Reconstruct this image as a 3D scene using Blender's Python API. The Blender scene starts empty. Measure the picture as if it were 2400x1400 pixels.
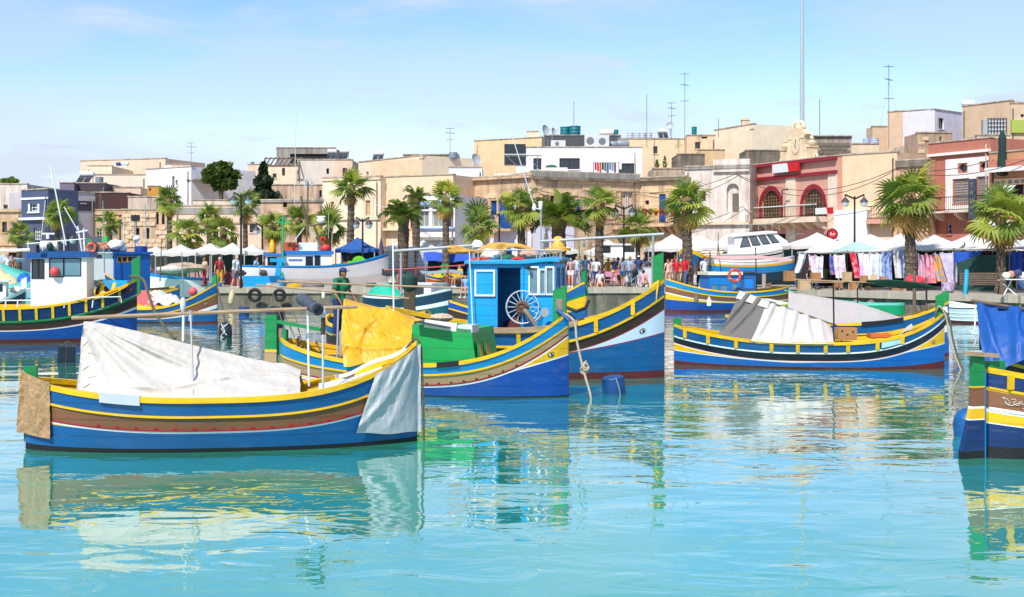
import bpy, math, random
from mathutils import Vector, Matrix, noise
random.seed(7)
R = math.radians
sc = bpy.context.scene
# ---------------------------------------------------------------- camera
FPX, YH, CH = 3000.0, 604.0, 2.7          # focal length in photo pixels, horizon row, eye height above the water
cam_d = bpy.data.cameras.new('camera'); cam = bpy.data.objects.new('camera', cam_d)
sc.collection.objects.link(cam); sc.camera = cam
cam.location = (0, 0, CH); cam.rotation_euler = (R(90), 0, 0)
cam_d.sensor_width = 36; cam_d.lens = 36 * FPX / 2400
cam_d.shift_y = -(700 - YH) / 2400
cam_d.clip_start = .1; cam_d.clip_end = 6000
# ---------------------------------------------------------------- sky and sun
SUN_EL, SUN_AZ = 50, 25                   # sun stands behind the camera, to the left
w = bpy.data.worlds.new('World'); sc.world = w; w.use_nodes = True
nt = w.node_tree; N = nt.nodes; Lk = nt.links
bg = N['Background']; bg.inputs['Strength'].default_value = .15
sky = N.new('ShaderNodeTexSky'); sky.sky_type = 'NISHITA'; sky.sun_disc = False
sky.sun_elevation = R(SUN_EL); sky.sun_rotation = R(180 + SUN_AZ)
sky.altitude = 0; sky.air_density = 1.0; sky.dust_density = .35; sky.ozone_density = 2.2
# thin veil clouds and a few puffs on a plane far above
tc = N.new('ShaderNodeTexCoord'); sep = N.new('ShaderNodeSeparateXYZ'); Lk.new(tc.outputs['Generated'], sep.inputs[0])
def wm(op, a, b=None):
 n = N.new('ShaderNodeMath'); n.operation = op
 for i, v in enumerate((a, b)):
  if v is None: continue
  if isinstance(v, (int, float)): n.inputs[i].default_value = v
  else: Lk.new(v, n.inputs[i])
 return n.outputs[0]
az = wm('ARCTAN2', sep.outputs[0], sep.outputs[1])
comb = N.new('ShaderNodeCombineXYZ')
Lk.new(wm('MULTIPLY', az, 3.2), comb.inputs[0]); Lk.new(wm('MULTIPLY', sep.outputs[2], 13.0), comb.inputs[1])
def cloud(scale, lo, hi, det, dist, off):
 mp = N.new('ShaderNodeMapping'); mp.inputs['Location'].default_value = off; Lk.new(comb.outputs[0], mp.inputs[0])
 nz = N.new('ShaderNodeTexNoise'); nz.inputs['Scale'].default_value = scale; nz.inputs['Detail'].default_value = det
 nz.inputs['Roughness'].default_value = .55; nz.inputs['Distortion'].default_value = dist; Lk.new(mp.outputs[0], nz.inputs[0])
 mr = N.new('ShaderNodeMapRange'); mr.interpolation_type = 'SMOOTHSTEP'
 mr.inputs['From Min'].default_value = lo; mr.inputs['From Max'].default_value = hi; Lk.new(nz.outputs['Fac'], mr.inputs['Value'])
 return mr.outputs['Result']
veil = wm('MULTIPLY', cloud(1.1, .34, .62, 7, .5, (3.1, .4, 0)), .72)
puff = wm('MULTIPLY', cloud(2.6, .54, .7, 9, .3, (1.3, 2.2, 0)), .8)
hz = N.new('ShaderNodeMapRange'); hz.interpolation_type = 'SMOOTHSTEP'      # pale haze low over the horizon, thinner above
hz.inputs['From Min'].default_value = .02; hz.inputs['From Max'].default_value = .14; hz.inputs['To Min'].default_value = .62; hz.inputs['To Max'].default_value = .0
Lk.new(sep.outputs[2], hz.inputs['Value'])
fac = wm('MINIMUM', wm('ADD', hz.outputs[0], wm('MULTIPLY', wm('ADD', veil, puff), .62)), .95)
mix = N.new('ShaderNodeMix'); mix.data_type = 'RGBA'
Lk.new(fac, mix.inputs[0])
hs = N.new('ShaderNodeHueSaturation'); hs.inputs['Saturation'].default_value = 1.32; Lk.new(sky.outputs[0], hs.inputs['Color'])
tint = N.new('ShaderNodeMix'); tint.data_type = 'RGBA'; tint.blend_type = 'MULTIPLY'; tint.inputs[0].default_value = 1; tint.inputs[7].default_value = (1.1, .92, .95, 1)
Lk.new(hs.outputs[0], tint.inputs[6]); Lk.new(tint.outputs[2], mix.inputs[6]); mix.inputs[7].default_value = (3.35, 3.85, 4.6, 1)
Lk.new(mix.outputs[2], bg.inputs['Color'])
sun_d = bpy.data.lights.new('sun', 'SUN'); sun = bpy.data.objects.new('sun', sun_d); sc.collection.objects.link(sun)
sun_d.energy = 4.0; sun_d.angle = R(.5); sun_d.color = (1, .965, .91)
sun.rotation_euler = (R(90 - SUN_EL), 0, R(-SUN_AZ))
sc.view_settings.view_transform = 'Standard'; sc.view_settings.look = 'None'
sc.view_settings.exposure = .46; sc.view_settings.gamma = 1
# ---------------------------------------------------------------- pixel helpers (photo is 2400 x 1400)
def P(px, py, d):                     # the point seen at (px, py), d metres ahead of the camera
 return Vector(((px - 1200) * d / FPX, d, CH - (py - YH) * d / FPX))
def DW(py, z=0.0):                    # distance at which a point of height z is seen at row py
 return (CH - z) * FPX / (py - YH)
def XY(px, d): return Vector(((px - 1200) * d / FPX, d))
# ---------------------------------------------------------------- materials
_mats = {}
def lin(h):
 if not isinstance(h, str): return h
 h = h.lstrip('#'); o = []
 for i in (0, 2, 4):
  c = int(h[i:i+2], 16) / 255
  o.append(c / 12.92 if c <= .04045 else ((c + .055) / 1.055) ** 2.4)
 return tuple(o)
def mat(col, rough=.6, var=.18, scale=2.5, bump=.12, bscale=14, metal=0, kind=None, spec=.5, col2=None, emit=0):
 key = (col, rough, var, scale, bump, bscale, metal, kind, spec, col2)
 if key in _mats: return _mats[key]
 m = bpy.data.materials.new('paint' if kind is None else kind); m.use_nodes = True
 nt = m.node_tree; N = nt.nodes; L = nt.links; b = N['Principled BSDF']
 c = lin(col)
 b.inputs['Roughness'].default_value = rough; b.inputs['Metallic'].default_value = metal
 b.inputs['Specular IOR Level'].default_value = spec
 tc = N.new('ShaderNodeTexCoord')
 def noise_(sc_, det=5, rou=.6, src=None):
  n = N.new('ShaderNodeTexNoise'); n.inputs['Scale'].default_value = sc_; n.inputs['Detail'].default_value = det
  n.inputs['Roughness'].default_value = rou; L.new(src or tc.outputs['Object'], n.inputs['Vector']); return n.outputs['Fac']
 def ramp(src, a, z, ca, cz):
  r = N.new('ShaderNodeValToRGB'); r.color_ramp.elements[0].position = a; r.color_ramp.elements[1].position = z
  r.color_ramp.elements[0].color = (*ca, 1); r.color_ramp.elements[1].color = (*cz, 1); L.new(src, r.inputs[0]); return r.outputs[0]
 def mixc(f, a, z, mode='MIX'):
  x = N.new('ShaderNodeMix'); x.data_type = 'RGBA'; x.blend_type = mode
  if isinstance(f, (int, float)): x.inputs[0].default_value = f
  else: L.new(f, x.inputs[0])
  for i, v in ((6, a), (7, z)):
   if isinstance(v, tuple): x.inputs[i].default_value = (*v, 1)
   else: L.new(v, x.inputs[i])
  return x.outputs[2]
 dark = tuple(max(0, x * (1 - var)) for x in c); lite = tuple(min(1, x * (1 + var * .6)) for x in c)
 colr = ramp(noise_(scale, 6), .3, .72, dark, lite)
 h = noise_(bscale, 6)
 if kind in ('stone', 'plaster', 'oldplaster'):
  mp = N.new('ShaderNodeMapping'); mp.inputs['Scale'].default_value = (1.1, 1.1, .16); L.new(tc.outputs['Object'], mp.inputs[0])
  streak = noise_(1.6, 8, .65, mp.outputs[0])
  lo, hi = {'stone': (.43, .68), 'plaster': (.53, .82), 'oldplaster': (.44, .66)}[kind]
  c2 = lin(col2) if col2 else tuple(x * y for x, y in zip(c, (.42, .37, .32)))
  f = ramp(streak, lo, hi, (0, 0, 0), (.75, .75, .75) if kind != 'plaster' else (.45, .45, .45))
  colr = mixc(f, colr, c2)
  blot = ramp(noise_(.5, 7, .7), .52, .75, (0, 0, 0), (.5, .5, .5))
  colr = mixc(blot, colr, tuple(min(1, x * 1.18) for x in c))
  if kind == 'stone':
   br = N.new('ShaderNodeTexBrick'); br.inputs['Scale'].default_value = 1.0
   br.inputs['Brick Width'].default_value = .62; br.inputs['Row Height'].default_value = .28; br.inputs['Mortar Size'].default_value = .012
   br.inputs['Color1'].default_value = (1, .99, .97, 1); br.inputs['Color2'].default_value = (.8, .75, .69, 1); br.inputs['Mortar'].default_value = (.66, .58, .5, 1)
   m2 = N.new('ShaderNodeMapping'); m2.inputs['Rotation'].default_value = (R(90), 0, 0); L.new(tc.outputs['Object'], m2.inputs[0])
   L.new(m2.outputs[0], br.inputs['Vector'])
   colr = mixc(.8, colr, br.outputs['Color'], 'MULTIPLY')
 if kind == 'block':
  oi = N.new('ShaderNodeObjectInfo'); colr = mixc(oi.outputs['Random'], colr, mixc(ramp(noise_(1.5, 8, .7), .35, .7, (0, 0, 0), (1, 1, 1)), tuple(x * .62 for x in c), tuple(min(1, x * 1.15) for x in c)))
 if kind == 'hull':                      # scuffed paint over planks: seams, paler rub marks, chips
  wv = N.new('ShaderNodeTexWave'); wv.bands_direction = 'Z'; wv.inputs['Scale'].default_value = 1.35; wv.inputs['Distortion'].default_value = .6; wv.inputs['Detail'].default_value = 2; L.new(tc.outputs['Object'], wv.inputs['Vector'])
  colr = mixc(ramp(wv.outputs['Fac'], .0, .05, (.6, .6, .6), (0, 0, 0)), colr, tuple(x * .55 for x in c))
  sp = N.new('ShaderNodeMapping'); sp.inputs['Scale'].default_value = (.6, 1, 3); L.new(tc.outputs['Object'], sp.inputs[0])
  f = ramp(noise_(3.2, 9, .72, sp.outputs[0]), .54, .76, (0, 0, 0), (.5, .5, .5))
  colr = mixc(f, colr, tuple(min(1, x * .55 + .1) for x in c))
  mp = N.new('ShaderNodeMapping'); mp.inputs['Scale'].default_value = (7, 7, .7); L.new(tc.outputs['Object'], mp.inputs[0])
  colr = mixc(ramp(noise_(1.4, 8, .7, mp.outputs[0]), .56, .78, (0, 0, 0), (.42, .42, .42)), colr, tuple(x * .5 + y for x, y in zip(c, (.02, .013, .008))))
  f = ramp(noise_(9, 8, .75), .63, .69, (0, 0, 0), (.7, .7, .7))
  colr = mixc(f, colr, tuple(x * .45 for x in c))
 if kind == 'wood':
  mp = N.new('ShaderNodeMapping'); mp.inputs['Scale'].default_value = (1, 8, 8); L.new(tc.outputs['Object'], mp.inputs[0])
  colr = mixc(ramp(noise_(3, 8, .7, mp.outputs[0]), .35, .7, (0, 0, 0), (1, 1, 1)), colr, tuple(x * .5 for x in c))
 if kind == 'bark':
  wv = N.new('ShaderNodeTexVoronoi'); wv.inputs['Scale'].default_value = 7
  mp = N.new('ShaderNodeMapping'); mp.inputs['Scale'].default_value = (1, 1, 1.8); L.new(tc.outputs['Object'], mp.inputs[0]); L.new(mp.outputs[0], wv.inputs['Vector'])
  colr = mixc(ramp(wv.outputs['Distance'], .1, .6, (1, 1, 1), (0, 0, 0)), tuple(x * .35 for x in c), colr); h = wv.outputs['Distance']
 if kind == 'cloth':
  hh = noise_(180, 2); colr = mixc(ramp(hh, .4, .65, (0, 0, 0), (.22, .22, .22)), colr, tuple(x * .6 for x in c))
  colr = mixc(ramp(noise_(1.3, 8, .7), .5, .8, (0, 0, 0), (.35, .35, .35)), colr, tuple(x * y for x, y in zip(c, (.72, .66, .58))))
 if kind == 'print':                     # printed towels
  f = ramp(noise_(3.4, 4, .6), .46, .6, (0, 0, 0), (.75, .75, .75)); colr = mixc(f, colr, lin(col2))
  f = ramp(noise_(7.1, 3, .6), .58, .66, (0, 0, 0), (.5, .5, .5)); colr = mixc(f, colr, tuple(x * .5 for x in lin(col2)))
 if kind == 'plaid':
  ck = N.new('ShaderNodeTexChecker'); ck.inputs['Scale'].default_value = 16
  ck.inputs['Color1'].default_value = (*c, 1); ck.inputs['Color2'].default_value = (*lin(col2), 1); L.new(tc.outputs['Object'], ck.inputs['Vector']); colr = ck.outputs['Color']
 if kind == 'stripes':
  wv = N.new('ShaderNodeTexWave'); wv.bands_direction = 'Z'; wv.inputs['Scale'].default_value = 4.2; L.new(tc.outputs['Object'], wv.inputs['Vector'])
  colr = ramp(wv.outputs['Fac'], .45, .55, c, lin(col2))
 if kind == 'dots':                      # small woven check of the stern cloth
  ck = N.new('ShaderNodeTexChecker'); ck.inputs['Scale'].default_value = 95; L.new(tc.outputs['Object'], ck.inputs['Vector'])
  ck.inputs['Color1'].default_value = (*c, 1); ck.inputs['Color2'].default_value = (*lin(col2), 1)
  v = N.new('ShaderNodeTexChecker'); v.inputs['Scale'].default_value = 24; L.new(tc.outputs['Object'], v.inputs['Vector'])
  v.inputs['Color1'].default_value = (1, .95, .85, 1); v.inputs['Color2'].default_value = (.8, .74, .66, 1)
  colr = mixc(1.0, ck.outputs['Color'], v.outputs['Color'], 'MULTIPLY')
 if kind == 'leaf':
  oi = N.new('ShaderNodeObjectInfo')
  colr = mixc(oi.outputs['Random'], colr, tuple(x * y for x, y in zip(c, (1.7, 1.35, .9))))
 L.new(colr, b.inputs['Base Color'])
 if bump:
  bp = N.new('ShaderNodeBump'); bp.inputs['Strength'].default_value = bump; bp.inputs['Distance'].default_value = .05
  L.new(h, bp.inputs['Height']); L.new(bp.outputs[0], b.inputs['Normal'])
 if kind in ('leaf', 'awning'):          # thin leaves and canvas let some light through
  tr = N.new('ShaderNodeBsdfTranslucent'); L.new(colr, tr.inputs['Color'])
  ms = N.new('ShaderNodeMixShader'); ms.inputs[0].default_value = .42 if kind == 'leaf' else .35
  L.new(b.outputs[0], ms.inputs[1]); L.new(tr.outputs[0], ms.inputs[2]); L.new(ms.outputs[0], N['Material Output'].inputs['Surface'])
 if kind == 'glass':
  b.inputs['Coat Weight'].default_value = .5; b.inputs['Coat Roughness'].default_value = .3
 _mats[key] = m; return m
# ---------------------------------------------------------------- mesh builder
class MB:
 def __init__(s): s.v = []; s.f = []; s.m = []; s.mi = 0
 def add(s, vs, fs, mi=None):
  o = len(s.v); s.v += [tuple(v) for v in vs]
  for f in fs: s.f.append([i + o for i in f]); s.m.append(s.mi if mi is None else mi)
  return s
 def box(s, c, d, rz=0, mi=None, top=None):
  cx, cy, cz = c; a, b, h = d[0] / 2, d[1] / 2, d[2] / 2; k = 1 if top is None else top
  cr, sr = math.cos(rz), math.sin(rz); vs = []
  for z, q in ((-h, 1), (h, k)):
   for x, y in ((-a, -b), (a, -b), (a, b), (-a, b)):
    x *= q; y *= q; vs.append((cx + x * cr - y * sr, cy + x * sr + y * cr, cz + z))
  return s.add(vs, [(3, 2, 1, 0), (4, 5, 6, 7), (0, 1, 5, 4), (1, 2, 6, 5), (2, 3, 7, 6), (3, 0, 4, 7)], mi)
 def b2(s, x0, x1, y0, y1, z0, z1, mi=None):
  return s.box(((x0 + x1) / 2, (y0 + y1) / 2, (z0 + z1) / 2), (abs(x1 - x0), abs(y1 - y0), abs(z1 - z0)), 0, mi)
 def bar(s, p, q, w, h, mi=None, up=(0, 0, 1)):
  p, q = Vector(p), Vector(q); t = (q - p).normalized(); u = Vector(up)
  if abs(t.dot(u)) > .98: u = Vector((0, 1, 0))
  a = t.cross(u).normalized() * w / 2; b = a.cross(t).normalized() * h / 2; vs = []
  for c in (p, q): vs += [c - a - b, c + a - b, c + a + b, c - a + b]
  return s.add(vs, [(3, 2, 1, 0), (4, 5, 6, 7), (0, 1, 5, 4), (1, 2, 6, 5), (2, 3, 7, 6), (3, 0, 4, 7)], mi)
 def tube(s, pts, r, n=8, mi=None, flat=1.0):
  pts = [Vector(p) for p in pts]; k = len(pts); rr = r if isinstance(r, (list, tuple)) else [r] * k
  vs = []; a = None
  for i, p in enumerate(pts):
   t = (pts[min(i + 1, k - 1)] - pts[max(i - 1, 0)])
   t = t.normalized() if t.length > 1e-9 else Vector((0, 0, 1))
   if a is None:
    u = Vector((0, 0, 1)) if abs(t.z) < .9 else Vector((1, 0, 0)); a = t.cross(u).normalized()
   else:
    a = (a - t * a.dot(t)); a = a.normalized() if a.length > 1e-6 else t.cross(Vector((1, .3, 0))).normalized()
   b = t.cross(a)
   for j in range(n):
    g = 2 * math.pi * j / n; vs.append(p + (a * math.cos(g) + b * math.sin(g) * flat) * rr[i])
  fs = [(i * n + j, i * n + (j + 1) % n, (i + 1) * n + (j + 1) % n, (i + 1) * n + j) for i in range(k - 1) for j in range(n)]
  fs += [tuple(range(n))[::-1], tuple((k - 1) * n + j for j in range(n))]
  return s.add(vs, fs, mi)
 def lathe(s, prof, n=14, o=(0, 0, 0), mi=None, M=None, sx=1, sy=1):
  vs = []
  for r, z in prof:
   for j in range(n):
    g = 2 * math.pi * j / n; p = Vector((r * math.cos(g) * sx, r * math.sin(g) * sy, z))
    if M: p = M @ p
    vs.append(p + Vector(o))
  k = len(prof)
  fs = [(i * n + j, i * n + (j + 1) % n, (i + 1) * n + (j + 1) % n, (i + 1) * n + j) for i in range(k - 1) for j in range(n)]
  fs += [tuple(range(n))[::-1], tuple((k - 1) * n + j for j in range(n))]
  return s.add(vs, fs, mi)
 def ell(s, c, r, n=12, m=8, mi=None):
  r = r if isinstance(r, (tuple, list)) else (r, r, r)
  vs = []
  for i in range(m + 1):
   th = math.pi * (.02 + .96 * i / m)
   for j in range(n):
    g = 2 * math.pi * j / n
    vs.append((c[0] + r[0] * math.sin(th) * math.cos(g), c[1] + r[1] * math.sin(th) * math.sin(g), c[2] - r[2] * math.cos(th)))
  fs = [(i * n + j, i * n + (j + 1) % n, (i + 1) * n + (j + 1) % n, (i + 1) * n + j) for i in range(m) for j in range(n)]
  fs += [tuple(range(n))[::-1], tuple(m * n + j for j in range(n))]
  return s.add(vs, fs, mi)
 def torus(s, c, R_, r, n=20, m=8, M=None, mi=None, arc=1.0):
  pts = []
  for i in range(n + 1):
   g = 2 * math.pi * arc * i / n; p = Vector((R_ * math.cos(g), R_ * math.sin(g), 0))
   if M: p = M @ p
   pts.append(p + Vector(c))
  return s.tube(pts, r, m, mi)
 def grid(s, fn, nu, nv, mi=None, thick=0, nrm=(0, 1, 0)):
  vs = [Vector(fn(i / nu, j / nv)) for j in range(nv + 1) for i in range(nu + 1)]
  q = nu + 1
  fs = [(j * q + i, j * q + i + 1, (j + 1) * q + i + 1, (j + 1) * q + i) for j in range(nv) for i in range(nu)]
  s.add(vs, fs, mi)
  if thick:
   o = Vector(nrm) * thick
   s.add([v + o for v in vs], [f[::-1] for f in fs], mi)
   edge = [i for i in range(nu)] 
   ring = [i for i in range(q)] + [j * q + nu for j in range(1, nv + 1)] + [nv * q + i for i in range(nu - 1, -1, -1)] + [j * q for j in range(nv - 1, 0, -1)]
   k = len(ring); s.add([vs[i] for i in ring] + [vs[i] + o for i in ring], [(i, i + k, (i + 1) % k + k, (i + 1) % k) for i in range(k)], mi)
  return s
 def prism(s, poly, ax, a0, a1, mi=None):   # polygon in the two other axes, extruded along axis ax
  def pt(p, a):
   q = list(p); q.insert(ax, a); return q
  k = len(poly); vs = [pt(p, a0) for p in poly] + [pt(p, a1) for p in poly]
  return s.add(vs, [tuple(range(k))[::-1], tuple(range(k, 2 * k))] + [(i, (i + 1) % k, (i + 1) % k + k, i + k) for i in range(k)], mi)
 def mesh(s, name, mats, smooth=False):
  me = bpy.data.meshes.new(name); me.from_pydata(s.v, [], s.f)
  mats = mats if isinstance(mats, (list, tuple)) else [mats]
  for m in mats: me.materials.append(m)
  if len(mats) > 1: me.polygons.foreach_set('material_index', s.m)
  if smooth: me.polygons.foreach_set('use_smooth', [True] * len(me.polygons))
  me.update(); return me
 def build(s, name, mats, parent=None, smooth=False, fix=True):
  me = s.mesh(name, mats, smooth)
  if fix:
   import bmesh
   bm = bmesh.new(); bm.from_mesh(me); bmesh.ops.recalc_face_normals(bm, faces=bm.faces); bm.to_mesh(me); bm.free()
  if smooth is True:
   try: me.set_sharp_from_angle(angle=R(42))
   except Exception: pass
  return link(name, me, parent)
def link(name, me, parent=None):
 o = bpy.data.objects.new(name, me); sc.collection.objects.link(o)
 if parent: o.parent = parent
 return o
def tag(o, label, cat, group=None):
 o['label'] = label; o['category'] = cat
 if group: o['group'] = group
 return o
def thing(name, label, cat, loc=(0, 0, 0), rz=0, group=None):
 o = bpy.data.objects.new(name, None); sc.collection.objects.link(o); o.empty_display_size = .2
 o.location = loc; o.rotation_euler = (0, 0, rz); return tag(o, label, cat, group)
def struct(name, mb, m, smooth=False, kind='structure'):
 o = mb.build(name, m, None, smooth); o['kind'] = kind; return o
def lerp(a, b, t): return a + (b - a) * t
def fbm(x, y, z=0, s=1.0, o=3):
 return noise.fractal(Vector((x * s, y * s, z)), .6, 2.1, o)
# common colours
YEL = mat('#edb90d', .42, .14, 2.2, .1, 20, kind='hull'); BLU = mat('#115a94', .4, .16, 1.6, .08, 16, kind='hull')
NAVY = mat('#0a2f62', .4, .16, 1.6, .08, 16, kind='hull'); LBL = mat('#0c86c2', .4, .12, 1.6, .08, 16, kind='hull')
RBL = mat('#0e4a9e', .4, .14, 1.6, .08, 16, kind='hull'); BRN = mat('#835639', .5, .16, 1.6, .08, 16, kind='hull')
DBR = mat('#38241a', .5, .16, 1.6, .08, 16, kind='hull'); TAN = mat('#a98b66', .5, .14, 1.6, .08, 16, kind='hull')
RED = mat('#a01522', .45, .14, 2, .06, 18, kind='hull'); WHT = mat('#e6e6e2', .42, .06, 2, .06, 18); GRN = mat('#0e8443', .42, .14, 2, .08, 18, kind='hull')
MAR = mat('#5e1d1f', .6, .25, 2.4, .1, 18, kind='hull'); BLK = mat('#11181c', .7, .4, 3, .2, 20); DKB = mat('#0f1a2a', .45, .2, 2, .08, 18, kind='hull')
CYA = mat('#0fa0d8', .4, .1, 1.6, .06, 16, kind='hull'); TEAL = mat('#1fae9c', .5, .15, 2, .1, 16); BGREEN = mat('#0d9b4a', .45, .12, 1.8, .1, 16, kind='hull')
CWHT = mat('#ece9e2', .45, .07, 1.2, .05, 10, kind='plaster', col2='#b9b2a4'); STEEL = mat('#a4a8a8', .6, .15, 3, .05, 20, metal=.2)
IRON = mat('#16181a', .5, .2, 4, .05, 20); WOODP = mat('#b89a78', .7, .25, 2, .1, 20, kind='wood'); OLDW = mat('#7b6552', .8, .3, 2, .2, 20, kind='wood')
ROPE = mat('#b7a98e', .9, .3, 20, .4, 60); DROPE = mat('#5c5a48', .9, .35, 20, .4, 60); GLASS = mat('#141d24', .22, .3, 1, 0, 10, kind='glass', spec=.9)
LGLASS = mat('#5f8794', .3, .3, 2, 0, 10, kind='glass', spec=.9); ORANGE = mat('#d8481d', .5, .15, 3, .1, 20); CANV = mat('#e9e4da', .85, .05, 1.2, .1, 30, kind='cloth')
RUBBER = mat('#0d0e10', .65, .3, 4, .15, 20); FLOATW = mat('#e6ddc8', .5, .12, 3, .1, 20); WGREY = mat('#c9ccce', .5, .1, 2, .08, 20); CARD = mat('#a97b4c', .85, .15, 3, .1, 20)
# ================================================================ setting: water, quay, promenade
def water_mat():
 m = bpy.data.materials.new('harbour_water'); m.use_nodes = True; nt = m.node_tree; N = nt.nodes; L = nt.links; b = N['Principled BSDF']
 b.inputs['Roughness'].default_value = .012; b.inputs['IOR'].default_value = 1.4; b.inputs['Specular IOR Level'].default_value = .5
 tc = N.new('ShaderNodeTexCoord')
 n = N.new('ShaderNodeTexNoise'); n.inputs['Scale'].default_value = .12; n.inputs['Detail'].default_value = 4; L.new(tc.outputs['Object'], n.inputs['Vector'])
 r = N.new('ShaderNodeValToRGB'); r.color_ramp.elements[0].position = .3; r.color_ramp.elements[1].position = .75
 r.color_ramp.elements[0].color = (.022, .275, .185, 1); r.color_ramp.elements[1].color = (.05, .37, .255, 1); L.new(n.outputs['Fac'], r.inputs[0])
 L.new(r.outputs[0], b.inputs['Base Color'])
 def nz(scale, sx, sy, det, dist):
  mp = N.new('ShaderNodeMapping'); mp.inputs['Scale'].default_value = (sx, sy, 1); mp.inputs['Rotation'].default_value = (0, 0, R(dist * 9)); L.new(tc.outputs['Object'], mp.inputs[0])
  q = N.new('ShaderNodeTexNoise'); q.inputs['Scale'].default_value = scale; q.inputs['Detail'].default_value = det; q.inputs['Roughness'].default_value = .45
  q.inputs['Distortion'].default_value = dist; L.new(mp.outputs[0], q.inputs['Vector']); return q.outputs['Fac']
 def mth(op, a, v):
  x = N.new('ShaderNodeMath'); x.operation = op
  for i, k in enumerate((a, v)):
   if isinstance(k, (int, float)): x.inputs[i].default_value = k
   else: L.new(k, x.inputs[i])
  return x.outputs[0]
 a = nz(.55, .5, .9, 1, .9); c = nz(1.7, .6, 1.0, 2, 1.2); e = nz(6.5, .8, 1.0, 2, .6)
 # wind patches: the ripple strength changes from place to place
 wp = nz(.16, .5, 1, 2, .3); g = N.new('ShaderNodeMapRange'); g.inputs['From Min'].default_value = .35; g.inputs['From Max'].default_value = .65
 g.inputs['To Min'].default_value = .3; g.inputs['To Max'].default_value = 1.25; L.new(wp, g.inputs['Value'])
 h = mth('ADD', mth('MULTIPLY', a, 1.0), mth('ADD', mth('MULTIPLY', c, .34), mth('MULTIPLY', e, .035))); h = mth('MULTIPLY', h, g.outputs[0])
 bp = N.new('ShaderNodeBump'); bp.inputs['Strength'].default_value = 1.0; bp.inputs['Distance'].default_value = .042
 L.new(h, bp.inputs['Height']); L.new(bp.outputs[0], b.inputs['Normal']); L.new(bp.outputs[0], b.inputs['Coat Normal'])
 b.inputs['Coat Weight'].default_value = 1; b.inputs['Coat Roughness'].default_value = .01; b.inputs['Coat IOR'].default_value = 1.7
 return m
wb = MB(); wb.add([(-900, -60, 0), (900, -60, 0), (900, 92, 0), (-900, 92, 0)], [(0, 1, 2, 3)])
struct('harbour_water', wb, water_mat())
# quay outline seen from above, right to left
QZ = 1.0
QE = [(90, 20), (40, 44), tuple(XY(2400, 56)), tuple(XY(1870, 67)), tuple(XY(1500, 72)), tuple(XY(505, 71.5)), (-17.5, 90), (-60, 93), (-900, 93)]
CONC = mat('#b9ad9a', .9, .25, .8, .3, 9, kind='oldplaster', col2='#8a8072')
QWALL = mat('#7d7566', .95, .5, 1.4, .8, 5, kind='oldplaster', col2='#2b2a25')
def sweep_quay(off, z0, z1):
 mb = MB(); k = len(QE)
 pts = [Vector(p) for p in QE]; outs = []
 for i, p in enumerate(pts):
  a = pts[max(i - 1, 0)]; c = pts[min(i + 1, k - 1)]; t = (c - a).normalized(); n = Vector((t.y, -t.x)); n = n if n.y < 0 or abs(n.y) < .3 else -n
  outs.append(p + Vector((0, -off)) if abs(n.y) > .3 else p + Vector((-off, 0)))
 return outs
lo = MB(); far = [(-900, 900), (900, 900), (900, 20)]
poly = [(p[0], p[1] + .0) for p in QE] + [(-900, 140), (900, 140), (900, 20)]
lo.add([(x, y, QZ - .004) for x, y in poly], [tuple(range(len(poly)))])
struct('promenade', lo, mat('#a89c8c', .95, .2, .6, .2, 8, kind='oldplaster', col2='#7c7468'))
q = MB()
for (x0, y0), (x1, y1) in zip(QE, QE[1:]):
 n = max(1, int(math.hypot(x1 - x0, y1 - y0) / 6)) if abs(x0) < 100 and abs(x1) < 100 else 1
 q.add([(x0, y0, -1), (x1, y1, -1), (x1, y1, QZ - .3), (x0, y0, QZ - .3)], [(0, 1, 2, 3)])
struct('quay_wall', q, QWALL)
# coping stones along the edge: one object each where they can be told apart
edge = struct('quay_edge', MB().b2(-16.9, -16.6, 72.2, 89, QZ - .3, QZ + .05), CONC)
pts = [Vector(p) for p in QE[1:6]]
for a, c in zip(pts, pts[1:]):
 L_ = (c - a).length; n = max(1, round(L_ / 2.1)); ang = math.atan2(c.y - a.y, c.x - a.x)
 for i in range(n):
  m_ = a.lerp(c, (i + .5) / n)
  if abs(m_.x) > 30: continue
  o = MB().box((0, 0, 0), (L_ / n - .02, .62 + random.uniform(-.02, .03), .32 + random.uniform(-.015, .015))).build('coping_stone', CONC, edge)
  o.location = (m_.x, m_.y + .2, QZ - .13 + random.uniform(-.012, .012)); o.rotation_euler = (0, 0, ang + random.uniform(-.004, .004))
# town ground behind the promenade, out to the horizon
tg = MB(); tg.add([(-900, 139, QZ - .01), (900, 139, QZ - .01), (3000, 4000, 2), (-3000, 4000, 2)], [(0, 1, 2, 3)])
struct('ground', tg, mat('#a39274', .95, .3, .05, 0, 8))
# rubble at the foot of the quay
for i in range(11):
 t = random.uniform(.15, .75); p = Vector(QE[2]).lerp(Vector(QE[3]), t); r = random.uniform(.25, .5)
 o = MB(); o.ell((0, 0, 0), (r, r * random.uniform(.6, .9), r * .8), 7, 5); 
 for j, v in enumerate(o.v): o.v[j] = tuple(Vector(v) * (1 + .25 * noise.noise(Vector(v) * 3 + Vector((i, 0, 0)))))
 k = o.build('boulder', QWALL); k.location = (p.x, p.y - .35 - r * .3, .1 + random.uniform(0, .3)); k.rotation_euler = (0, 0, random.uniform(0, 6))
 tag(k, 'rough grey boulder at the waterline under the right-hand quay', 'boulder', 'boulders at the foot of the quay')
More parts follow.
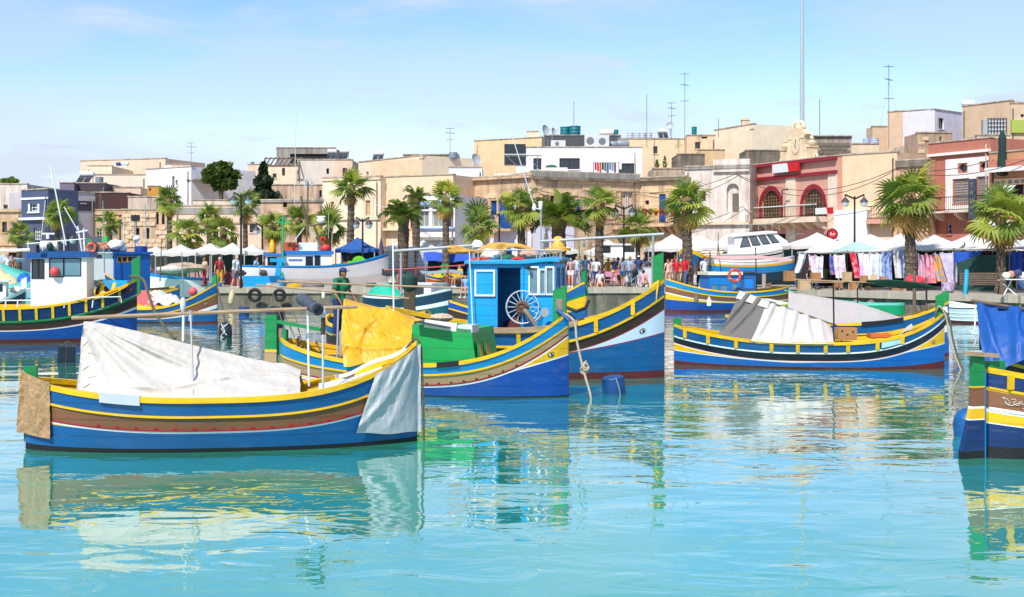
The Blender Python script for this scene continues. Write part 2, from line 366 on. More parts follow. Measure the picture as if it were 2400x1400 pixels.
# ================================================================ boats
class Boat:
 """A double-ended harbour boat. x runs from the stern (-L/2) to the bow (+L/2), z = 0 is the water."""
 def __init__(s, name, label, stern, bow, B, curves, bands, group=None, tm=.45, pw=(2.2, 2.4), cat='boat', full=.75, inner=None, deckz=.33, rail=YEL,
    railw=.09, railh=.075, n=44, keel=-.4, z=0, end=.05, thw=True, deckm=None):
  a, b = Vector(stern), Vector(bow); s.L = (b - a).length; s.B = B; s.curves = curves; s.tm = tm; s.pw = pw; s.full = full; s.end = end; s.keel = keel
  mid = (a + b) / 2; s.rz = math.atan2(b.y - a.y, b.x - a.x)
  s.root = thing(name, label, cat, (mid.x, mid.y, z), s.rz, group)
  s.near = -1 if math.cos(s.rz) > 0 else 1
  s.inv = (Matrix.Translation((mid.x, mid.y, z)) @ Matrix.Rotation(s.rz, 4, 'Z')).inverted()
  T = [i / n for i in range(n + 1)]; rows = curves + [('k', keel)]; s.bands = bands
  mats = []; 
  for m in bands:
   if m not in mats: mats.append(m)
  mb = MB()
  for side in (1, -1):
   vs = []
   for c in range(len(rows)):
    for t in T:
     zz = s.zc(c, t) if c < len(curves) else keel
     vs.append((s.x(t), side * s.hb(t, zz), zz))
   q = n + 1
   for c in range(len(rows) - 1):
    mb.add([], []); mi = mats.index(bands[c])
    o = 0
    fs = [(c * q + i, c * q + i + 1, (c + 1) * q + i + 1, (c + 1) * q + i) for i in range(n)]
    if side < 0: fs = [f[::-1] for f in fs]
    for f in fs: mb.f.append([k + (len(mb.v)) for k in f]); mb.m.append(mi)
   mb.v += [tuple(v) for v in vs]
  # flat stem and stern faces
  for t in (0, 1):
   for c in range(len(rows) - 1):
    z0 = s.zc(c, t); z1 = s.zc(c + 1, t) if c + 1 < len(curves) else keel
    x = s.x(t); mb.add([(x, end, z0), (x, -end, z0), (x, -end, z1), (x, end, z1)], [(0, 1, 2, 3) if t else (3, 2, 1, 0)], mats.index(bands[c]))
  s.hull = mb.build('hull', mats, s.root, True, fix=False)
  # inner skin and deck
  im = inner or YEL; ib = MB(); dz = deckz
  for side in (1, -1):
   def inn(u, v):
    t = .015 + .97 * u; zt = s.zc(0, t) - .01; z_ = lerp(zt, min(zt - .04, s.zd(t, dz)), v); return (s.x(t), side * max(0, s.hb(t, z_) - .05), z_)
   ib.grid(inn, n, 3)
  ib.build('inner_planking', im, s.root, True)
  db = MB(); db.grid(lambda u, v: (s.x(.02 + .96 * u), (v * 2 - 1) * max(.01, s.hb(.02 + .96 * u, s.zd(.02 + .96 * u, dz)) - .045), s.zd(.02 + .96 * u, dz)), n, 1)
  db.build('deck', deckm or OLDW, s.root)
  # gunwale rail both sides
  if rail:
   for side in (1, -1):
    rb = MB(); s.strake(rb, side, 0, railw, railh, .012, .02); rb.build('gunwale', rail, s.root)
  if thw:
   for t in (.32, .52, .7):
    tb = MB(); hbw = s.hb(t, s.zc(0, t) - .22) - .05; tb.b2(s.x(t) - .13, s.x(t) + .13, -hbw, hbw, s.zc(0, t) - .22, s.zc(0, t) - .18); tb.build('thwart', rail or YEL, s.root)
 def x(s, t): return -s.L / 2 + s.L * t
 def cv(s, c, t):
  a, m, b = c[:3]; ps, pb = (c[3], c[4]) if len(c) > 4 else s.pw
  return m + (a - m) * ((s.tm - t) / s.tm) ** ps if t < s.tm else m + (b - m) * ((t - s.tm) / (1 - s.tm)) ** pb
 def zc(s, c, t):
  return min(s.cv(s.curves[k], t) for k in range(c + 1)) if c else s.cv(s.curves[0], t)
 def zd(s, t, dz): return max(.12, s.zc(0, min(max(t, .0), 1)) * .55 + s.zc(0, s.tm) * .45 - dz)
 def hb(s, t, z):
  e = abs(2 * t - 1); base = s.B / 2 * max(0, 1 - e ** 2.5) ** s.full
  zs = s.zc(0, t); k = .58 + .42 * max(0, (z - s.keel) / (zs - s.keel)) ** .7
  return s.end + base * k
 def strake(s, mb, side, c, w, h, proud=.015, up=0, t0=0, t1=1, n=40, dz=0):
  vs = []
  for i in range(n + 1):
   t = lerp(t0, t1, i / n); z = s.zc(c, t) + dz; y = s.hb(t, z) + proud
   for dy, dz_ in ((0, up), (0, up - h), (-w, up - h), (-w, up)): vs.append((s.x(t), side * (y + dy), z + dz_))
  fs = [(i * 4 + j, i * 4 + (j + 1) % 4, i * 4 + 4 + (j + 1) % 4, i * 4 + 4 + j) for i in range(n) for j in range(4)] + [(0, 1, 2, 3), (n * 4 + 3, n * 4 + 2, n * 4 + 1, n * 4)]
  mb.add(vs, fs); return mb
 def line(s, name, c, m, h=.03, proud=.015, w=.04, **k):      # a thin raised strake along a colour line
  for side in (1, -1):
   b = MB(); s.strake(b, side, c, w, h, proud, h / 2, **k); b.build(name, m, s.root)
 def posts(s, ts, c, m, w=.07):                                # stanchions dividing the bulwark into panels
  for side in (1, -1):
   for t in ts:
    z1 = s.zc(0, t) - .03; z0 = s.zc(c, t) + .01; y1 = s.hb(t, z1) ; y0 = s.hb(t, z0)
    b = MB(); b.bar((s.x(t), side * (y0 + .012), z0), (s.x(t), side * (y1 + .012), z1), .05, w, up=(1, 0, 0)); b.build('bulwark_post', m, s.root)
 def post_head(s, t, m, top, w=.09, d=.16, z0=None, off=0, cut=True, name='stem_head', lean=0):
  x = s.x(t) + off; z0 = s.zc(0, t) - .25 if z0 is None else z0; b = MB(); sg = 1 if t > .5 else -1
  pr = [(x - d / 2, z0), (x + d / 2, z0), (x + d / 2 + lean, top), (x - d / 2 + lean, top - (.1 if cut else 0))] if sg > 0 else [(x - d / 2, z0), (x + d / 2, z0), (x + d / 2 - lean, top - (.0 if cut else 0)), (x - d / 2 - lean, top)]
  b.prism([p for p in pr], 1, -w / 2, w / 2) if False else b.add([(px, y, pz) for y in (-w / 2, w / 2) for px, pz in pr], [(3, 2, 1, 0), (4, 5, 6, 7), (0, 1, 5, 4), (1, 2, 6, 5), (2, 3, 7, 6), (3, 0, 4, 7)])
  return b.build(name, m, s.root)
 def eye(s, t, z, side=None, r=.07):
  for sd in (1, -1):
   y = s.hb(t, z); y2 = s.hb(t + .01, z); dx = .01 * s.L; dzy = (s.hb(t, z + .05) - y) / .05
   b = MB(); nx = Vector((-(y2 - y) / dx, 1, -dzy)).normalized(); nx = Vector((nx.x, sd * nx.y, nx.z)); tx = Vector((dx, sd * (y2 - y), .02 * s.L * .25)).normalized(); tz = nx.cross(tx).normalized()
   if tz.z < 0: tz = -tz
   o = Vector((s.x(t), sd * y, z))
   for rr, hh, dep, mi, cx in ((1.0, .62, .012, 0, 0), (.72, .42, .018, 1, .0), (.36, .36, .023, 2, .12)):
    n_ = 14; ring = [o + tx * (math.cos(6.2832 * k / n_) * r * rr + cx * r) + tz * (math.sin(6.2832 * k / n_) * r * hh) for k in range(n_)]
    b.add([p - nx * .01 for p in ring] + [p + nx * dep for p in ring], [tuple(range(n_, 2 * n_))] + [(k, (k + 1) % n_, (k + 1) % n_ + n_, k + n_) for k in range(n_)], mi)
   b.build('eye', [mat('#3a2413', .5, .1), WHT, BLK], s.root)
 def studs(s, c, t0, t1, n, m):                               # row of small carved half-moons along a line
  sd = s.near; b = MB()
  for i in range(n):
   t = lerp(t0, t1, i / (n - 1)); z = s.zc(c, t) + .016; y = s.hb(t, z)
   ring = [(s.x(t) + .028 * math.cos(math.pi * k / 6), z + .026 * math.sin(math.pi * k / 6)) for k in range(7)]
   vs = [(px, sd * (y - .01), pz) for px, pz in ring] + [(px, sd * (y + .014), pz) for px, pz in ring]
   q = MB(); q.add(vs, [tuple(range(7)), tuple(range(13, 6, -1))] + [(k, (k + 1) % 7, (k + 1) % 7 + 7, k + 7) for k in range(7)]); q.build('carved_stud', m, s.root)
 def loc(s, px, py, d):   # photo pixel at distance d, in boat coordinates
  return s.inv @ P(px, py, d)
 def onx(s, px, py, y=0): # photo pixel on the boat's lengthwise plane at local y
  o = s.inv @ Vector((0, 0, CH)); p = s.inv @ P(px, py, 10); t = (y - o.y) / (p.y - o.y); return o + (p - o) * t
def rope(name, pts, r, m, label=None, sag=0, parent=None, cat='rope', n=14):
 if len(pts) == 2 and n > 2:
  a, b = Vector(pts[0]), Vector(pts[1]); pts = [a.lerp(b, i / n) - Vector((0, 0, sag * 4 * (i / n) * (1 - i / n))) for i in range(n + 1)]
 elif len(pts) > 2:
  v = [Vector(p) for p in pts]; out = []
  for i in range(len(v) - 1):
   p0, p1, p2, p3 = v[max(i - 1, 0)], v[i], v[i + 1], v[min(i + 2, len(v) - 1)]
   for k in range(4):
    t = k / 4; out.append(.5 * ((2 * p1) + (p2 - p0) * t + (2 * p0 - 5 * p1 + 4 * p2 - p3) * t * t + (3 * p1 - p0 - 3 * p2 + p3) * t ** 3))
  pts = out + [v[-1]]
 o = MB().tube(pts, r, 6).build(name, m, parent, True)
 if label: tag(o, label, cat)
 return o
def pole(name, a, b, r, m, parent=None, label=None, cat='pole', n=8, r2=None):
 k = 6; a, b = Vector(a), Vector(b); pts = [a.lerp(b, i / k) for i in range(k + 1)]
 o = MB().tube(pts, [lerp(r, r2 if r2 else r, i / k) for i in range(k + 1)], n).build(name, m, parent, True)
 if label: tag(o, label, cat)
 return o
# ---------------------------------------------------------------- front boat: blue and brown, big white tent
A = Boat('fishing_boat', 'blue and brown fishing boat in the foreground under a big white canvas tent', XY(62, 18.15), XY(977, 18.95), 1.9,
 [(.99, .755, 1.40), (.76, .52, 1.09), (.745, .505, 1.075), (.728, .488, 1.055), (.50, .315, .83), (.485, .298, .812), (.465, .272, .785), (.42, .271, .73, 1.6, 1.6), (.085, .06, .07)],
 [BLU, GRN, YEL, BRN, RED, WHT, YEL, BLU, BLK], inner=YEL, deckz=.3, pw=(2.2, 3.3))
A.line('rubbing_strake', 2, YEL, .03, .022); A.line('lower_strake', 4, RED, .016, .012); A.studs(4, .2, .86, 15, RED)
A.post_head(0, GRN, 1.16, .1, .17, .1, off=.06, name='stern_post', cut=False)
A.post_head(1, YEL, 1.47, .1, .12, .9, off=-.07)
# open blue-and-green dinghy boards over the foredeck
b = MB(); b.grid(lambda u, v: (A.x(.74 + .17 * u), (v * 2 - 1) * (A.hb(.74 + .17 * u, .8) - .06), A.zc(0, .74 + .17 * u) - .05), 8, 4); b.build('foredeck', WHT, A.root)
def tarp(name, label, m, f, nu, nv, amp=.03, seed=0, cat='tarpaulin', th=.008, folds=None):
 b = MB()
 def g(u, v):
  p = Vector(f(u, v)); e = min(1, 6 * min(v, 1 - v) + .25)
  d = fbm(u * 3.2 + seed, v * 2.1 + u, seed, 1, 5) * amp
  if folds: d += folds(u, v)
  return p + Vector((0, -1, .25)) * d * e
 b.grid(g, nu, nv, None, th, (0, 1, -.3)); o = b.build(name, m, None, 'all', fix=True)
 return tag(o, label, cat)
WA = A.root.matrix_basis.copy()
WA = Matrix.Translation(A.root.location) @ Matrix.Rotation(A.rz, 4, 'Z')
def interp(tab, x):
 for (a, b), (c, d) in zip(tab, tab[1:]):
  if x <= c: return lerp(b, d, (x - a) / (c - a)) if x >= a else b
 return tab[-1][1]
ridge = [(0, 752), (.1, 760), (.25, 777), (.5, 809), (.75, 838), (.93, 853), (1, 868)]
def tentA(u, v):
 px = lerp(198, 706, u); rp = A.onx(px if u > .02 else 196, interp(ridge, u), 0)
 t = (rp.x + A.L / 2) / A.L; t = t + .012 * (1 if u > .95 else 0)
 if v < .5: k = v * 2; e = Vector((rp.x, A.near * (A.hb(t, 1) - .13), A.zc(0, t) - .03)); sag = .06 * math.sin(math.pi * k) * (1 - u * .6)
 else: k = 2 - v * 2; e = Vector((rp.x, -A.near * (A.hb(t, 1) - .03), A.zc(0, t) + .0)); sag = .05 * math.sin(math.pi * k)
 # v = 0 near gunwale, v = .5 ridge, v = 1 far gunwale
 p = e.lerp(rp, k); p.z -= sag * .6
 if u > .9: p.z = lerp(p.z, min(p.z, A.zc(0, t) + .02 + .45 * (1 - (u - .9) / .1 * .5) * k), (u - .9) / .1)
 return WA @ p
def foldA(u, v):
 if v > .5: return 0
 k = 1 - v * 2; s_ = 0
 for a, wd, am in ((.12, .04, .07), (.24, .035, .1), (.37, .05, .09), (.55, .06, .11), (.78, .06, .07)):   # folds fan out from the top left corner
  q = math.atan2(k + .03, (u + .03) * 1.9) / 1.57; s_ += am * math.exp(-((q - a) / wd) ** 2) * min(1, 2.2 * math.hypot(k, u * 1.5)) * math.exp(-u * 1.0) * (1 + .5 * math.sin(9 * u + 20 * a))
 s_ += .05 * math.sin(6 * u + 5 * k) * u + .05 * math.exp(-((k - .55 - .25 * math.sin(5 * u)) / .05) ** 2) * min(1, 3 * u) + .03 * abs(math.sin(11 * u - 7 * k)) * u
 return s_
TA = tarp('canvas_tent', 'big white canvas tent spread over the blue and brown boat in the foreground', mat('#c2bcb2', .85, .05, 1.5, .1, 40, kind='cloth'), tentA, 190, 120, .045, 3, folds=foldA)
for i, py in enumerate((802, 858, 900)): rope('lashing', [WA @ A.onx(195, py + 10, -.35 - .2 * i), WA @ A.onx(205 + i * 3, py, -.42 - .2 * i)], .005, RED, None, 0, TA, n=4)
def pz(B_, px, py, y): return B_.onx(px, py, y)
def bpole(B_, a, b, r, m, name='pole', y=(0, 0), label=None):
 p, q = B_.onx(*a, y[0]), B_.onx(*b, y[1]); return pole(name, p, q, r, m, B_.root, None)
bpole(A, (168, 746), (838, 719), .027, WOODP, 'ridge_pole')
bpole(A, (453, 932), (447, 735), .014, STEEL, 'awning_pole', (A.near * .85, 0)); bpole(A, (429, 800), (430, 733), .018, WHT, 'awning_pole')
bpole(A, (724, 905), (721, 720), .016, WHT, 'awning_pole', (.3, .3)); bpole(A, (757, 915), (757, 770), .018, STEEL, 'awning_pole', (A.near * .7, A.near * .1))
pole('pole_joint', A.onx(757, 785, A.near * .15), A.onx(758, 745, A.near * .15), .032, mat('#3a3229', .6), A.root)
pole('pole_joint', A.onx(447, 752, 0), A.onx(447, 728, 0), .034, STEEL, A.root)
bpole(A, (300, 745), (302, 600), .004, STEEL, 'whip_aerial') if False else None
for px, py in ((429, 708), (757, 728)):          # lamps on the posts
 p = A.onx(px, py + 14, 0); b = MB(); b.lathe([(.02, -.06), (.03, -.03), (.042, 0), (.042, .1), (.03, .14), (.008, .15)], 12, (p.x, p.y, p.z)); b.build('lamp_bulb', [WGREY], A.root, True)
# roll of dark netting hung on the ridge pole
p, q_ = A.onx(705, 700, .55), A.onx(745, 726, -.25); b = MB()
pts = [p.lerp(q_, i / 10) for i in range(11)]; b.tube(pts, [.085 + .008 * math.sin(i * 2.1) for i in range(11)], 14)
roll = b.build('rolled_tarpaulin', mat('#4a525c', .7, .35, 9, .5, 18, kind='cloth'), None, True); roll.matrix_world = WA; tag(roll, 'rolled grey plastic sheet slung on the pole above the white tent', 'tarpaulin')
dn = (q_ - p).normalized(); u_ = dn.cross(Vector((0, 0, 1))).normalized(); w_ = dn.cross(u_); sp = [q_ + dn * .012 + (u_ * math.cos(a * .6) + w_ * math.sin(a * .6)) * (.012 + a * .0024) for a in range(28)]
MB().tube(sp, .006, 5).build('roll_end', BLK, roll, True)
# cloth over the bow
def bowA(u, v):
 t = 1 - .135 * u * (1 - .1 * v); top = A.zc(0, t) + .03; z = lerp(top, lerp(.13, .2, u) + .012 * math.sin(u * 9), v)
 x = A.x(1) + .05 - (A.x(1) + .02 - A.x(1 - .15)) * u * lerp(.8, 1.12, v) ** 1; tt = min(1, max(.8, (x + A.L / 2) / A.L)); z = min(z, A.zc(0, tt) + .04)
 return WA @ Vector((x, A.near * (A.hb(tt, z) + .03 + .02 * v), z))
def foldB(u, v):
 s_ = 0
 for c0, sl, am in ((.2, .5, .035), (.45, .9, .05), (.62, .55, .04), (.9, .2, .03)):
  s_ += am * math.exp(-((u - c0 - sl * (v - .3)) / .09) ** 2) * (1 - v * .7)
 return s_
tarp('bow_cloth', 'pale grey cloth tied over the bow of the foreground boat', mat('#bcbfc0', .85, .12, 1.5, .1, 40, kind='cloth'), bowA, 60, 50, .018, 9, cat='cloth', folds=foldB)
b = MB(); b.grid(lambda u, v: Vector((A.x(.985 - .2 * u), 0, A.zc(0, .985 - .2 * u) + .06)) + Vector((0, -A.near * (.02 + .1 * v) , .05 * math.sin(v * 3.1) - .03 * math.sin(u * 9))), 14, 6)
b.build('bow_wrap', mat('#d9d5cb', .85, .1, 3, .1, 30, kind='cloth'), A.root, True)
# patterned cloth over the stern
def stA(u, v):
 t = .075 * u; x = A.x(0) - .06 + (A.x(.075) - A.x(0) + .06) * u - .05 * v * (1 - u) - .0 * v; z = lerp(A.zc(0, t) + .06 + .09 * (1 - u) * .6, .24 - .06 * u, v)
 tt = max(0.0, min(.1, (x + A.L / 2) / A.L)); return WA @ Vector((x, A.near * (A.hb(tt, z) + .035 + .03 * v), z))
tarp('patterned_cloth', 'brown and cream checked cloth hung over the stern of the foreground boat', mat('#8f6c4c', .85, .1, 3, .06, 40, kind='dots', col2='#c7a981'), stA, 30, 40, .04, 21, cat='cloth', folds=lambda u, v: .03 * math.exp(-((u - .25 - .4 * v) / .06) ** 2) + .025 * math.exp(-((u - .7 + .25 * v) / .05) ** 2))
# white fender board over the gunwale
b = MB(); A.strake(b, A.near, 0, .14, .13, .026, .034, .205, .305, 10); b.build('gunwale_pad', mat('#b9c2c8', .5, .08, 2, .05), A.root, True)
# mooring rope at the bow, down into the water
rope('mooring_rope', [WA @ Vector((A.x(.97), .05, A.zc(0, .97) + .05)), WA @ Vector((A.x(1) - .02, A.near * .02, 1.5)), WA @ Vector((A.x(1) + .06, A.near * .04, 1.35)), WA @ Vector((A.x(1) + .08, A.near * .05, .8)), WA @ Vector((A.x(1) + .095, A.near * .05, .3)), WA @ Vector((A.x(1) + .1, A.near * .05, -.2))], .018, DROPE, 'dark mooring rope hanging from the bow of the foreground boat into the water')
# ---------------------------------------------------------------- second boat: sky blue and tan, green box, yellow sheet
B = Boat('fishing_boat', 'sky blue and tan fishing boat with a green deck box and a yellow sheet', XY(660, 26.7), XY(1332, 24.95), 2.05,
 [(1.02, .63, 1.62), (.70, .44, 1.37), (.685, .425, 1.355), (.66, .385, 1.325), (.45, .225, 1.2), (.43, .203, 1.17), (.41, .17, 1.14), (.34, .169, .82, 1.6, 1.7), (.31, .14, .795, 1.6, 1.7), (.02, .02, .03)],
 [LBL, GRN, YEL, TAN, RED, WHT, YEL, WHT, RBL, BLK], tm=.47, pw=(2.0, 3.1), inner=YEL)
B.line('rubbing_strake', 2, YEL, .035, .022); B.line('lower_strake', 4, RED, .016, .012); B.studs(4, .5, .86, 10, DBR); B.eye(.957, .83, r=.07)
B.post_head(1, GRN, 2.16, .1, .26, 1.3, off=-.17); B.post_head(0, GRN, 1.2, .1, .16, .5, off=.05, name='stern_post')
WB = Matrix.Translation(B.root.location) @ Matrix.Rotation(B.rz, 4, 'Z')
b = MB(); b.tube([B.onx(1335 - 22, 701 + i * 6, 0) for i in range(6)], [.09, .1, .095, .1, .098, .09], 10); b.build('rope_binding', mat('#8d8271', .9, .4, 20, .5, 40), B.root, True)
# rudder with a tiller, hung on the stern
def rudder(Bo, poly_bands, th, name='rudder'):
 for i, (pl, m) in enumerate(poly_bands):
  b = MB(); b.add([(x, y, z) for y in (-th / 2, th / 2) for x, z in pl], [tuple(range(len(pl)))[::-1], tuple(range(len(pl), 2 * len(pl)))] + [(k, (k + 1) % len(pl), (k + 1) % len(pl) + len(pl), k + len(pl)) for k in range(len(pl))])
  yield b.build(name, m, Bo.root)
xr = B.x(0) - .1
def rpoly(z0, z1, w0, w1): return [(xr - w0, z0), (xr, z0), (xr, z1), (xr - w1, z1)]
list(rudder(B, [(rpoly(.78, 1.5, .27, .25), GRN), (rpoly(.73, .78, .275, .27), YEL), (rpoly(.5, .73, .29, .275), TAN), (rpoly(.46, .5, .29, .29), RED), (rpoly(-.4, .46, .34, .29), RBL)], .07))
b = MB(); b.bar(B.onx(618, 748, 0), B.onx(752, 773, 0), .06, .07); b.build('tiller', GRN, B.root)
b = MB(); b.tube([B.onx(660, 770 + i * 5, 0) for i in range(6)], [.06, .066, .062, .068, .064, .06], 9); b.build('rope_binding', mat('#8d7a68', .9, .4, 20, .5, 40), B.root, True)
# green deck box with a sloping top and two little windows
xa, xb, xc = B.onx(975, 850, -.5).x, B.onx(1090, 850, -.5).x, B.onx(1127, 840, -.5).x; zt = B.onx(975, 760, -.6).z; zt2 = B.onx(1110, 772, -.6).z
b = MB(); pr = [(xa, .5), (xc, .45), (xb + .05 + (xc - xb) * .45, zt2), (xa, zt)]
b.add([(x, y, z) for y in (-.72, .72) for x, z in pr], [(3, 2, 1, 0), (4, 5, 6, 7), (0, 1, 5, 4), (1, 2, 6, 5), (2, 3, 7, 6), (3, 0, 4, 7)]); bxo = b.build('deck_box', BGREEN, B.root)
for yy in (-.5, -.08):
 b = MB(); x0, z0, x1, z1 = xc - .02, .62, xb + .05 + (xc - xb) * .45 + .06, zt2 - .1
 f0, f1 = Vector((lerp(xc, x1, .22), yy, lerp(.5, zt2, .3))), Vector((lerp(xc, x1, .62), yy, lerp(.5, zt2, .68)))
 b.bar(f0 + Vector((.015, 0, 0)), f1 + Vector((.015, 0, 0)), .26, .03, up=(1, 0, 0)); wn = b.build('window', GRN, bxo); b = MB(); b.bar(f0 + Vector((.03, 0, .04)), f1 + Vector((.03, 0, -.04)), .18, .03, up=(1, 0, 0)); b.build('pane', mat('#8f8a52', .3, .3), wn)
b = MB(); b.bar(B.onx(990, 752, -.5), B.onx(1066, 766, -.5), .9, .02); b.build('box_lid', mat('#20352e', .5), B.root)
b = MB(); p, q_ = B.onx(995, 758, -.72), B.onx(1070, 768, -.72); b.bar(p, q_, .02, .16); b.build('white_board', WHT, B.root)
b = MB(); b.b2(q_.x + .02, q_.x + .32, -.72, -.3, q_.z - .1, q_.z + .05); b.build('wire_basket', WGREY, B.root)
b = MB(); b.b2(xa - .16, xa - .02, -.82, -.78, .6, 1.15); b.build('green_board', GRN, B.root)
b = MB(); pp = B.onx(1035, 745, -.1); b.ell((pp.x, pp.y, pp.z), (.25, .2, .09), 12, 6); b.build('net_heap', mat('#c9b39a', .9, .5, 14, .6, 30), B.root, True)
# black wrapping on the rail
b = MB(); B.strake(b, B.near, 0, .12, .1, .022, .03, .62, .69, 6); b.build('rail_wrap', RUBBER, B.root)
# yellow sheet over its engine
def yel(u, v):
 px = lerp(806, 972, u); top = B.onx(px, lerp(703, 748, u) + 5 * math.sin(u * 7), -.2); bot = B.onx(lerp(806, 968, u), lerp(860, 815, max(0, u - .1)) , -1.12)
 if v > .72: return WB @ top.lerp(B.onx(px, lerp(700, 742, u), .55), (v - .72) / .28)
 k = v / .72; return WB @ (bot.lerp(top, k) + Vector((0, -.12 * math.sin(math.pi * k), 0)))
def foldY(u, v):
 s_ = 0
 for a, bb, c0, am, wd in ((1, .4, .3, .07, .05), (.3, 1, .55, .06, .05), (1, -.5, .12, .06, .05), (1, .9, .95, .07, .06), (1, -1.2, -.2, .05, .06), (.2, 1, .25, .05, .04)):
  s_ += am * (1 - abs(math.tanh((a * u + bb * v - c0) / wd)))
 return s_
tarp('yellow_sheet', 'crumpled yellow plastic sheet over the stern gear of the sky blue boat', mat('#d9a012', .5, .16, 2, .1, 8, kind='cloth'), yel, 80, 64, .05, 31, folds=foldY, cat='tarpaulin')
# stern gear
for a, c, r_ in (((668, 740), (690, 790), .012), ((690, 735), (707, 800), .012), ((700, 790), (690, 830), .03), ((740, 800), (752, 825), .02)): bpole(B, a, c, r_, OLDW, 'spar', (.4, -.1))
pole('spar', B.onx(640, 560 + 130, .5), B.onx(670, 780, .2), .012, OLDW, B.root)
bpole(B, (793, 720), (790, 840), .02, STEEL, 'awning_pole', (-.5, -.6)); bpole(B, (924, 845), (921, 560), .018, WHT, 'mast', (.2, .2))
b = MB(); b.tube([B.onx(800, 835, -.5), B.onx(800, 780, -.5), B.onx(806, 770, -.5), B.onx(822, 768, -.5)], .045, 8); b.build('exhaust_pipe', STEEL, B.root, True)
for px, py, sx in ((745, 838, .3), (785, 838, .3), (700, 818, .14)): p = B.onx(px, py, .1); b = MB(); b.box((p.x, p.y, p.z), (sx, .3, .1), .2); b.build('wooden_block', OLDW, B.root)
for a, c, z in (((600, 668), (960, 700), 0), ((650, 660), (1080, 676), .2)): bpole(B, a, c, .02, WOODP, 'long_pole', (.9 + z, .9 + z))
rope('mooring_line', [WB @ B.onx(1310, 730, -.05), WB @ B.onx(1345, 752, -.12), WB @ B.onx(1352, 800, -.2), WB @ B.onx(1368, 870, -.3), WB @ B.onx(1383, 922, -.4), WB @ B.onx(1386, 945, -.4)], .023, ROPE, 'thick pale knotted mooring rope hanging from the bow of the sky blue boat')
b = MB(); b.tube([B.onx(1306, 726, -.1), B.onx(1320, 738, -.14), B.onx(1334, 752, -.16)], [.03, .035, .03], 8); b.build('blue_hose', mat('#1550a0', .5), B.root, True)
kp = WB @ B.onx(1371, 862, -.3); b = MB()
for i in range(7): b.torus((random.uniform(-.03, .03), random.uniform(-.03, .03), random.uniform(-.07, .07)), .055, .02, 12, 6, Matrix.Rotation(random.uniform(0, 3), 3, 'X') @ Matrix.Rotation(random.uniform(0, 3), 3, 'Y'))
o = b.build('rope_knot', ROPE, None, True); o.location = kp; tag(o, 'big loose knot in the thick pale rope above the blue drum', 'knot')
# ---------------------------------------------------------------- third boat: big, cyan wheelhouse
C = Boat('fishing_boat', 'large blue and white fishing boat with a bright blue wheelhouse', XY(905, 30.1), XY(1557, 28.95), 2.5,
 [(1.55, 1.09, 2.2), (1.05, .74, 1.86), (1.03, .72, 1.83), (1.0, .68, 1.79), (.72, .5, 1.55), (.7, .48, 1.52), (.66, .462, 1.02, 2, 1.6), (.64, .44, 1.0, 2, 1.6), (.16, .15, .17)],
 [BLU, GRN, YEL, DBR, RED, mat('#c9dcea', .4, .06, 2, .06, 18), RED, BLU, MAR], tm=.45, pw=(2, 2.5), inner=BLU, deckz=.5, thw=False, railh=.1, railw=.12)
C.line('rubbing_strake', 2, YEL, .05, .03); C.posts([.3, .4, .52, .64, .78, .9], 1, YEL, .09); C.eye(.93, 1.07, r=.08)
C.post_head(1, GRN, 2.82, .12, .24, 1.9, off=-.14)
b = MB(); z = C.zc(0, .88); b.prism([(C.x(.955), C.zc(0, .955) - .1), (C.x(.975), C.zc(0, .955) - .3), (C.x(.985), C.zc(0, .98) + .1), (C.x(.955), C.zc(0, .955) + .1)], 1, C.near * .3, C.near * .1); b.build('bow_knee', YEL, C.root)
WC = Matrix.Translation(C.root.location) @ Matrix.Rotation(C.rz, 4, 'Z')
# wheelhouse
def cx(px, y=-.85): return C.onx(px, 700, y).x
def cz(py, px=1200, y=-.85): return C.onx(px, py, y).z
x0, x1 = cx(1097), cx(1302); yn, yf = -.85, .85; zb, zt = .72, cz(618)
def wall_panel(mb, o, ux, uz, W, H, holes, th, nrm, mi=0):
 """a flat wall of size W x H with rectangular holes, thickness th along nrm; o, ux, nrm are vectors"""
 xs = sorted({0, W, *[h[0] for h in holes], *[h[2] for h in holes]}); zs = sorted({0, H, *[h[1] for h in holes], *[h[3] for h in holes]})
 o, ux, uz, nrm = Vector(o), Vector(ux), Vector(uz), Vector(nrm)
 for a, c in zip(xs, xs[1:]):
  for e, g in zip(zs, zs[1:]):
   mx, mz = (a + c) / 2, (e + g) / 2
   if any(h[0] < mx < h[2] and h[1] < mz < h[3] for h in holes): continue
   for k in (0, 1):
    q = [o + ux * p + uz * r + nrm * th * k for p, r in ((a, e), (c, e), (c, g), (a, g))]; mb.add(q, [(0, 1, 2, 3) if k == 0 else (3, 2, 1, 0)], mi)
 for h in list(holes) + [(0, 0, W, H)]:
  c = [(h[0], h[1]), (h[2], h[1]), (h[2], h[3]), (h[0], h[3])]
  for i in range(4):
   p, r = c[i], c[(i + 1) % 4]; mb.add([o + ux * p[0] + uz * p[1], o + ux * r[0] + uz * r[1], o + ux * r[0] + uz * r[1] + nrm * th, o + ux * p[0] + uz * p[1] + nrm * th], [(0, 1, 2, 3)], mi)
CB = mat('#109fdc', .42, .1, 1.6, .06, 14, kind='hull')
W_ = x1 - x0; H_ = zt - zb; f = lambda px: cx(px) - x0; g = lambda py: cz(py) - zb
b = MB()
wall_panel(b, (x0, yn, zb), (1, 0, 0), (0, 0, 1), W_, H_, [(f(1166), .02, f(1220), g(628)), (f(1243), g(688), f(1260), g(626)), (f(1267), g(685), f(1277), g(634)), (f(1282), g(688), f(1296), g(628))], .05, (0, 1, 0))
wall_panel(b, (x0, yf, zb), (1, 0, 0), (0, 0, 1), W_, H_, [(f(1243), g(688), f(1260), g(626)), (f(1282), g(688), f(1296), g(628))], -.05, (0, 1, 0))
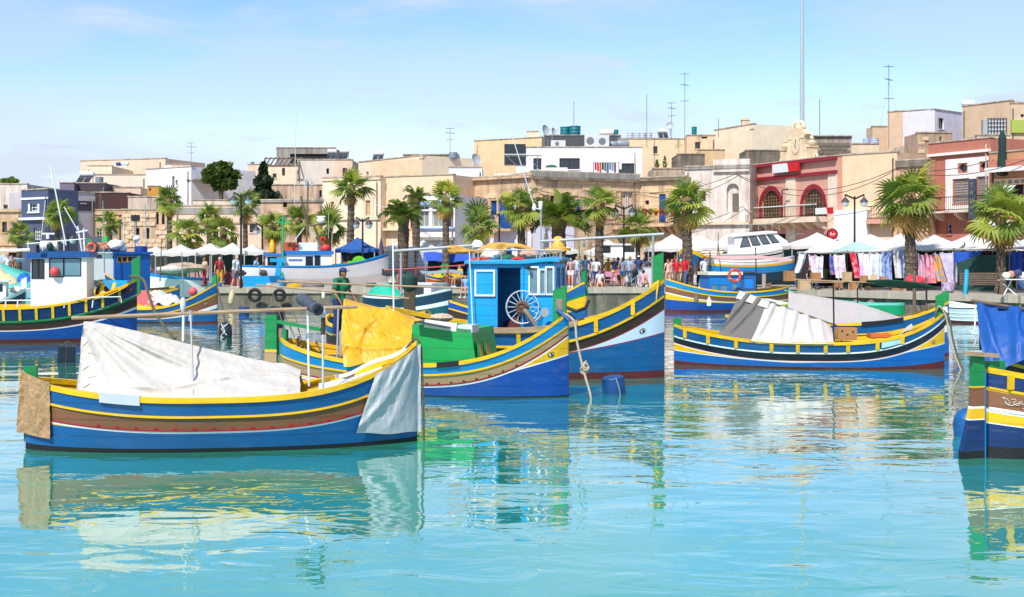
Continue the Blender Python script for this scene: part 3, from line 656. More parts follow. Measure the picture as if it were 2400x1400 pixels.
wall_panel(b, (x0, yn + .05, zb), (0, 1, 0), (0, 0, 1), yf - yn - .1, H_, [], .05, (1, 0, 0))
wall_panel(b, (x1, yn + .05, zb), (0, 1, 0), (0, 0, 1), yf - yn - .1, H_, [(.15, g(688), .7, g(628)), (.9, g(688), 1.45, g(628))], -.05, (1, 0, 0))
wh = b.build('wheelhouse', CB, C.root)
def frame(B_, xa, xb, za, zb_, y, m, name='window', w=.035, pane=LGLASS, d=.04):
 b = MB(); b.b2(xa - w, xb + w, y - d, y + .005, zb_, zb_ + w); b.b2(xa - w, xb + w, y - d, y + .005, za - w, za); b.b2(xa - w, xa, y - d + .002, y + .003, za, zb_); b.b2(xb, xb + w, y - d + .002, y + .003, za, zb_)
 o = b.build(name, m, B_)
 if pane: q = MB(); q.b2(xa - .005, xb + .005, y + .01, y + .025, za - .005, zb_ + .005); q.build('pane', pane, o)
 return o
for a, c in ((1243, 1260), (1267, 1277), (1282, 1296)): frame(wh, cx(a), cx(c), cz(688), cz(628 if a != 1267 else 634), yn - .004, WHT if a != 1267 else WGREY)
frame(wh, cx(1117), cx(1157), cz(691), cz(637), yn - .004, WHT, 'shutter_frame', .04, None)
b = MB(); b.b2(cx(1117), cx(1157), yn - .02, yn - .006, cz(691), cz(637)); b.build('shutter', CB, wh)
b = MB(); b.b2(cx(1225), cx(1227.5), yn - .04, yn, .75, zt - .02); b.b2(cx(1097), cx(1099), yn - .03, yn, .75, zt); b.build('corner_trim', CB, wh)
b = MB(); b.grid(lambda u, v: (lerp(x0 - .07, x1 + .1, u), lerp(yn - .1, yf + .1, v), zt + .05 + .05 * math.sin(math.pi * v) + .06 * math.exp(-((u - .9) / .18) ** 2)), 14, 8, None, .06, (0, 0, -1)); b.build('wheelhouse_roof', CB, C.root, True)
b = MB(); b.b2(x0 + .06, x1 - .06, yn + .06, yf - .06, .7, .74); b.build('cabin_floor', DBR, C.root)
b = MB(); b.ell((cx(1195), 0, 1.0), (.35, .4, .32), 12, 8); b.build('net_heap', mat('#5d2b34', .95, .6, 12, .8, 24), C.root, True)
b = MB(); b.b2(cx(1215) - .12, cx(1215) + .1, -.3, .1, .8, 1.55); b.ell((cx(1213), -.3, 1.45), .14, 10, 6); b.build('engine_control', mat('#4a3f3c', .6, .4), C.root)
b = MB(); p = C.onx(1239, 628, -.95); b.tube([(p.x, p.y, p.z), (p.x, p.y - .05, p.z)], .05, 10); b.build('deck_light', BLK, C.root, True)
# line hauler: wire wheel and drum
wp = C.onx(1225, 720, -1.0); b = MB(); Rw = .36
for rr in (Rw, Rw * .97 + .02): b.torus((wp.x, wp.y - .05 * (rr > Rw), wp.z), rr, .009, 28, 6, Matrix.Rotation(R(90), 3, 'X') @ Matrix.Identity(3))
for i in range(16):
 a = 6.2832 * i / 16; b.tube([(wp.x + .13 * math.cos(a), wp.y - .02, wp.z + .13 * math.sin(a)), (wp.x + Rw * math.cos(a), wp.y, wp.z + Rw * math.sin(a))], .008, 5)
hw = b.build('hauler_wheel', WGREY, C.root, True)
b = MB()
for i in range(6): b.torus((wp.x, wp.y - .04 - .015 * i, wp.z), .13 - .012 * abs(i - 2), .03, 14, 6, Matrix.Rotation(R(90 + random.uniform(-14, 14)), 3, 'X'))
b.ell((wp.x, wp.y - .08, wp.z), (.1, .07, .1), 10, 6); b.build('hauler_drum', mat('#6b5140', .8, .5, 12, .5, 30), hw, True)
b = MB(); e = C.onx(1262, 775, -1.15); b.tube([(wp.x + .05, wp.y - .1, wp.z - .05), (lerp(wp.x, e.x, .5), wp.y - .14, lerp(wp.z, e.z, .4)), e], [.06, .055, .04], 8); b.build('hauler_arm', mat('#7d7468', .6, .4), hw, True)
e2 = C.onx(1277, 732, -1.1); b = MB(); b.tube([C.onx(1250, 758, -1.1), e2], .03, 8); b.tube([e2, e2 + Vector((.01, -.08, 0))], .1, 12); b.build('hauler_pulley', STEEL, hw, True)
# log-like fender along the near rail
b = MB(); C.strake(b, C.near, 0, .14, .12, .04, .06, .32, .72, 16); b.build('rail_fender', WOODP, C.root)
# roof gear: rail, nets, buoys, orange rope
zr = zt + .12
def heap(px, py, y, r, m, name='net_heap', par=None, B_=C):
 p = B_.onx(px, py, y); b = MB(); b.ell((0, 0, 0), r, 16, 10)
 for j, v in enumerate(b.v):
  v = Vector(v); b.v[j] = tuple(v * (1 + .22 * noise.fractal(v * 9 + Vector((px, 0, 0)), .6, 2, 3)) + p)
 return b.build(name, m, par or B_.root, True)
heap(1125, 614, -.4, (.3, .3, .1), mat('#c23c14', .9, .4, 14, .6, 30), 'orange_net'); heap(1152, 598, -.1, (.26, .3, .15), mat('#d9d0c0', .9, .3, 14, .6, 30), 'white_net')
heap(1190, 606, .0, (.2, .3, .1), mat('#28654a', .9, .4, 14, .6, 30), 'green_net'); heap(1215, 610, -.4, (.16, .2, .08), mat('#c8352b', .8, .3, 14, .5, 30), 'red_rope'); heap(1240, 598, .2, (.25, .25, .13), mat('#c9a58c', .9, .3, 14, .5, 30), 'net_heap')
heap(1120, 575, .3, (.14, .14, .12), FLOATW, 'float'); 
b = MB(); p = C.onx(1100, 582, .3); b.lathe([(.02, -.22), (.13, -.2), (.16, -.1), (.16, .08), (.12, .16), (.03, .19)], 14, C.onx(1101 + 70, 590, .3)); b.build('white_can', WGREY, C.root, True)
b = MB(); b.lathe([(.3, -.06), (.3, 0), (.17, .02), (.14, .2), (.06, .27), (.01, .28)], 14, C.onx(1308, 582, .2)); b.build('yellow_float', mat('#e0a83a', .5, .1), C.root, True)
for px in (1121, 1175, 1258, 1315):
 for yy in (-.75, .75): p = C.onx(px, 600, yy); b = MB(); b.tube([(p.x, yy, zr - .05), (p.x, yy, cz(586))], .016, 6); b.build('roof_rail_post', STEEL, C.root, True)
for yy in (-.75, .75): b = MB(); b.tube([(cx(1118, yy), yy, cz(586)), (cx(1316, yy), yy, cz(586))], .016, 6); b.build('roof_rail', STEEL, C.root, True)
b = MB()
for i in range(7):
 for k in range(2): b.bar((cx(1262 + i * 8), -.7, cz(612)), (cx(1262 + i * 8), -.7, cz(590)), .012, .012)
b.bar((cx(1260), -.7, cz(590)), (cx(1312), -.7, cz(590)), .02, .02); b.bar((cx(1260), -.7, cz(611)), (cx(1312), -.7, cz(611)), .02, .02); b.build('roof_crate', WGREY, C.root)
# rolled ochre sail across the roof and the long steel pole
def sail(u, v):
 a = 6.2832 * v; c = WC @ C.onx(lerp(1050, 1332, u), lerp(582, 590, u) + 7 * math.sin(u * 9) - 6 * u, -.3 + .2 * math.sin(u * 5)); r = .06 + .05 * math.exp(-((u - .43) / .08) ** 2) + .02 * math.sin(u * 23) - .05 * u
 r *= 1 + .22 * math.sin(3 * a + u * 30) + .35 * fbm(u * 16, math.cos(a) * 1.5, math.sin(a))
 return c + Vector((0, math.cos(a) * r, math.sin(a) * r * 1.2 - .12 * math.exp(-((u - .43) / .05) ** 2) * (math.sin(a) < 0)))
b = MB(); b.grid(sail, 120, 24); o = b.build('furled_canvas', mat('#cf9c40', .7, .15, 3, .15, 20, kind='cloth'), None, 'all'); tag(o, 'furled ochre canvas lying along the roof rail of the bright blue wheelhouse', 'canvas')
bpole(C, (920, 589), (1120, 575), .035, STEEL, 'awning_boom', (.55, .55)); bpole(C, (1268, 566), (1556, 549), .035, STEEL, 'awning_boom', (.1, .1)); bpole(C, (1531, 552), (1529, 690), .03, STEEL, 'awning_post', (.1, .1)); bpole(C, (1268, 566), (1270, 600), .03, STEEL, 'awning_post', (.1, .1))
bpole(C, (940, 592), (940, 690), .03, STEEL, 'awning_post', (.55, .55))
bpole(C, (1268, 490), (1268, 600), .018, STEEL, 'mast', (.1, .1)); bpole(C, (1250, 478), (1198, 311), .012, WGREY, 'whip_aerial', (.1, .1)); b = MB(); b.lathe([(.03, -.12), (.045, -.08), (.05, .06), (.03, .08)], 10, C.onx(1267, 480, .1)); b.build('mast_light', WHT, C.root, True)
b = MB(); b.lathe([(.04, -.06), (.05, 0), (.03, .08), (.01, .1)], 10, C.onx(1252, 487, .1)); b.bar(C.onx(1252, 487, .1), C.onx(1268, 492, .1), .02, .02); b.build('antenna_base', WHT, C.root)
for px in (1103, 1363): 
 p = C.onx(px - 0, 592, .1) if px == 1103 else C.onx(1369, 572, .1); b = MB(); b.lathe([(.012, .1), (.014, .05), (.035, 0), (.03, -.05), (.008, -.07)], 10, p); b.build('lamp_bulb', LGLASS, C.root, True)
rope('green_cord', [C.onx(1357, 558, .1), C.onx(1358, 600, .05), C.onx(1364, 640, 0), C.onx(1380, 690, -.2)], .012, mat('#2e7d52', .8), None, 0, C.root)
bpole(C, (700 + 220, 770), (921, 560), .015, WHT, 'mast', (.9, .9)) if False else None
bpole(C, (1108, 765), (1100, 590), .012, WHT, 'awning_pole', (-1.05, -1.0))
# ---------------------------------------------------------------- fourth boat: right, with grey and white tent
D = Boat('fishing_boat', 'blue boat on the right with a black band and a white and grey tent', XY(1580, 32.5), XY(2213, 31.2), 1.95,
 [(1.0, .64, 1.36), (.74, .4, 1.22), (.71, .385, 1.2), (.68, .36, 1.17), (.56, .205, 1.02), (.545, .19, 1.0), (.52, .165, .975), (.37, .164, .62, 1.3, 1.7), (.35, .145, .6, 1.3, 1.7), (.1, .045, .2)],
 [BLU, GRN, WHT, DKB, RED, WHT, YEL, WHT, mat('#0f62b4', .4, .12, 1.6, .08, 16, kind='hull'), MAR], tm=.45, pw=(2.0, 3.8), inner=YEL)
D.line('rubbing_strake', 2, WHT, .028, .018); D.posts([.045, .135, .24, .37, .465, .565, .645, .75, .84], 1, YEL, .09); D.eye(.955, .66, r=.05)
D.post_head(1, GRN, 1.86, .09, .2, 1.05, off=-.1); D.post_head(0, GRN, 1.16, .09, .2, .6, off=.08, name='stern_post'); D.post_head(1, WHT, 1.5, .1, .1, 1.2, off=.02, name='stem_cap', cut=False)
WD = Matrix.Translation(D.root.location) @ Matrix.Rotation(D.rz, 4, 'Z')
GCL = mat('#6c6763', .85, .1, 1.5, .08, 40, kind='cloth'); WCL = mat('#c2bdb4', .85, .04, 1.5, .08, 40, kind='cloth'); LCL = mat('#aea6a2', .85, .06, 1.5, .08, 40, kind='cloth')
ridD = [(0, 684), (.35, 712), (.7, 737), (.93, 756), (1, 770)]
def tent2(Bo, Wm, pxa, pxb, botl, rid, wide=.85):
 def fn(u, v):
  rp = Bo.onx(lerp(pxa, pxb, u), interp(rid, u), 0); bx_ = Bo.onx(lerp(botl, pxb + 4, u), 800, Bo.near * wide).x; t = min(1, max(0, (bx_ + Bo.L / 2) / Bo.L))
  e = Vector((bx_, (Bo.near if v < .5 else -Bo.near) * (Bo.hb(t, 1) - .05), Bo.zc(0, t) - .02)); k = v * 2 if v < .5 else 2 - 2 * v
  p = e.lerp(rp, k); p.z -= .05 * math.sin(math.pi * k); return Wm @ p
 return fn
foldD = lambda u, v: sum(am * math.exp(-((u - c0 - sl * (.5 - v)) / wd) ** 2) for c0, sl, wd, am in ((.08, -.25, .03, .1), (.2, -.3, .03, .09), (.36, -.1, .025, .11), (.47, .1, .03, .1), (.6, .0, .025, .1), (.72, .15, .03, .1), (.86, .1, .03, .09))) + .02 * math.sin(17 * u + 9 * v)
def tent_piece(fn, u0, u1): return lambda u, v: fn(lerp(u0, u1, u), v)
TD = tent2(D, WD, 1735, 1950, 1680, ridD)
rt = thing('canvas_tent', 'white and dark grey canvas tent on the boat with the black band', 'tarpaulin')
for nm, u0, u1, m, off in (('grey_panel', 0, .3, GCL, 0), ('white_panel', .29, 1, WCL, .004)):
 b = MB()
 def g_(u, v, u0=u0, u1=u1, off=off):
  U = lerp(u0, u1, u) - (.1 if nm == 'x' else 0); p = TD(U, v); d = foldD(U, v) + fbm(U * 5, v * 3, 2, 1, 4) * .03 + off; return p + Vector((0, -1, .25)) * d * min(1, 6 * min(v, 1 - v) + .2)
 b.grid(g_, 40, 40, None, .008, (0, 1, -.3)); b.build(nm, m, rt, 'all')
b = MB(); b.grid(lambda u, v: TD(lerp(-.01, .32, u), .5 + (v - .5) * .16) + Vector((0, -.03, .03)), 16, 8); b.build('ridge_strip', WCL, rt, 'all')
bpole(D, (1728, 682), (1962, 764), .022, OLDW, 'ridge_pole')
bpole(D, (1955, 800), (1953, 665), .02, BLK, 'awning_post', (-.1, -.1)); 
# cardboard box with its handle holes, on the boat
p0 = WD @ D.onx(1982, 782, -.4); o = MB().box((0, 0, 0), (.46, .34, .29)).build('cardboard_box', CARD); o.location = p0; o.rotation_euler = (0, 0, .05); tag(o, 'brown cardboard box with three dark holes standing in the right-hand boat', 'box')
for dx, dz, r_ in ((-.14, .07, .026), (.13, .05, .026)): b = MB(); b.tube([(dx, -.165, dz), (dx, -.174, dz)], r_, 10); b.build('hole', BLK, o)
b = MB(); b.tube([(-.01, -.165, -.02), (-.01, -.174, -.02)], .035, 10, flat=.5); b.build('hole', BLK, o)
for px, py, w_, h_, m, lb, nm in ((2060, 787, .5, .1, mat('#c96a2c', .8), 'orange crate lying open in the right-hand boat beside the cardboard box', 'crate'), (1975, 805, .52, .09, mat('#3d8a47', .6), 'green fish crate under the cardboard box in the right-hand boat', 'crate')):
 p = WD @ D.onx(px, py, -.35); o = MB(); o.b2(-w_ / 2, w_ / 2, -.2, .2, -h_ / 2, -h_ / 2 + .015); o.b2(-w_ / 2, w_ / 2, -.2, -.18, -h_ / 2, h_ / 2); o.b2(-w_ / 2, w_ / 2, .18, .2, -h_ / 2, h_ / 2); o.b2(-w_ / 2, -w_ / 2 + .02, -.18, .18, -h_ / 2, h_ / 2); o.b2(w_ / 2 - .02, w_ / 2, -.18, .18, -h_ / 2, h_ / 2)
 o = o.build(nm, m); o.location = p; tag(o, lb, nm)
b = MB(); p, q_ = D.onx(2105, 792, -.3), D.onx(2140, 764, -.2)
b.grid(lambda u, v: p + (q_ - p) * u + Vector((0, .45 * v, .04 * math.sin(v * 4 + u * 5))), 8, 6, None, .015, (0, 0, -1)); o = b.build('white_sack', WCL, None, 'all'); o.matrix_world = WD; tag(o, 'white plastic sack leaning in the bow of the right-hand boat', 'sack')
b = MB(); p = D.onx(1725, 797, -.75); b.grid(lambda u, v: p + Vector((-.3 + .62 * u, .2 * v, .05 * math.sin(3.1 * u) * (1 + .4 * math.sin(9 * u + 3 * v)))), 14, 6); o = b.build('orange_cloth', mat('#b9642a', .9, .2, 4, .2), None, 'all'); o.matrix_world = WD; tag(o, 'crumpled orange cloth on the gunwale below the grey tent panel', 'cloth')
b = MB(); t0, t1 = .765, .835; b.grid(lambda u, v: (D.x(lerp(t0, t1, u)), D.near * (D.hb(lerp(t0, t1, u), .7) + .012), lerp(D.zc(1, lerp(t0, t1, u)) + .03, D.zc(0, lerp(t0, t1, u)) - .05, v)), 6, 2); b.build('bow_panel', mat('#a9d3d9', .5), D.root)
for i, (a_, r_) in enumerate((((2205, 722), .05), ((2212, 715), .035))):
 rope('mooring_rope', [WD @ D.onx(2150 + 40, 760, 0), WD @ D.onx(2200, 718 + i * 4, -.1), WD @ D.onx(2218 + i * 6, 745, -.15), WD @ D.onx(2226 + i * 8, 800, -.2), WD @ D.onx(2250 + i * 3, 862, -.3), WD @ D.onx(2256 + i * 3, 878, -.3)], .022, ROPE if i == 0 else DROPE, ('pale' if i == 0 else 'dark green') + ' mooring rope looped over the bow of the right-hand boat')
# fifth: its neighbour behind
D2 = Boat('fishing_boat', 'second tented boat moored just behind the right-hand boat with the black band', XY(1700, 36.6), XY(2224, 35.0), 1.95,
 [(1.05, .9, 1.5), (.75, .6, 1.25), (.72, .57, 1.2), (.5, .3, .9), (.4, .25, .7), (.08, .06, .1)], [BLU, YEL, DBR, WHT, mat('#0f62b4', .4, .12, 1.6, .08, 16, kind='hull'), MAR], inner=YEL, tm=.45, pw=(2, 3))
D2.post_head(1, GRN, 1.82, .09, .2, 1.1, off=-.1); D2.line('rubbing_strake', 1, YEL, .03, .02)
WD2 = Matrix.Translation(D2.root.location) @ Matrix.Rotation(D2.rz, 4, 'Z')
TD2 = tent2(D2, WD2, 1848, 2140, 1846, [(0, 683), (.35, 700), (.6, 714), (.95, 748), (1, 752)])
rt = thing('canvas_tent', 'pale pinkish grey canvas tent on the boat behind the right-hand boat', 'tarpaulin')
for nm, u0, u1, m in (('pale_panel', 0, .55, LCL), ('grey_panel', .55, 1, mat('#aba7a4', .85, .08, 1.5, .08, 40, kind='cloth'))):
 b = MB(); b.grid(lambda u, v: TD2(lerp(u0, u1, u), v) + Vector((0, -1, .2)) * (fbm(lerp(u0, u1, u) * 4 + 7, v * 3, 5, 1, 4) * .05 + .03 * math.exp(-((v - .38 + .05 * u) / .02) ** 2)) * min(1, 6 * min(v, 1 - v) + .2), 40, 36, None, .008, (0, 1, -.3)); b.build(nm, m, rt, 'all')
bpole(D2, (1838, 682), (1870, 686), .03, GRN, 'ridge_pole'); bpole(D2, (2011, 745), (2009, 668), .018, IRON, 'awning_post')
b = MB(); D2.strake(b, D2.near, 0, .1, .1, .03, .04, .62, .8, 10); b.build('rail_wrap', RUBBER, D2.root)
# dark green awning roll on poles, over that boat
def awn(u, v): return WD2 @ (D2.onx(lerp(2030, 2205, u), interp([(0, 657), (.3, 655), (.7, 662), (1, 676)], u) + lerp(0, 17, v) * math.sin(math.pi * min(1, .12 + u * .9)) , .1 + .5 * (v - .5)))
b = MB(); b.grid(awn, 30, 10, None, .02, (0, 0, -1)); o = b.build('green_awning', mat('#14503f', .8, .2, 5, .3, 30, kind='cloth'), None, 'all'); tag(o, 'sagging dark green awning on poles behind the right-hand boat', 'awning')
bpole(D2, (1860, 655), (2050, 663), .018, WOODP, 'awning_boom'); bpole(D2, (2172, 745), (2171, 650), .025, OLDW, 'awning_post', (.3, .3))
rope('hanging_rope', [P(1990, 664, 35.5), P(1990, 684, 35.5), P(2000, 690, 35.5), P(2012, 664, 35.5)], .012, ROPE, 'pale rope loop hanging from the green awning boom')
# ---------------------------------------------------------------- right edge: navy boat with painted scrolls, rudder towards us
E = Boat('fishing_boat', 'navy and brown boat with white painted scrolls cut off at the right edge', XY(2312, 17.3), XY(3250, 19.6), 2.0,
 [(1.2, .8, 1.3), (.96, .58, 1.0), (.945, .565, .98), (.91, .53, .95), (.67, .36, .8), (.62, .31, .75), (.48, .22, .6), (.465, .205, .58), (.16, .12, .1)],
 [NAVY, GRN, YEL, BRN, WHT, YEL, WHT, NAVY, BLK], tm=.5, pw=(2, 2), inner=OLDW)
E.line('rubbing_strake', 2, YEL, .03, .02); E.line('lower_strake', 4, WHT, .04, .015); E.posts([.025, .2, .35], 1, YEL, .08)
E.post_head(0, GRN, 1.3, .1, .26, .93, off=.14, name='stern_post', cut=False)
xr = E.x(0) - .06
def ep(z0, z1, w0, w1): return [(xr - w0, z0), (xr, z0), (xr, z1), (xr - w1, z1)]
list(rudder(E, [(ep(.97, 1.42, .19, .18), GRN), (ep(.95, .97, .19, .19), YEL), (ep(.7, .95, .2, .19), BRN), (ep(.67, .7, .21, .2), WHT), (ep(.53, .67, .24, .21), YEL), (ep(.515, .53, .245, .24), WHT), (ep(.1, .515, .36, .245), NAVY), (ep(-.3, .1, .38, .36), BLK)], .08))
b = MB(); b.bar(E.onx(2260, 828, -.05), E.onx(2338, 834, -.1), .07, .055); b.build('tiller', WOODP, E.root)
b = MB(); b.tube([(xr + .03, 0, -.2), (xr + .03, 0, 1.2)], .02, 8); b.build('rudder_pin', LBL, E.root, True)
# painted scrolls on the brown band
def onhull(Bo, t, z, pr=.01): return Vector((Bo.x(t), Bo.near * (Bo.hb(t, z) + pr), z))
def scroll(Bo, pts, r=.007):
 pts = [(.004 + t * .5, k) for t, k in pts]; v = [onhull(Bo, t, Bo.zc(3, t) + (Bo.zc(4, t) - Bo.zc(3, t)) * k, .006) for t, k in pts]
 out = []
 for i in range(len(v) - 1):
  p0, p1, p2, p3 = v[max(i - 1, 0)], v[i], v[i + 1], v[min(i + 2, len(v) - 1)]
  for k in range(4):
   t = k / 4; out.append(.5 * ((2 * p1) + (p2 - p0) * t + (2 * p0 - 5 * p1 + 4 * p2 - p3) * t * t + (3 * p1 - p0 - 3 * p2 + p3) * t ** 3))
 b = MB(); b.tube(out + [v[-1]], r, 5, flat=.5); b.build('painted_scroll', WHT, Bo.root, True)
scroll(E, [(.02, .28), (.028, .4), (.03, .55), (.04, .65), (.05, .62), (.06, .5), (.075, .45), (.09, .55), (.1, .75), (.12, .85), (.14, .7), (.138, .5), (.128, .5), (.125, .62), (.13, .68)])
scroll(E, [(.022, .25), (.034, .32), (.042, .5), (.036, .62), (.03, .5)]); scroll(E, [(.045, .3), (.055, .25), (.058, .38), (.05, .45), (.06, .58), (.07, .52)]); scroll(E, [(.085, .5), (.095, .42), (.102, .3)]); scroll(E, [(.095, .6), (.09, .75), (.084, .72), (.088, .62)]); scroll(E, [(.14, .72), (.16, .6), (.18, .7), (.2, .85), (.22, .6)])
for t, k in ((.066, .35), (.072, .3), (.08, .7), (.085, .62)): scroll(E, [(t, k), (t + .004, k + .06)], .01)
# blue tarpaulin boat behind it
F = Boat('fishing_boat', 'blue boat under a bright blue tarpaulin behind the navy boat at the right edge', XY(2318, 23.2), XY(3100, 21.2), 2.0,
 [(1.15, .85, 1.3), (.92, .62, 1.0), (.88, .58, .95), (.55, .4, .7), (.1, .1, .1)], [RBL, YEL, DBR, RBL, BLK], inner=OLDW, tm=.5)
F.line('rubbing_strake', 1, YEL, .04, .02); F.post_head(0, GRN, 1.45, .1, .14, .8, off=.05, name='stern_post', cut=False)
WF = Matrix.Translation(F.root.location) @ Matrix.Rotation(F.rz, 4, 'Z')
def tf(u, v):
 rp = F.onx(lerp(2290, 2700, u), lerp(707, 770, u), .1); e = F.onx(lerp(2318, 2700, u), interp([(0, 885), (.12, 858), (.25, 838), (1, 870)], u), -1.0)
 if v < .6: k = v / .6; p = e.lerp(rp, k); p.y -= .12 * math.sin(math.pi * k); p.x -= .04 * math.sin(math.pi * k) * (1 - u)
 else: p = rp.lerp(Vector((rp.x, 1.0, .95)), (v - .6) / .4)
 return WF @ p
foldF = lambda u, v: sum(am * math.exp(-((u * 3.2 - c0 - sl * v) / wd) ** 2) for c0, sl, wd, am in ((.1, .1, .05, .03), (.3, -.4, .07, .08), (.55, .3, .06, .07), (.8, -.3, .08, .09), (1.1, .2, .08, .07), (1.5, -.5, .1, .08)))
BT = tarp('blue_tarpaulin', 'bright blue tarpaulin with creases hung over the boat at the right edge', mat('#10529f', .55, .2, 1.5, .15, 20, kind='cloth'), tf, 90, 50, .09, 41, folds=foldF)
bpole(F, (2276, 705), (2800, 790), .03, OLDW, 'ridge_pole', (.1, .1))
b = MB(); b.grid(lambda u, v: tf(lerp(.11, .4, u), .565 + .03 * v) + Vector((0, -.04, .0)), 12, 2); b.build('dark_strip', mat('#0c2236', .7), BT)
rope('tie_rope', [P(2286, 715, 22.6), P(2284, 770, 22.5), P(2276, 780, 22.4), P(2290, 785, 22.4), P(2283, 810, 22.5)], .012, WHT, 'thin white cord tied at the corner of the bright blue tarpaulin')
# round blue float between them
p = XY(2268, 19.4); b = MB(); b.lathe([(.02, -.2), (.2, -.18), (.22, 0), (.2, .1)], 14); b.lathe([(.205, .1), (.15, .2), (.05, .25), (.01, .255)], 14); o = b.build('fender_drum', [BLU], None, True); o.location = (p.x, p.y, .17); tag(o, 'blue drum float beside the rudder of the navy boat', 'float')
# ================================================================ town
LIME = lambda c, k='oldplaster', c2=None: mat(c, .9, .12, 1.2, .25, 10, kind=k, col2=c2)
S_TAN = LIME('#dcbd97', 'stone', '#8f7860'); S_OLD = LIME('#d8bb99', 'stone', '#776656'); CREAM = LIME('#e4cfb2', 'plaster'); CREAM2 = LIME('#dac4a4', 'plaster'); PEACH = LIME('#dbbfa6', 'plaster')
PALE = LIME('#dccdb6', 'plaster'); OFFW = LIME('#e6e0d8', 'plaster', '#b5ab9c'); WHITEW = LIME('#eceaea', 'plaster', '#c5c0b8'); OLDWH = LIME('#d8cfc4', 'oldplaster', '#a5876f'); GREYC = LIME('#9a948a', 'oldplaster', '#5f5a52')
PINK = LIME('#cf9a86', 'plaster', '#b98572'); SALM = LIME('#b3705b', 'plaster', '#955646'); DKST = LIME('#8d8272', 'stone', '#26241f'); SLATE = mat('#45506a', .7, .1, 1, .1, 10); DPLUM = mat('#3f333c', .7, .12, 1, .1, 10); LILAC = mat('#b9b0b3', .8, .08, 1, .1, 10, kind='plaster')
DRED = mat('#8b1c2c', .6, .12, 2, .08, 14); BSHUT = mat('#0f4a96', .55, .15, 3, .08, 14); GSHUT = mat('#6d6152', .75, .25, 3, .1, 14); CSHUT = mat('#c79f7d', .7, .12, 3, .08, 14); BWOOD = mat('#8a6a43', .6, .2, 3, .1, 14); WFR = mat('#dcdcd8', .5, .06, 3, .05, 14)
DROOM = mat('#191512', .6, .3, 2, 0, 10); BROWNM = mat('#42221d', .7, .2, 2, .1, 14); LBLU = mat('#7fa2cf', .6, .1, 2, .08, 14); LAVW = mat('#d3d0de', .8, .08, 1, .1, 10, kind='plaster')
ROOFM = mat('#b7a489', .95, .2, 1, .2, 8)
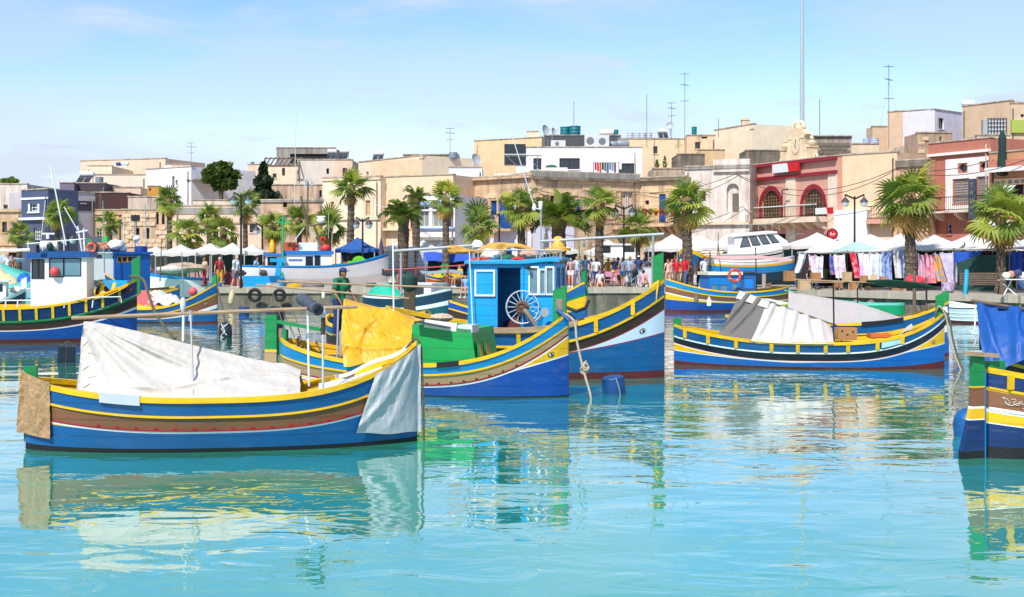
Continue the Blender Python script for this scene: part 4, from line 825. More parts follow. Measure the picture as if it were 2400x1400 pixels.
class House:
 def __init__(s, name, label, x0, d0, x1, d1, ytop, wall, z0=QZ, depth=8, ops=(), cat='house', roof=ROOFM, par=.5, hollow=True, ytop1=None, group=None):
  a, b = XY(x0, d0), XY(x1, d1); s.W = (b - a).length; s.rz = math.atan2(b.y - a.y, b.x - a.x); s.wall = wall
  s.root = thing(name, label, cat, (a.x, a.y, z0), s.rz, group); s.inv = (Matrix.Translation((a.x, a.y, z0)) @ Matrix.Rotation(s.rz, 4, 'Z')).inverted()
  dm = d0 if ytop1 is None else d0; s.H = CH - (ytop - YH) * d0 / FPX - z0; s.depth = depth; W, H = s.W, s.H
  holes = []; todo = []
  for op in ops:
   (u0, zb), (u1, zt) = s.uz(op[1], op[4]), s.uz(op[3], op[2]); u0, u1 = max(.05, u0), min(W - .05, u1); zb = max(.05, zb); zt = min(H - .1, zt)
   if u1 - u0 < .05 or zt - zb < .05: continue
   holes.append((u0, zb, u1, zt)); todo.append((op, u0, zb, u1, zt))
  m = MB(); wall_panel(m, (0, 0, 0), (1, 0, 0), (0, 0, 1), W, H, holes, .3, (0, 1, 0))
  m.b2(0, .3, .301, depth, 0, H); m.b2(W - .3, W, .301, depth, 0, H); m.b2(.301, W - .301, depth - .3, depth, 0, H)
  s.front = m
  for op, u0, zb, u1, zt in todo:
   if op[0] in ('a', 'an'): s.spandrel(m, u0, u1, zb, zt, False)
   if op[0] == 'o': s.spandrel(m, u0, u1, zb, zt, True)
  s.wallo = m.build('wall', wall, s.root)
  r = MB(); r.b2(-.05, W + .05, -.06, .34, H + .001, H + .09); r.build('coping', mat('#bfb09a', .9, .3, 2, .3, 8, kind='oldplaster', col2='#6b6258'), s.root)
  if W > 2.5 and hollow:
   r = MB(); u_ = W * (.05 if int(x0) % 2 else .94); r.tube([(u_, .1, H - .35), (u_, -.07, H - .45), (u_, -.07, H * .5), (u_, -.07, 0)], .05, 6); r.build('drainpipe', mat(('#8a8178', '#b9ab98', '#5a5550')[int(x0) % 3], .7, .2), s.root, True)
  r = MB(); r.b2(.29, W - .29, .29, depth - .29, H - par - .15, H - par); r.build('roof', roof, s.root)
  for op, u0, zb, u1, zt in todo: s.fill(op, u0, zb, u1, zt)
 def uz(s, px, py, y=0):
  o = s.inv @ Vector((0, 0, CH)); p = s.inv @ P(px, py, 10); t = (y - o.y) / (p.y - o.y); q = o + (p - o) * t; return q.x, q.z
 def spandrel(s, m, u0, u1, zb, zt, full):
  cx, w = (u0 + u1) / 2, (u1 - u0) / 2; hh = (zt - zb) / 2 if full else min(w * 1.05, zt - zb - .1); n = 8
  for sg in (1, -1):
   for up in ((1, -1) if full else (1,)):
    cz = zt - hh if not full else (zt + zb) / 2
    arc = [(cx + sg * w * math.cos(k * math.pi / 2 / n), cz + up * hh * math.sin(k * math.pi / 2 / n)) for k in range(n + 1)]
    cor = (cx + sg * w, cz + up * hh)
    for p, q in zip(arc, arc[1:]):
     m.add([(p[0], .0, p[1]), (q[0], .0, q[1]), (cor[0], .0, cor[1])], [(0, 1, 2)]); m.add([(p[0], .0, p[1]), (q[0], .0, q[1]), (q[0], .3, q[1]), (p[0], .3, p[1])], [(0, 1, 2, 3)])
 def fill(s, op, u0, zb, u1, zt):
  k = op[0]; m1 = op[5] if len(op) > 5 else WFR; nx, nz = (op[6], op[7]) if len(op) > 7 else (2, 2); w, h = u1 - u0, zt - zb; R_ = s.root; t = max(.035, min(.07, w * .06))
  if k in ('w', 'a', 'o'):
   f = MB(); y = .14
   if k == 'w':
    for a, c, e, g in ((u0, u1, zb, zb + t), (u0, u1, zt - t, zt), (u0, u0 + t, zb + t, zt - t), (u1 - t, u1, zb + t, zt - t)): f.b2(a, c, y, y + .07, e, g)
   mt = t * (.75 if k != 'a' else .6)
   for i in range(1, nx): x = u0 + w * i / nx; f.b2(x - mt / 2, x + mt / 2, y + .005, y + .06, zb + t * (k == 'w'), zt - t * (k == 'w'))
   for i in range(1, nz): z = zb + h * i / nz; f.b2(u0 + t * (k == 'w'), u1 - t * (k == 'w'), y + .008, y + .057, z - mt / 2, z + mt / 2)
   o = f.build('window', m1, R_)
   p = MB(); p.b2(u0 - .02, u1 + .02, y + .04, y + .06, zb - .02, zt + .02); p.build('pane', op[8] if len(op) > 8 else GLASS, o)
   if k == 'a' and len(op) > 9:   # painted arch surround, proud of the wall
    sm = MB(); cx, hw = (u0 + u1) / 2, w / 2; hh = min(hw * 1.05, h - .1); cz = zt - hh; T = op[9]; n = 20
    inn = [(u0, zb)] + [(cx - hw * math.cos(math.pi * i / n), cz + hh * math.sin(math.pi * i / n)) for i in range(n + 1)] + [(u1, zb)]
    out = [(u0 - T, zb)] + [(cx - (hw + T) * math.cos(math.pi * i / n), cz + (hh + T) * math.sin(math.pi * i / n)) for i in range(n + 1)] + [(u1 + T, zb)]
    for (a, b_), (c, e) in zip(zip(inn, out), zip(inn[1:], out[1:])):
     sm.add([(a[0], -.05, a[1]), (b_[0], -.05, b_[1]), (e[0], -.05, e[1]), (c[0], -.05, c[1]), (a[0], .1, a[1]), (b_[0], .02, b_[1]), (e[0], .02, e[1]), (c[0], .1, c[1])], [(0, 1, 2, 3), (1, 5, 6, 2), (0, 3, 7, 4)])
    sm.build('arch_surround', DRED, o)
  elif k in ('b', 'an'):             # niche or blank recess
   p = MB(); p.b2(u0 - .02, u1 + .02, .29 if k == 'an' else .2, .34, zb - .02, zt + .02); p.build('recess', m1 if len(op) > 5 else s.wall, R_)
  elif k == 's':                     # louvred shutters, two leaves
   for i in range(2 if w > .5 else 1):
    nn = 2 if w > .5 else 1; a, c = u0 + w * i / nn + .01, u0 + w * (i + 1) / nn - .01; f = MB()
    f.b2(a, a + .05, .05, .1, zb, zt); f.b2(c - .05, c, .05, .1, zb, zt); f.b2(a + .05, c - .05, .051, .099, zb, zb + .06); f.b2(a + .05, c - .05, .051, .099, zt - .06, zt); f.b2(a + .05, c - .05, .085, .095, zb + .06, zt - .06)
    ns = max(3, int((zt - zb) / .16))
    for j in range(ns): z = lerp(zb + .1, zt - .1, j / (ns - 1)); f.add([(a + .05, .055, z - .03), (c - .05, .055, z - .03), (c - .05, .084, z + .04), (a + .05, .084, z + .04)], [(0, 1, 2, 3)])
    o = f.build('shutter', m1, R_); o['kind'] = 'stuff' if False else ''
    del o['kind']
  elif k == 'd':                     # boarded door, planks with gaps
   o = MB(); o.b2(u0 - .01, u1 + .01, .12, .15, zb - .01, zt + .01); o = o.build('door', m1, R_); n = max(2, int(w / .22))
   for i in range(n):
    p = MB(); p.b2(u0 + w * i / n + .01, u0 + w * (i + 1) / n - .01, .095, .119, zb + .03, zt - .03); p.build('plank', m1, o)
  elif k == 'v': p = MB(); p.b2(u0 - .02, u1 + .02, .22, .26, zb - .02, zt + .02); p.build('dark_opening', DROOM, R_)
  if k in ('w', 's') and h < 2.2 and w > .35 and not (len(op) > 9):
   sl = MB(); sl.b2(u0 - .08, u1 + .08, -.07, .04, zb - .09, zb - .002); sl.build('sill', s.wall, R_)
 def band(s, py0, py1, m, x0=None, x1=None, proud=.08, name='cornice', px=None):
  W = s.W; u0 = 0 if x0 is None else s.uz(x0, py0)[0]; u1 = W if x1 is None else s.uz(x1, py0)[0]; rx = px if px else (x0 or None)
  c = px
  z1 = s.uz(c, py0)[1]; z0 = s.uz(c, py1)[1]; b = MB(); b.b2(max(-.02, u0), min(W + .02, u1), -proud, .02, z0, z1); return b.build(name, m, s.root)
 def balcony(s, x0, x1, ytop, yfl, m, dep=.9, rail=IRON, corbels=0, slab=.25, n=None, posts=True):
  (u0, zf), (u1, _) = s.uz(x0, yfl), s.uz(x1, yfl); zt = s.uz(x0, ytop)[1]; b = MB(); b.b2(u0 - .05, u1 + .05, -dep, .02, zf - slab, zf); bo = b.build('balcony', m, s.root)
  r = MB(); y = -dep + .06
  for z in (zt, zf + .08): r.b2(u0, u1, y - .025, y + .025, z - .025, z + .025); r.b2(u0 - .025, u0 + .025, y, 0, z - .025, z + .025); r.b2(u1 - .025, u1 + .025, y, 0, z - .025, z + .025)
  n = n or int((u1 - u0) / .16)
  for i in range(n + 1):
   x = lerp(u0, u1, i / n); r.tube([(x, y, zf), (x + .03, y - .05, lerp(zf, zt, .3)), (x - .02, y + .02, lerp(zf, zt, .65)), (x, y, zt)], .014, 4)
  o = r.build('railing', rail, bo); o['kind'] = 'stuff'
  for i in range(corbels):
   x = lerp(u0 + .25, u1 - .25, i / max(1, corbels - 1)); c = MB(); c.add([(x + q, yy, zz) for q in (-.13, .13) for yy, zz in ((0.02, zf - slab - .003), (-dep + .1, zf - slab - .003), (-dep + .12, zf - slab - .12), (-.3, zf - slab - .42), (.02, zf - slab - .5))], [(0, 1, 2, 3, 4), (9, 8, 7, 6, 5), (0, 5, 6, 1), (1, 6, 7, 2), (2, 7, 8, 3), (3, 8, 9, 4), (4, 9, 5, 0)]); c.build('corbel', m, bo)
  return bo
 def ashlar(s, px0, py0, px1, py1, bw, bh, m, holes=True, jit=.02, keep=.9, most=300, name='stone_block'):
  (u0, z0), (u1, z1) = s.uz(px0, py1), s.uz(px1, py0); u0, u1 = max(0, u0), min(s.W, u1); me = []
  for v in range(4):
   c = MB(); hx = .5 - .012 / bw; hz = .5 - .012 / bh; c.box((0, 0, 0), (1, 1, 1)); 
   for j, q in enumerate(c.v): c.v[j] = (q[0] + random.uniform(-.02, .02), q[1], q[2] + random.uniform(-.03, .03))
   me.append(c.mesh(name, m))
  hs = s.__dict__.get('_h', []); n = 0; rows = int((z1 - z0) / bh)
  for r in range(rows):
   cols = int((u1 - u0) / bw) + 1
   for c in range(cols):
    x = u0 + (c + (.5 if r % 2 else 0)) * bw; z = z0 + (r + .5) * bh
    if x + bw / 2 > u1 or x - bw / 2 < u0 or random.random() > keep or n >= most: continue
    if any(h[0] - bw / 2 < x < h[2] + bw / 2 and h[1] - bh / 2 < z < h[3] + bh / 2 for h in s.holes): continue
    o = link(name, me[(r * 7 + c * 3) % 4], s.wallo); o.location = (x, .0 - random.uniform(0, jit), z); o.scale = (bw - .03, .08, bh - .03); n += 1
 holes = ()
def hp(h, *ops): h.holes = [(min(h.uz(o[1], o[4])[0], 1e9), h.uz(o[1], o[4])[1], h.uz(o[3], o[2])[0], h.uz(o[3], o[2])[1]) for o in ops]; return h
# ---- waterfront row, left to right
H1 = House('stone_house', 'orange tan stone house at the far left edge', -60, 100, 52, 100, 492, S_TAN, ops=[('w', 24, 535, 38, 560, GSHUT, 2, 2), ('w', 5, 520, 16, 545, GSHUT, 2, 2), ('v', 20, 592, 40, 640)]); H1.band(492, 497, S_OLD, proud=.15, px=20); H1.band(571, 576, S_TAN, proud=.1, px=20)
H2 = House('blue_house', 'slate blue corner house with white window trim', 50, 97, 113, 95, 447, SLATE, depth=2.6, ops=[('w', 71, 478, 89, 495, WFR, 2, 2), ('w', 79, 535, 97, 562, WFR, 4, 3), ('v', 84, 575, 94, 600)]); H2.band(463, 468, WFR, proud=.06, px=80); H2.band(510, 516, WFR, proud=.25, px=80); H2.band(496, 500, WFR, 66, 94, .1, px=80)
for x in (67, 89):
 (u, z), (u2, z2) = H2.uz(x, 496), H2.uz(x + 4, 478); b = MB(); b.b2(u, u2, -.05, -.005, z, z2); b.build('shutter', WFR, H2.root)
H2b = House('side_wing', 'long lilac and dark plum wing beside the slate blue house', 114, 98, 222, 101, 448, LILAC, depth=6, ops=[('w', 190, 472, 200, 476, DPLUM, 1, 1)], cat='house'); H2b.band(470, 493, DPLUM, proud=.04, px=160, name='dark_band')
H3 = House('cream_house', 'low cream house behind the palm beside the slate blue house', 110, 101, 206, 102, 497, CREAM, ops=[('w', 128, 535, 140, 560, WFR, 2, 2), ('v', 160, 540, 176, 600), ('w', 185, 540, 196, 560, GSHUT, 2, 2)]); H3.band(497, 501, S_OLD, proud=.12, px=150); H3.band(517, 520, CREAM2, proud=.1, px=150)
H4 = House('stone_house', 'small tan stone house with a dark stained top left of the rubble ruin', 206, 101, 286, 101, 493, S_TAN, ops=[('w', 226, 535, 238, 560, WFR, 2, 3), ('v', 250, 545, 262, 600)]); H4.band(496, 504, S_OLD, proud=.08, px=250); H4.band(512, 515, S_TAN, proud=.1, px=250)
ops5 = [('v', 366, 497, 372, 526), ('v', 379, 497, 386, 526), ('v', 395, 497, 402, 524), ('v', 318, 535, 327, 556), ('v', 342, 535, 350, 560)]
H5 = House('ruined_wall', 'ruined rubble stone building with tall slit openings', 286, 100, 405, 100, 492, S_OLD, ops=ops5, depth=5); hp(H5, *ops5); H5.ashlar(287, 499, 404, 580, .52, .33, LIME('#dcc09e', 'block'), jit=.08, keep=.86)
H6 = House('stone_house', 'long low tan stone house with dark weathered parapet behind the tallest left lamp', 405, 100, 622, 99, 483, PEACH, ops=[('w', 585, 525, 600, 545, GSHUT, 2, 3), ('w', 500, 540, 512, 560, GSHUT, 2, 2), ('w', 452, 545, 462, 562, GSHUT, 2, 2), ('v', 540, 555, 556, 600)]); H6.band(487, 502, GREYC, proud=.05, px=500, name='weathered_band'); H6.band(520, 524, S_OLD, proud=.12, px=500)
H6b = House('stone_house', 'weathered stone house with streaked upper wall below the cypress tree', 612, 98, 760, 97, 470, LIME('#c7a688', 'oldplaster', '#5a4a3e'), ops=[('w', 660, 520, 672, 545, GSHUT, 2, 3), ('v', 663, 474, 673, 486), ('w', 712, 520, 724, 545, GSHUT, 2, 3)]); H6b.band(470, 474, GREYC, proud=.12, px=680); H6b.band(500, 505, S_OLD, proud=.15, px=680)
b7 = [('s', 776, 473, 784, 500, CSHUT), ('s', 858, 470, 869, 506, CSHUT), ('s', 840, 560, 850, 590, CSHUT)]
H7 = House('cream_house', 'cream plastered house with tall tan shutters behind the tall palm', 756, 97, 892, 95, 418, CREAM, ops=b7)
for op in b7[:2]:
 (u0, z0), (u1, z1) = H7.uz(op[1], op[4]), H7.uz(op[3], op[2]); b = MB()
 for a, c, e, g in ((u0 - .25, u0, z0 - .1, z1 + .25), (u1, u1 + .25, z0 - .1, z1 + .25), (u0, u1, z1, z1 + .25)): b.b2(a, c, -.06, .02, e, g)
 b.build('window_surround', CREAM2, H7.root)
H7.band(510, 516, CREAM2, proud=.14, px=820); H7.band(418, 423, CREAM2, proud=.1, px=820)
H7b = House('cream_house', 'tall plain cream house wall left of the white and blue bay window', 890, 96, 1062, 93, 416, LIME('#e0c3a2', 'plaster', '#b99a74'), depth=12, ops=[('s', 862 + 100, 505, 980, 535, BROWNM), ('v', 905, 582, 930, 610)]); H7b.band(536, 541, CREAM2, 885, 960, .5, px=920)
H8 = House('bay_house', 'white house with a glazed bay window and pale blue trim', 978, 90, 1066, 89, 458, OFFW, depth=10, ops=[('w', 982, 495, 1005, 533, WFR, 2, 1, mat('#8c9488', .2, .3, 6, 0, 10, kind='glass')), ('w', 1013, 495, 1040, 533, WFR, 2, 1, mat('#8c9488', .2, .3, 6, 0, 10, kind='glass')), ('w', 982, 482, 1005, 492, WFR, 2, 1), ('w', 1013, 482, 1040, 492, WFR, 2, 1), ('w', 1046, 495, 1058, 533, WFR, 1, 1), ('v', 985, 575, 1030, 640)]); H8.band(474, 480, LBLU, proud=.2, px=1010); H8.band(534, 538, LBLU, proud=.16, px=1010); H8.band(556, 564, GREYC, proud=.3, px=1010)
ops9 = [('an', 1108, 460, 1131, 490), ('a', 1168, 452, 1206, 535, BSHUT, 3, 4, BSHUT), ('w', 1150, 470, 1164, 505, BSHUT, 2, 3, BSHUT), ('v', 1115, 482, 1130, 490)]
H9 = House('stone_house', 'weathered golden stone corner house with a blue arched balcony door', 1068, 97, 1247, 92, 420, S_OLD, ops=ops9[:3], depth=7); hp(H9, *ops9[:3]); H9.ashlar(1069, 440, 1246, 560, .82, .42, LIME('#e0be94', 'block'), jit=.03, keep=.82)
H9.band(421, 426, S_OLD, proud=.3, px=1075, name='cornice')
u, z = H9.uz(1186, 537); b = MB(); b.b2(u - .1 - .9, u + 1.05, -.8, .02, z - .18, z); b.build('balcony', S_TAN, H9.root)
(u0, z0), (u1, z1) = H9.uz(1169, 535, -.7), H9.uz(1204, 500, -.7); b = MB(); b.b2(u0, u1, -.7, -.64, z0, z1 - .2); bl = b.build('balcony_front', BSHUT, H9.root)
for i in range(5): b = MB(); b.b2(lerp(u0, u1, (i + .1) / 5), lerp(u0, u1, (i + .9) / 5), -.73, -.702, z0 + .1, z1 - .3); b.build('panel', BSHUT, bl)
ops9b = [('w', 1352, 468, 1362, 512, BSHUT, 2, 2, BSHUT), ('b', 1455, 452, 1482, 506, PEACH), ('v', 1290, 460, 1300, 490)]
H9b = House('stone_house', 'golden stone house with black stained cornice and hanging cables in the middle', 1248, 92, 1500, 96, 402, S_OLD, ops=ops9b, depth=9); hp(H9b, *ops9b); H9b.ashlar(1248, 422, 1499, 512, .82, .42, LIME('#e0be94', 'block'), jit=.03, keep=.82)
H9b.band(415, 421, DKST, proud=.3, px=1250); H9b.band(402, 414, GREYC, proud=.06, px=1250, name='parapet_band')
wz = MB(); (u0, z0), (u1, z1) = H9b.uz(1240, 610), H9b.uz(1345, 532); wz.b2(max(.02, u0), u1, -.04, .01, 0, z1); wz.build('whitewash', LAVW, H9b.root)
wz = MB(); (u0, z0), (u1, z1) = H9.uz(1145, 610), H9.uz(1246, 535); wz.b2(u0, min(u1, H9.W), -.04, .01, 0, z1); wz.build('whitewash', LAVW, H9.root)
u, z = H9b.uz(1470, 480); b = MB(); b.grid(lambda a, c: (u - .1 + .25 * a + .05 * c, .12 - .05 * math.sin(a * 9), z + 1.1 - 1.9 * c), 8, 6); b.build('curtain', WCL, H9b.root, 'all')
H9b.balcony(1435, 1498, 506, 530, S_TAN, .8, IRON)
ops10 = [('d', 1545, 455, 1560, 522, BSHUT), ('d', 1578, 475, 1592, 525, BSHUT), ('v', 1512, 470, 1521, 480)]
H10 = House('stone_house', 'golden stone house with blue balcony doors and flower pots', 1500, 96, 1605, 94, 418, S_TAN, ops=ops10, depth=8); hp(H10, *ops10); H10.ashlar(1501, 430, 1604, 520, .78, .42, LIME('#e0be90', 'block'), jit=.03, keep=.8)
H10.band(418, 424, DKST, proud=.3, px=1550); H10.balcony(1505, 1600, 498, 525, S_TAN, .9, IRON, 6)
ops11 = [('an', 1703, 430, 1732, 498), ('b', 1640, 450, 1654, 472, BROWNM)]
H11 = House('weathered_house', 'peeling off-white house with a tall arched niche left of the pink house', 1605, 95, 1758, 93, 392, OLDWH, ops=ops11, depth=9); H11.band(392, 396, GREYC, proud=.1, px=1680); H11.band(399, 404, OLDWH, 1672, 1757, .2, px=1680)
u, z = H11.uz(1715, 498); u1, z1 = H11.uz(1732, 453); b = MB(); b.b2(u, u1, .2, .26, z, z1); b.build('grey_shutter', GSHUT, H11.root)
H11.band(520, 527, CREAM2, 1605, 1757, .25, px=1680)
b = MB(); (u0, z0), (u1, z1) = H11.uz(1672, 392), H11.uz(1757, 372); b.b2(u0, min(u1, H11.W), -.02, .4, z0, z1); b.build('parapet', OLDWH, H11.root)
# pink house with clock gable
opsP = [('a', 1785, 444, 1829, 516, BWOOD, 7, 9, GLASS, .3), ('a', 1882, 440, 1931, 514, BWOOD, 7, 9, GLASS, .3), ('v', 1800, 548, 1860, 620)]
HP = House('pink_house', 'pink house with dark red trim and two arched windows behind a balcony', 1757, 96, 1963, 86.6, 389, PINK, ops=opsP, depth=9)
HP.band(389, 396, DRED, proud=.3, px=1758); HP.band(419, 426, DRED, proud=.22, px=1758)
for a, c in ((1758, 1775), (1844, 1866), (1943, 1962)):
 (u0, z0), (u1, z1) = HP.uz(a, 520), HP.uz(c, 420); b = MB(); zz = HP.uz(1758, 426)[1]; b.b2(max(0, u0), min(HP.W, u1), -.1, .02, 0, zz - .002); b.build('pilaster', LIME('#e0cdb4', 'plaster'), HP.root)
bal = HP.balcony(1757, 1938, 492, 516, LIME('#e0cdb4', 'plaster'), 1.0, IRON, 8, .38, 52)
(u0, zt), (u1, _) = HP.uz(1757, 492), HP.uz(1938, 488); b = MB()
for i in range(46): x = lerp(u0, u1, i / 45); b.box((x, -.94, zt + .06), (.09, .06, .09))
o = b.build('railing_knobs', WFR, bal); o['kind'] = 'stuff'
# white and red signboards, blank
(u0, z0), (u1, z1) = HP.uz(1821, 407), HP.uz(1883, 380); us = lerp(u0, u1, .6); b = MB(); b.prism([(u0, z0), (us + .08, z0), (us - .08, z1), (u0, z1)], 1, -.42, -.3)
sg = b.build('signboard', WFR); sg.matrix_world = HP.inv.inverted(); tag(sg, 'large white and red signboard on the pink house cornice', 'sign')
b = MB(); b.prism([(us + .081, z0), (u1, z0), (u1, z1), (us - .079, z1)], 1, -.42, -.3); b.build('red_field', mat('#c4101c', .5), sg)
(u0, z0), (u1, z1) = HP.uz(1913, 503, -1.1), HP.uz(1953, 486, -1.1); us = lerp(u0, u1, .68); b = MB(); b.prism([(u0, z0), (us + .06, z0), (us - .05, z1), (u0, z1)], 1, -1.18, -1.1); sg = b.build('signboard', WFR); sg.matrix_world = HP.inv.inverted(); tag(sg, 'small white and red signboard on the pink house balcony railing', 'sign')
b = MB(); b.prism([(us + .061, z0), (u1, z0), (u1, z1), (us - .049, z1)], 1, -1.18, -1.1); b.build('red_field', mat('#c4101c', .5), sg)
u, z = HP.uz(1833, 510, -.6); u2, z2 = HP.uz(1833, 446, -.6); b = MB(); b.bar((u, -.6, z), (u, -.6, z2), .06, .06); b.bar((u, -.6, z2), (u + .62, -.6, z2), .06, .06); b.bar((u + .62, -.6, z2 - .06), (u + .62, -.6, z2 + .1), .05, .05); o = b.build('flag_bracket', IRON, HP.root)
# clock gable in cream stone
GC = LIME('#d8c19c', 'plaster', '#a98c66'); GL = LIME('#e2d0b0', 'plaster', '#b99e78')
G = thing('clock_gable', 'carved cream stone gable with a clock dial on top of the pink house', 'gable', (0, 0, 0)); u, _ = HP.uz(1858, 380)
G.matrix_world = HP.inv.inverted() @ Matrix.Translation((u, .5, HP.H))
k = .0307
def gz(py): return (378 - py) * k
b = MB(); out = [(-.95, gz(378)), (-.95, gz(325)), (-1.15, gz(318)), (-.9, gz(312)), (-.75, gz(306)), (-.4, gz(303)), (0, gz(301)), (.4, gz(303)), (.75, gz(306)), (.9, gz(312)), (1.15, gz(318)), (.95, gz(325)), (.95, gz(378))]
b.prism(out, 1, -.25, .25); b.build('gable_body', GC, G)
b = MB(); b.lathe([(.74, -.28), (.78, -.31), (.68, -.34), (.66, -.3)], 28, (0, 0, gz(342)), M=Matrix.Rotation(R(-90), 3, 'X') @ Matrix.Diagonal((.72, 1, -1)).to_3x3()); b.build('dial_ring', GL, G, True)
b = MB(); b.lathe([(.01, .27), (.62, .27), (.62, .29), (.01, .31)], 28, (0, 0, gz(342)), M=Matrix.Rotation(R(90), 3, 'X') @ Matrix.Diagonal((.75, 1, 1)).to_3x3()); dial = b.build('dial', GL, G)
for i in range(12):
 a = i * math.pi / 6; b = MB(); b.box((.38 * math.sin(a), -.305, gz(342) + .5 * math.cos(a)), (.07, .03, .1), 0); b.build('hour_mark', GC, dial)
b = MB(); b.bar((0, -.32, gz(342)), (.1, -.32, gz(342) + .38), .03, .05); b.bar((0, -.32, gz(342)), (.12, -.32, gz(342) - .18), .03, .05); b.build('clock_hand', GSHUT, dial)
for sx in (-1, 1):
 b = MB(); b.b2(sx * .72 - .14, sx * .72 + .14, -.34, -.24, 0, gz(325)); b.b2(sx * .72 - .2, sx * .72 + .2, -.38, -.2, gz(327), gz(323)); b.build('pilaster', GL, G)
 b = MB(); b.b2(sx * 1.55 - .24, sx * 1.55 + .24, -.3, .3, 0, gz(350)); b.b2(sx * 1.55 - .3, sx * 1.55 + .3, -.36, .36, gz(350), gz(347)); b.lathe([(.1, 0), (.26, .1), (.3, .25), (.22, .34), (.1, .45), (.16, .55), (.06, .68), (.01, .95)], 12, (sx * 1.55, 0, gz(347))); b.build('urn', GC, G)
 b = MB(); b.torus((sx * 1.12, 0, gz(365)), .2, .09, 14, 7, Matrix.Rotation(R(90), 3, 'X')); b.prism([(sx * .95, 0), (sx * 1.35, 0), (sx * 1.3, gz(362)), (sx * 1.05, gz(348)), (sx * .95, gz(342))], 1, -.18, .18); b.torus((sx * 2.0, 0, gz(372)), .17, .08, 14, 7, Matrix.Rotation(R(90), 3, 'X')); b.build('volute', GL, G, True)
b = MB()
for i in range(9): a = math.pi * i / 8; b.ell((.62 * math.cos(a), 0, gz(303) + .1 + .42 * math.sin(a) * (1 - .1 * (i % 2))), (.17, .16, .16), 9, 6)
b.ell((0, 0, gz(297)), (.42, .18, .35), 10, 6); b.ell((0, -.02, gz(290)), (.2, .18, .22), 10, 6); b.build('crest', GL, G, True)
# right-hand houses
H13 = House('plain_house', 'plain sandy house wall between the pink house and the tall palm', 1964, 87, 2102, 84, 365, LIME('#e0c09c', 'plaster', '#c49a70'), depth=10, ops=[('v', 2044, 560, 2060, 620)])
(u0, z0), (u1, z1) = H13.uz(1963, 620), H13.uz(2040, 492); b = MB(); b.b2(0, u1, -.5, -.003, 0, z1); b.build('white_annex', WHITEW, H13.root)
H13.balcony(2043, 2098, 485, 515, PINK, .7, GSHUT, 0, .3)
H14 = House('stained_house', 'narrow stained stone house behind the tall right-hand palm', 2100, 84, 2176, 82.5, 378, LIME('#d0a98c', 'stone', '#6b5344'), depth=8, ops=[('b', 2112, 480, 2126, 510, GSHUT)]); H14.band(378, 392, DKST, proud=.12, px=2120, name='stained_parapet'); H14.band(512, 518, PINK, proud=.1, px=2120)
opsS = [('s', 2235, 420, 2271, 478, mat('#8f8178', .8, .2, 3, .1, 14)), ('s', 2291, 415, 2317, 480, mat('#8f8178', .8, .2, 3, .1, 14)), ('o', 2247, 384, 2267, 405, WFR, 1, 1), ('o', 2298, 380, 2318, 401, WFR, 1, 1), ('w', 2219, 525, 2230, 549, WFR, 1, 2)]
HS = House('salmon_house', 'salmon pink house with white upper storey and two round windows', 2176, 84, 2322, 79.5, 338, SALM, ops=opsS, depth=10)
for a, c, e, g in ((2218, 2232, 368, 500), (2274, 2288, 368, 500)):
 pass
b = MB(); cut = [HS.uz(o[1], o[4]) + HS.uz(o[3], o[2]) for o in opsS[:4]]; (u0, z0), (u1, z1) = HS.uz(2217, 498), HS.uz(2318, 366)
wall_panel(b, (u0, -.045, z0), (1, 0, 0), (0, 0, 1), u1 - u0, z1 - z0, [(max(.02, c[0] - u0 - .06), max(.02, c[1] - z0 - .06), min(u1 - u0 - .02, c[2] - u0 + .06), min(z1 - z0 - .02, c[3] - z0 + .06)) for c in cut], .04, (0, 1, 0)); b.build('white_facing', OFFW, HS.root)
HS.band(362, 368, OFFW, 2178, 2322, .2, px=2185); HS.balcony(2204, 2318, 465, 497, LIME('#d9c4b0', 'plaster'), .9, IRON, 3, .12)
for cx_, cy in ((2252, 391), (2303, 387)): pass
b = MB(); (u0, z0), (u1, z1) = HS.uz(2272, 515, -.95), HS.uz(2289, 419, -.95); b.b2(u0, u1, -1.05, -.93, z0, z1); sgn = b.build('vertical_sign', mat('#3c4656', .6, .1)); sgn.matrix_world = HS.inv.inverted(); tag(sgn, 'tall narrow slate vertical sign on the salmon pink house', 'sign')
def text(s, size, m, parent, M, depth=.01):
 cu = bpy.data.curves.new('lettering', 'FONT'); cu.body = s; cu.size = size; cu.extrude = depth; cu.align_x = 'CENTER'; cu.align_y = 'CENTER'
 t = bpy.data.objects.new('lettering', cu); sc.collection.objects.link(t); dg = bpy.context.evaluated_depsgraph_get(); me = bpy.data.meshes.new_from_object(t.evaluated_get(dg)); bpy.data.objects.remove(t)
 me.materials.clear(); me.materials.append(m); o = link('lettering', me, parent); o.matrix_local = M; return o
OLIV = mat('#8c9a5c', .6, .1)
for i, ch in enumerate('TAU'): text(ch, .42, OLIV, sgn, Matrix.Translation(((u0 + u1) / 2, -1.07, z1 - .4 - i * .5)) @ Matrix.Rotation(R(90), 4, 'X'))
HR = House('balcony_house', 'red brown house with a long wooden glazed balcony at the right edge', 2321, 77, 2470, 73, 360, LIME('#c08a64', 'plaster', '#9c6a4a'), ops=[('v', 2340, 430, 2398, 465), ('v', 2330, 560, 2420, 620)], depth=9)
HR.band(378, 402, SALM, proud=.15, px=2325, name='red_band'); HR.band(395, 406, OFFW, proud=.5, px=2325); HR.band(520, 534, OFFW, 2310, 2460, .5, px=2325); HR.band(536, 560, SALM, proud=.1, px=2325, name='red_band')
(u0, z0), (u1, z1) = HR.uz(2330, 436, -.5), HR.uz(2470, 412, -.5); b = MB(); b.b2(u0, u1, -.5, 0.01, z0, z1); gb = b.build('glazed_balcony', mat('#9b7a62', .7, .2, 3, .1), HR.root)
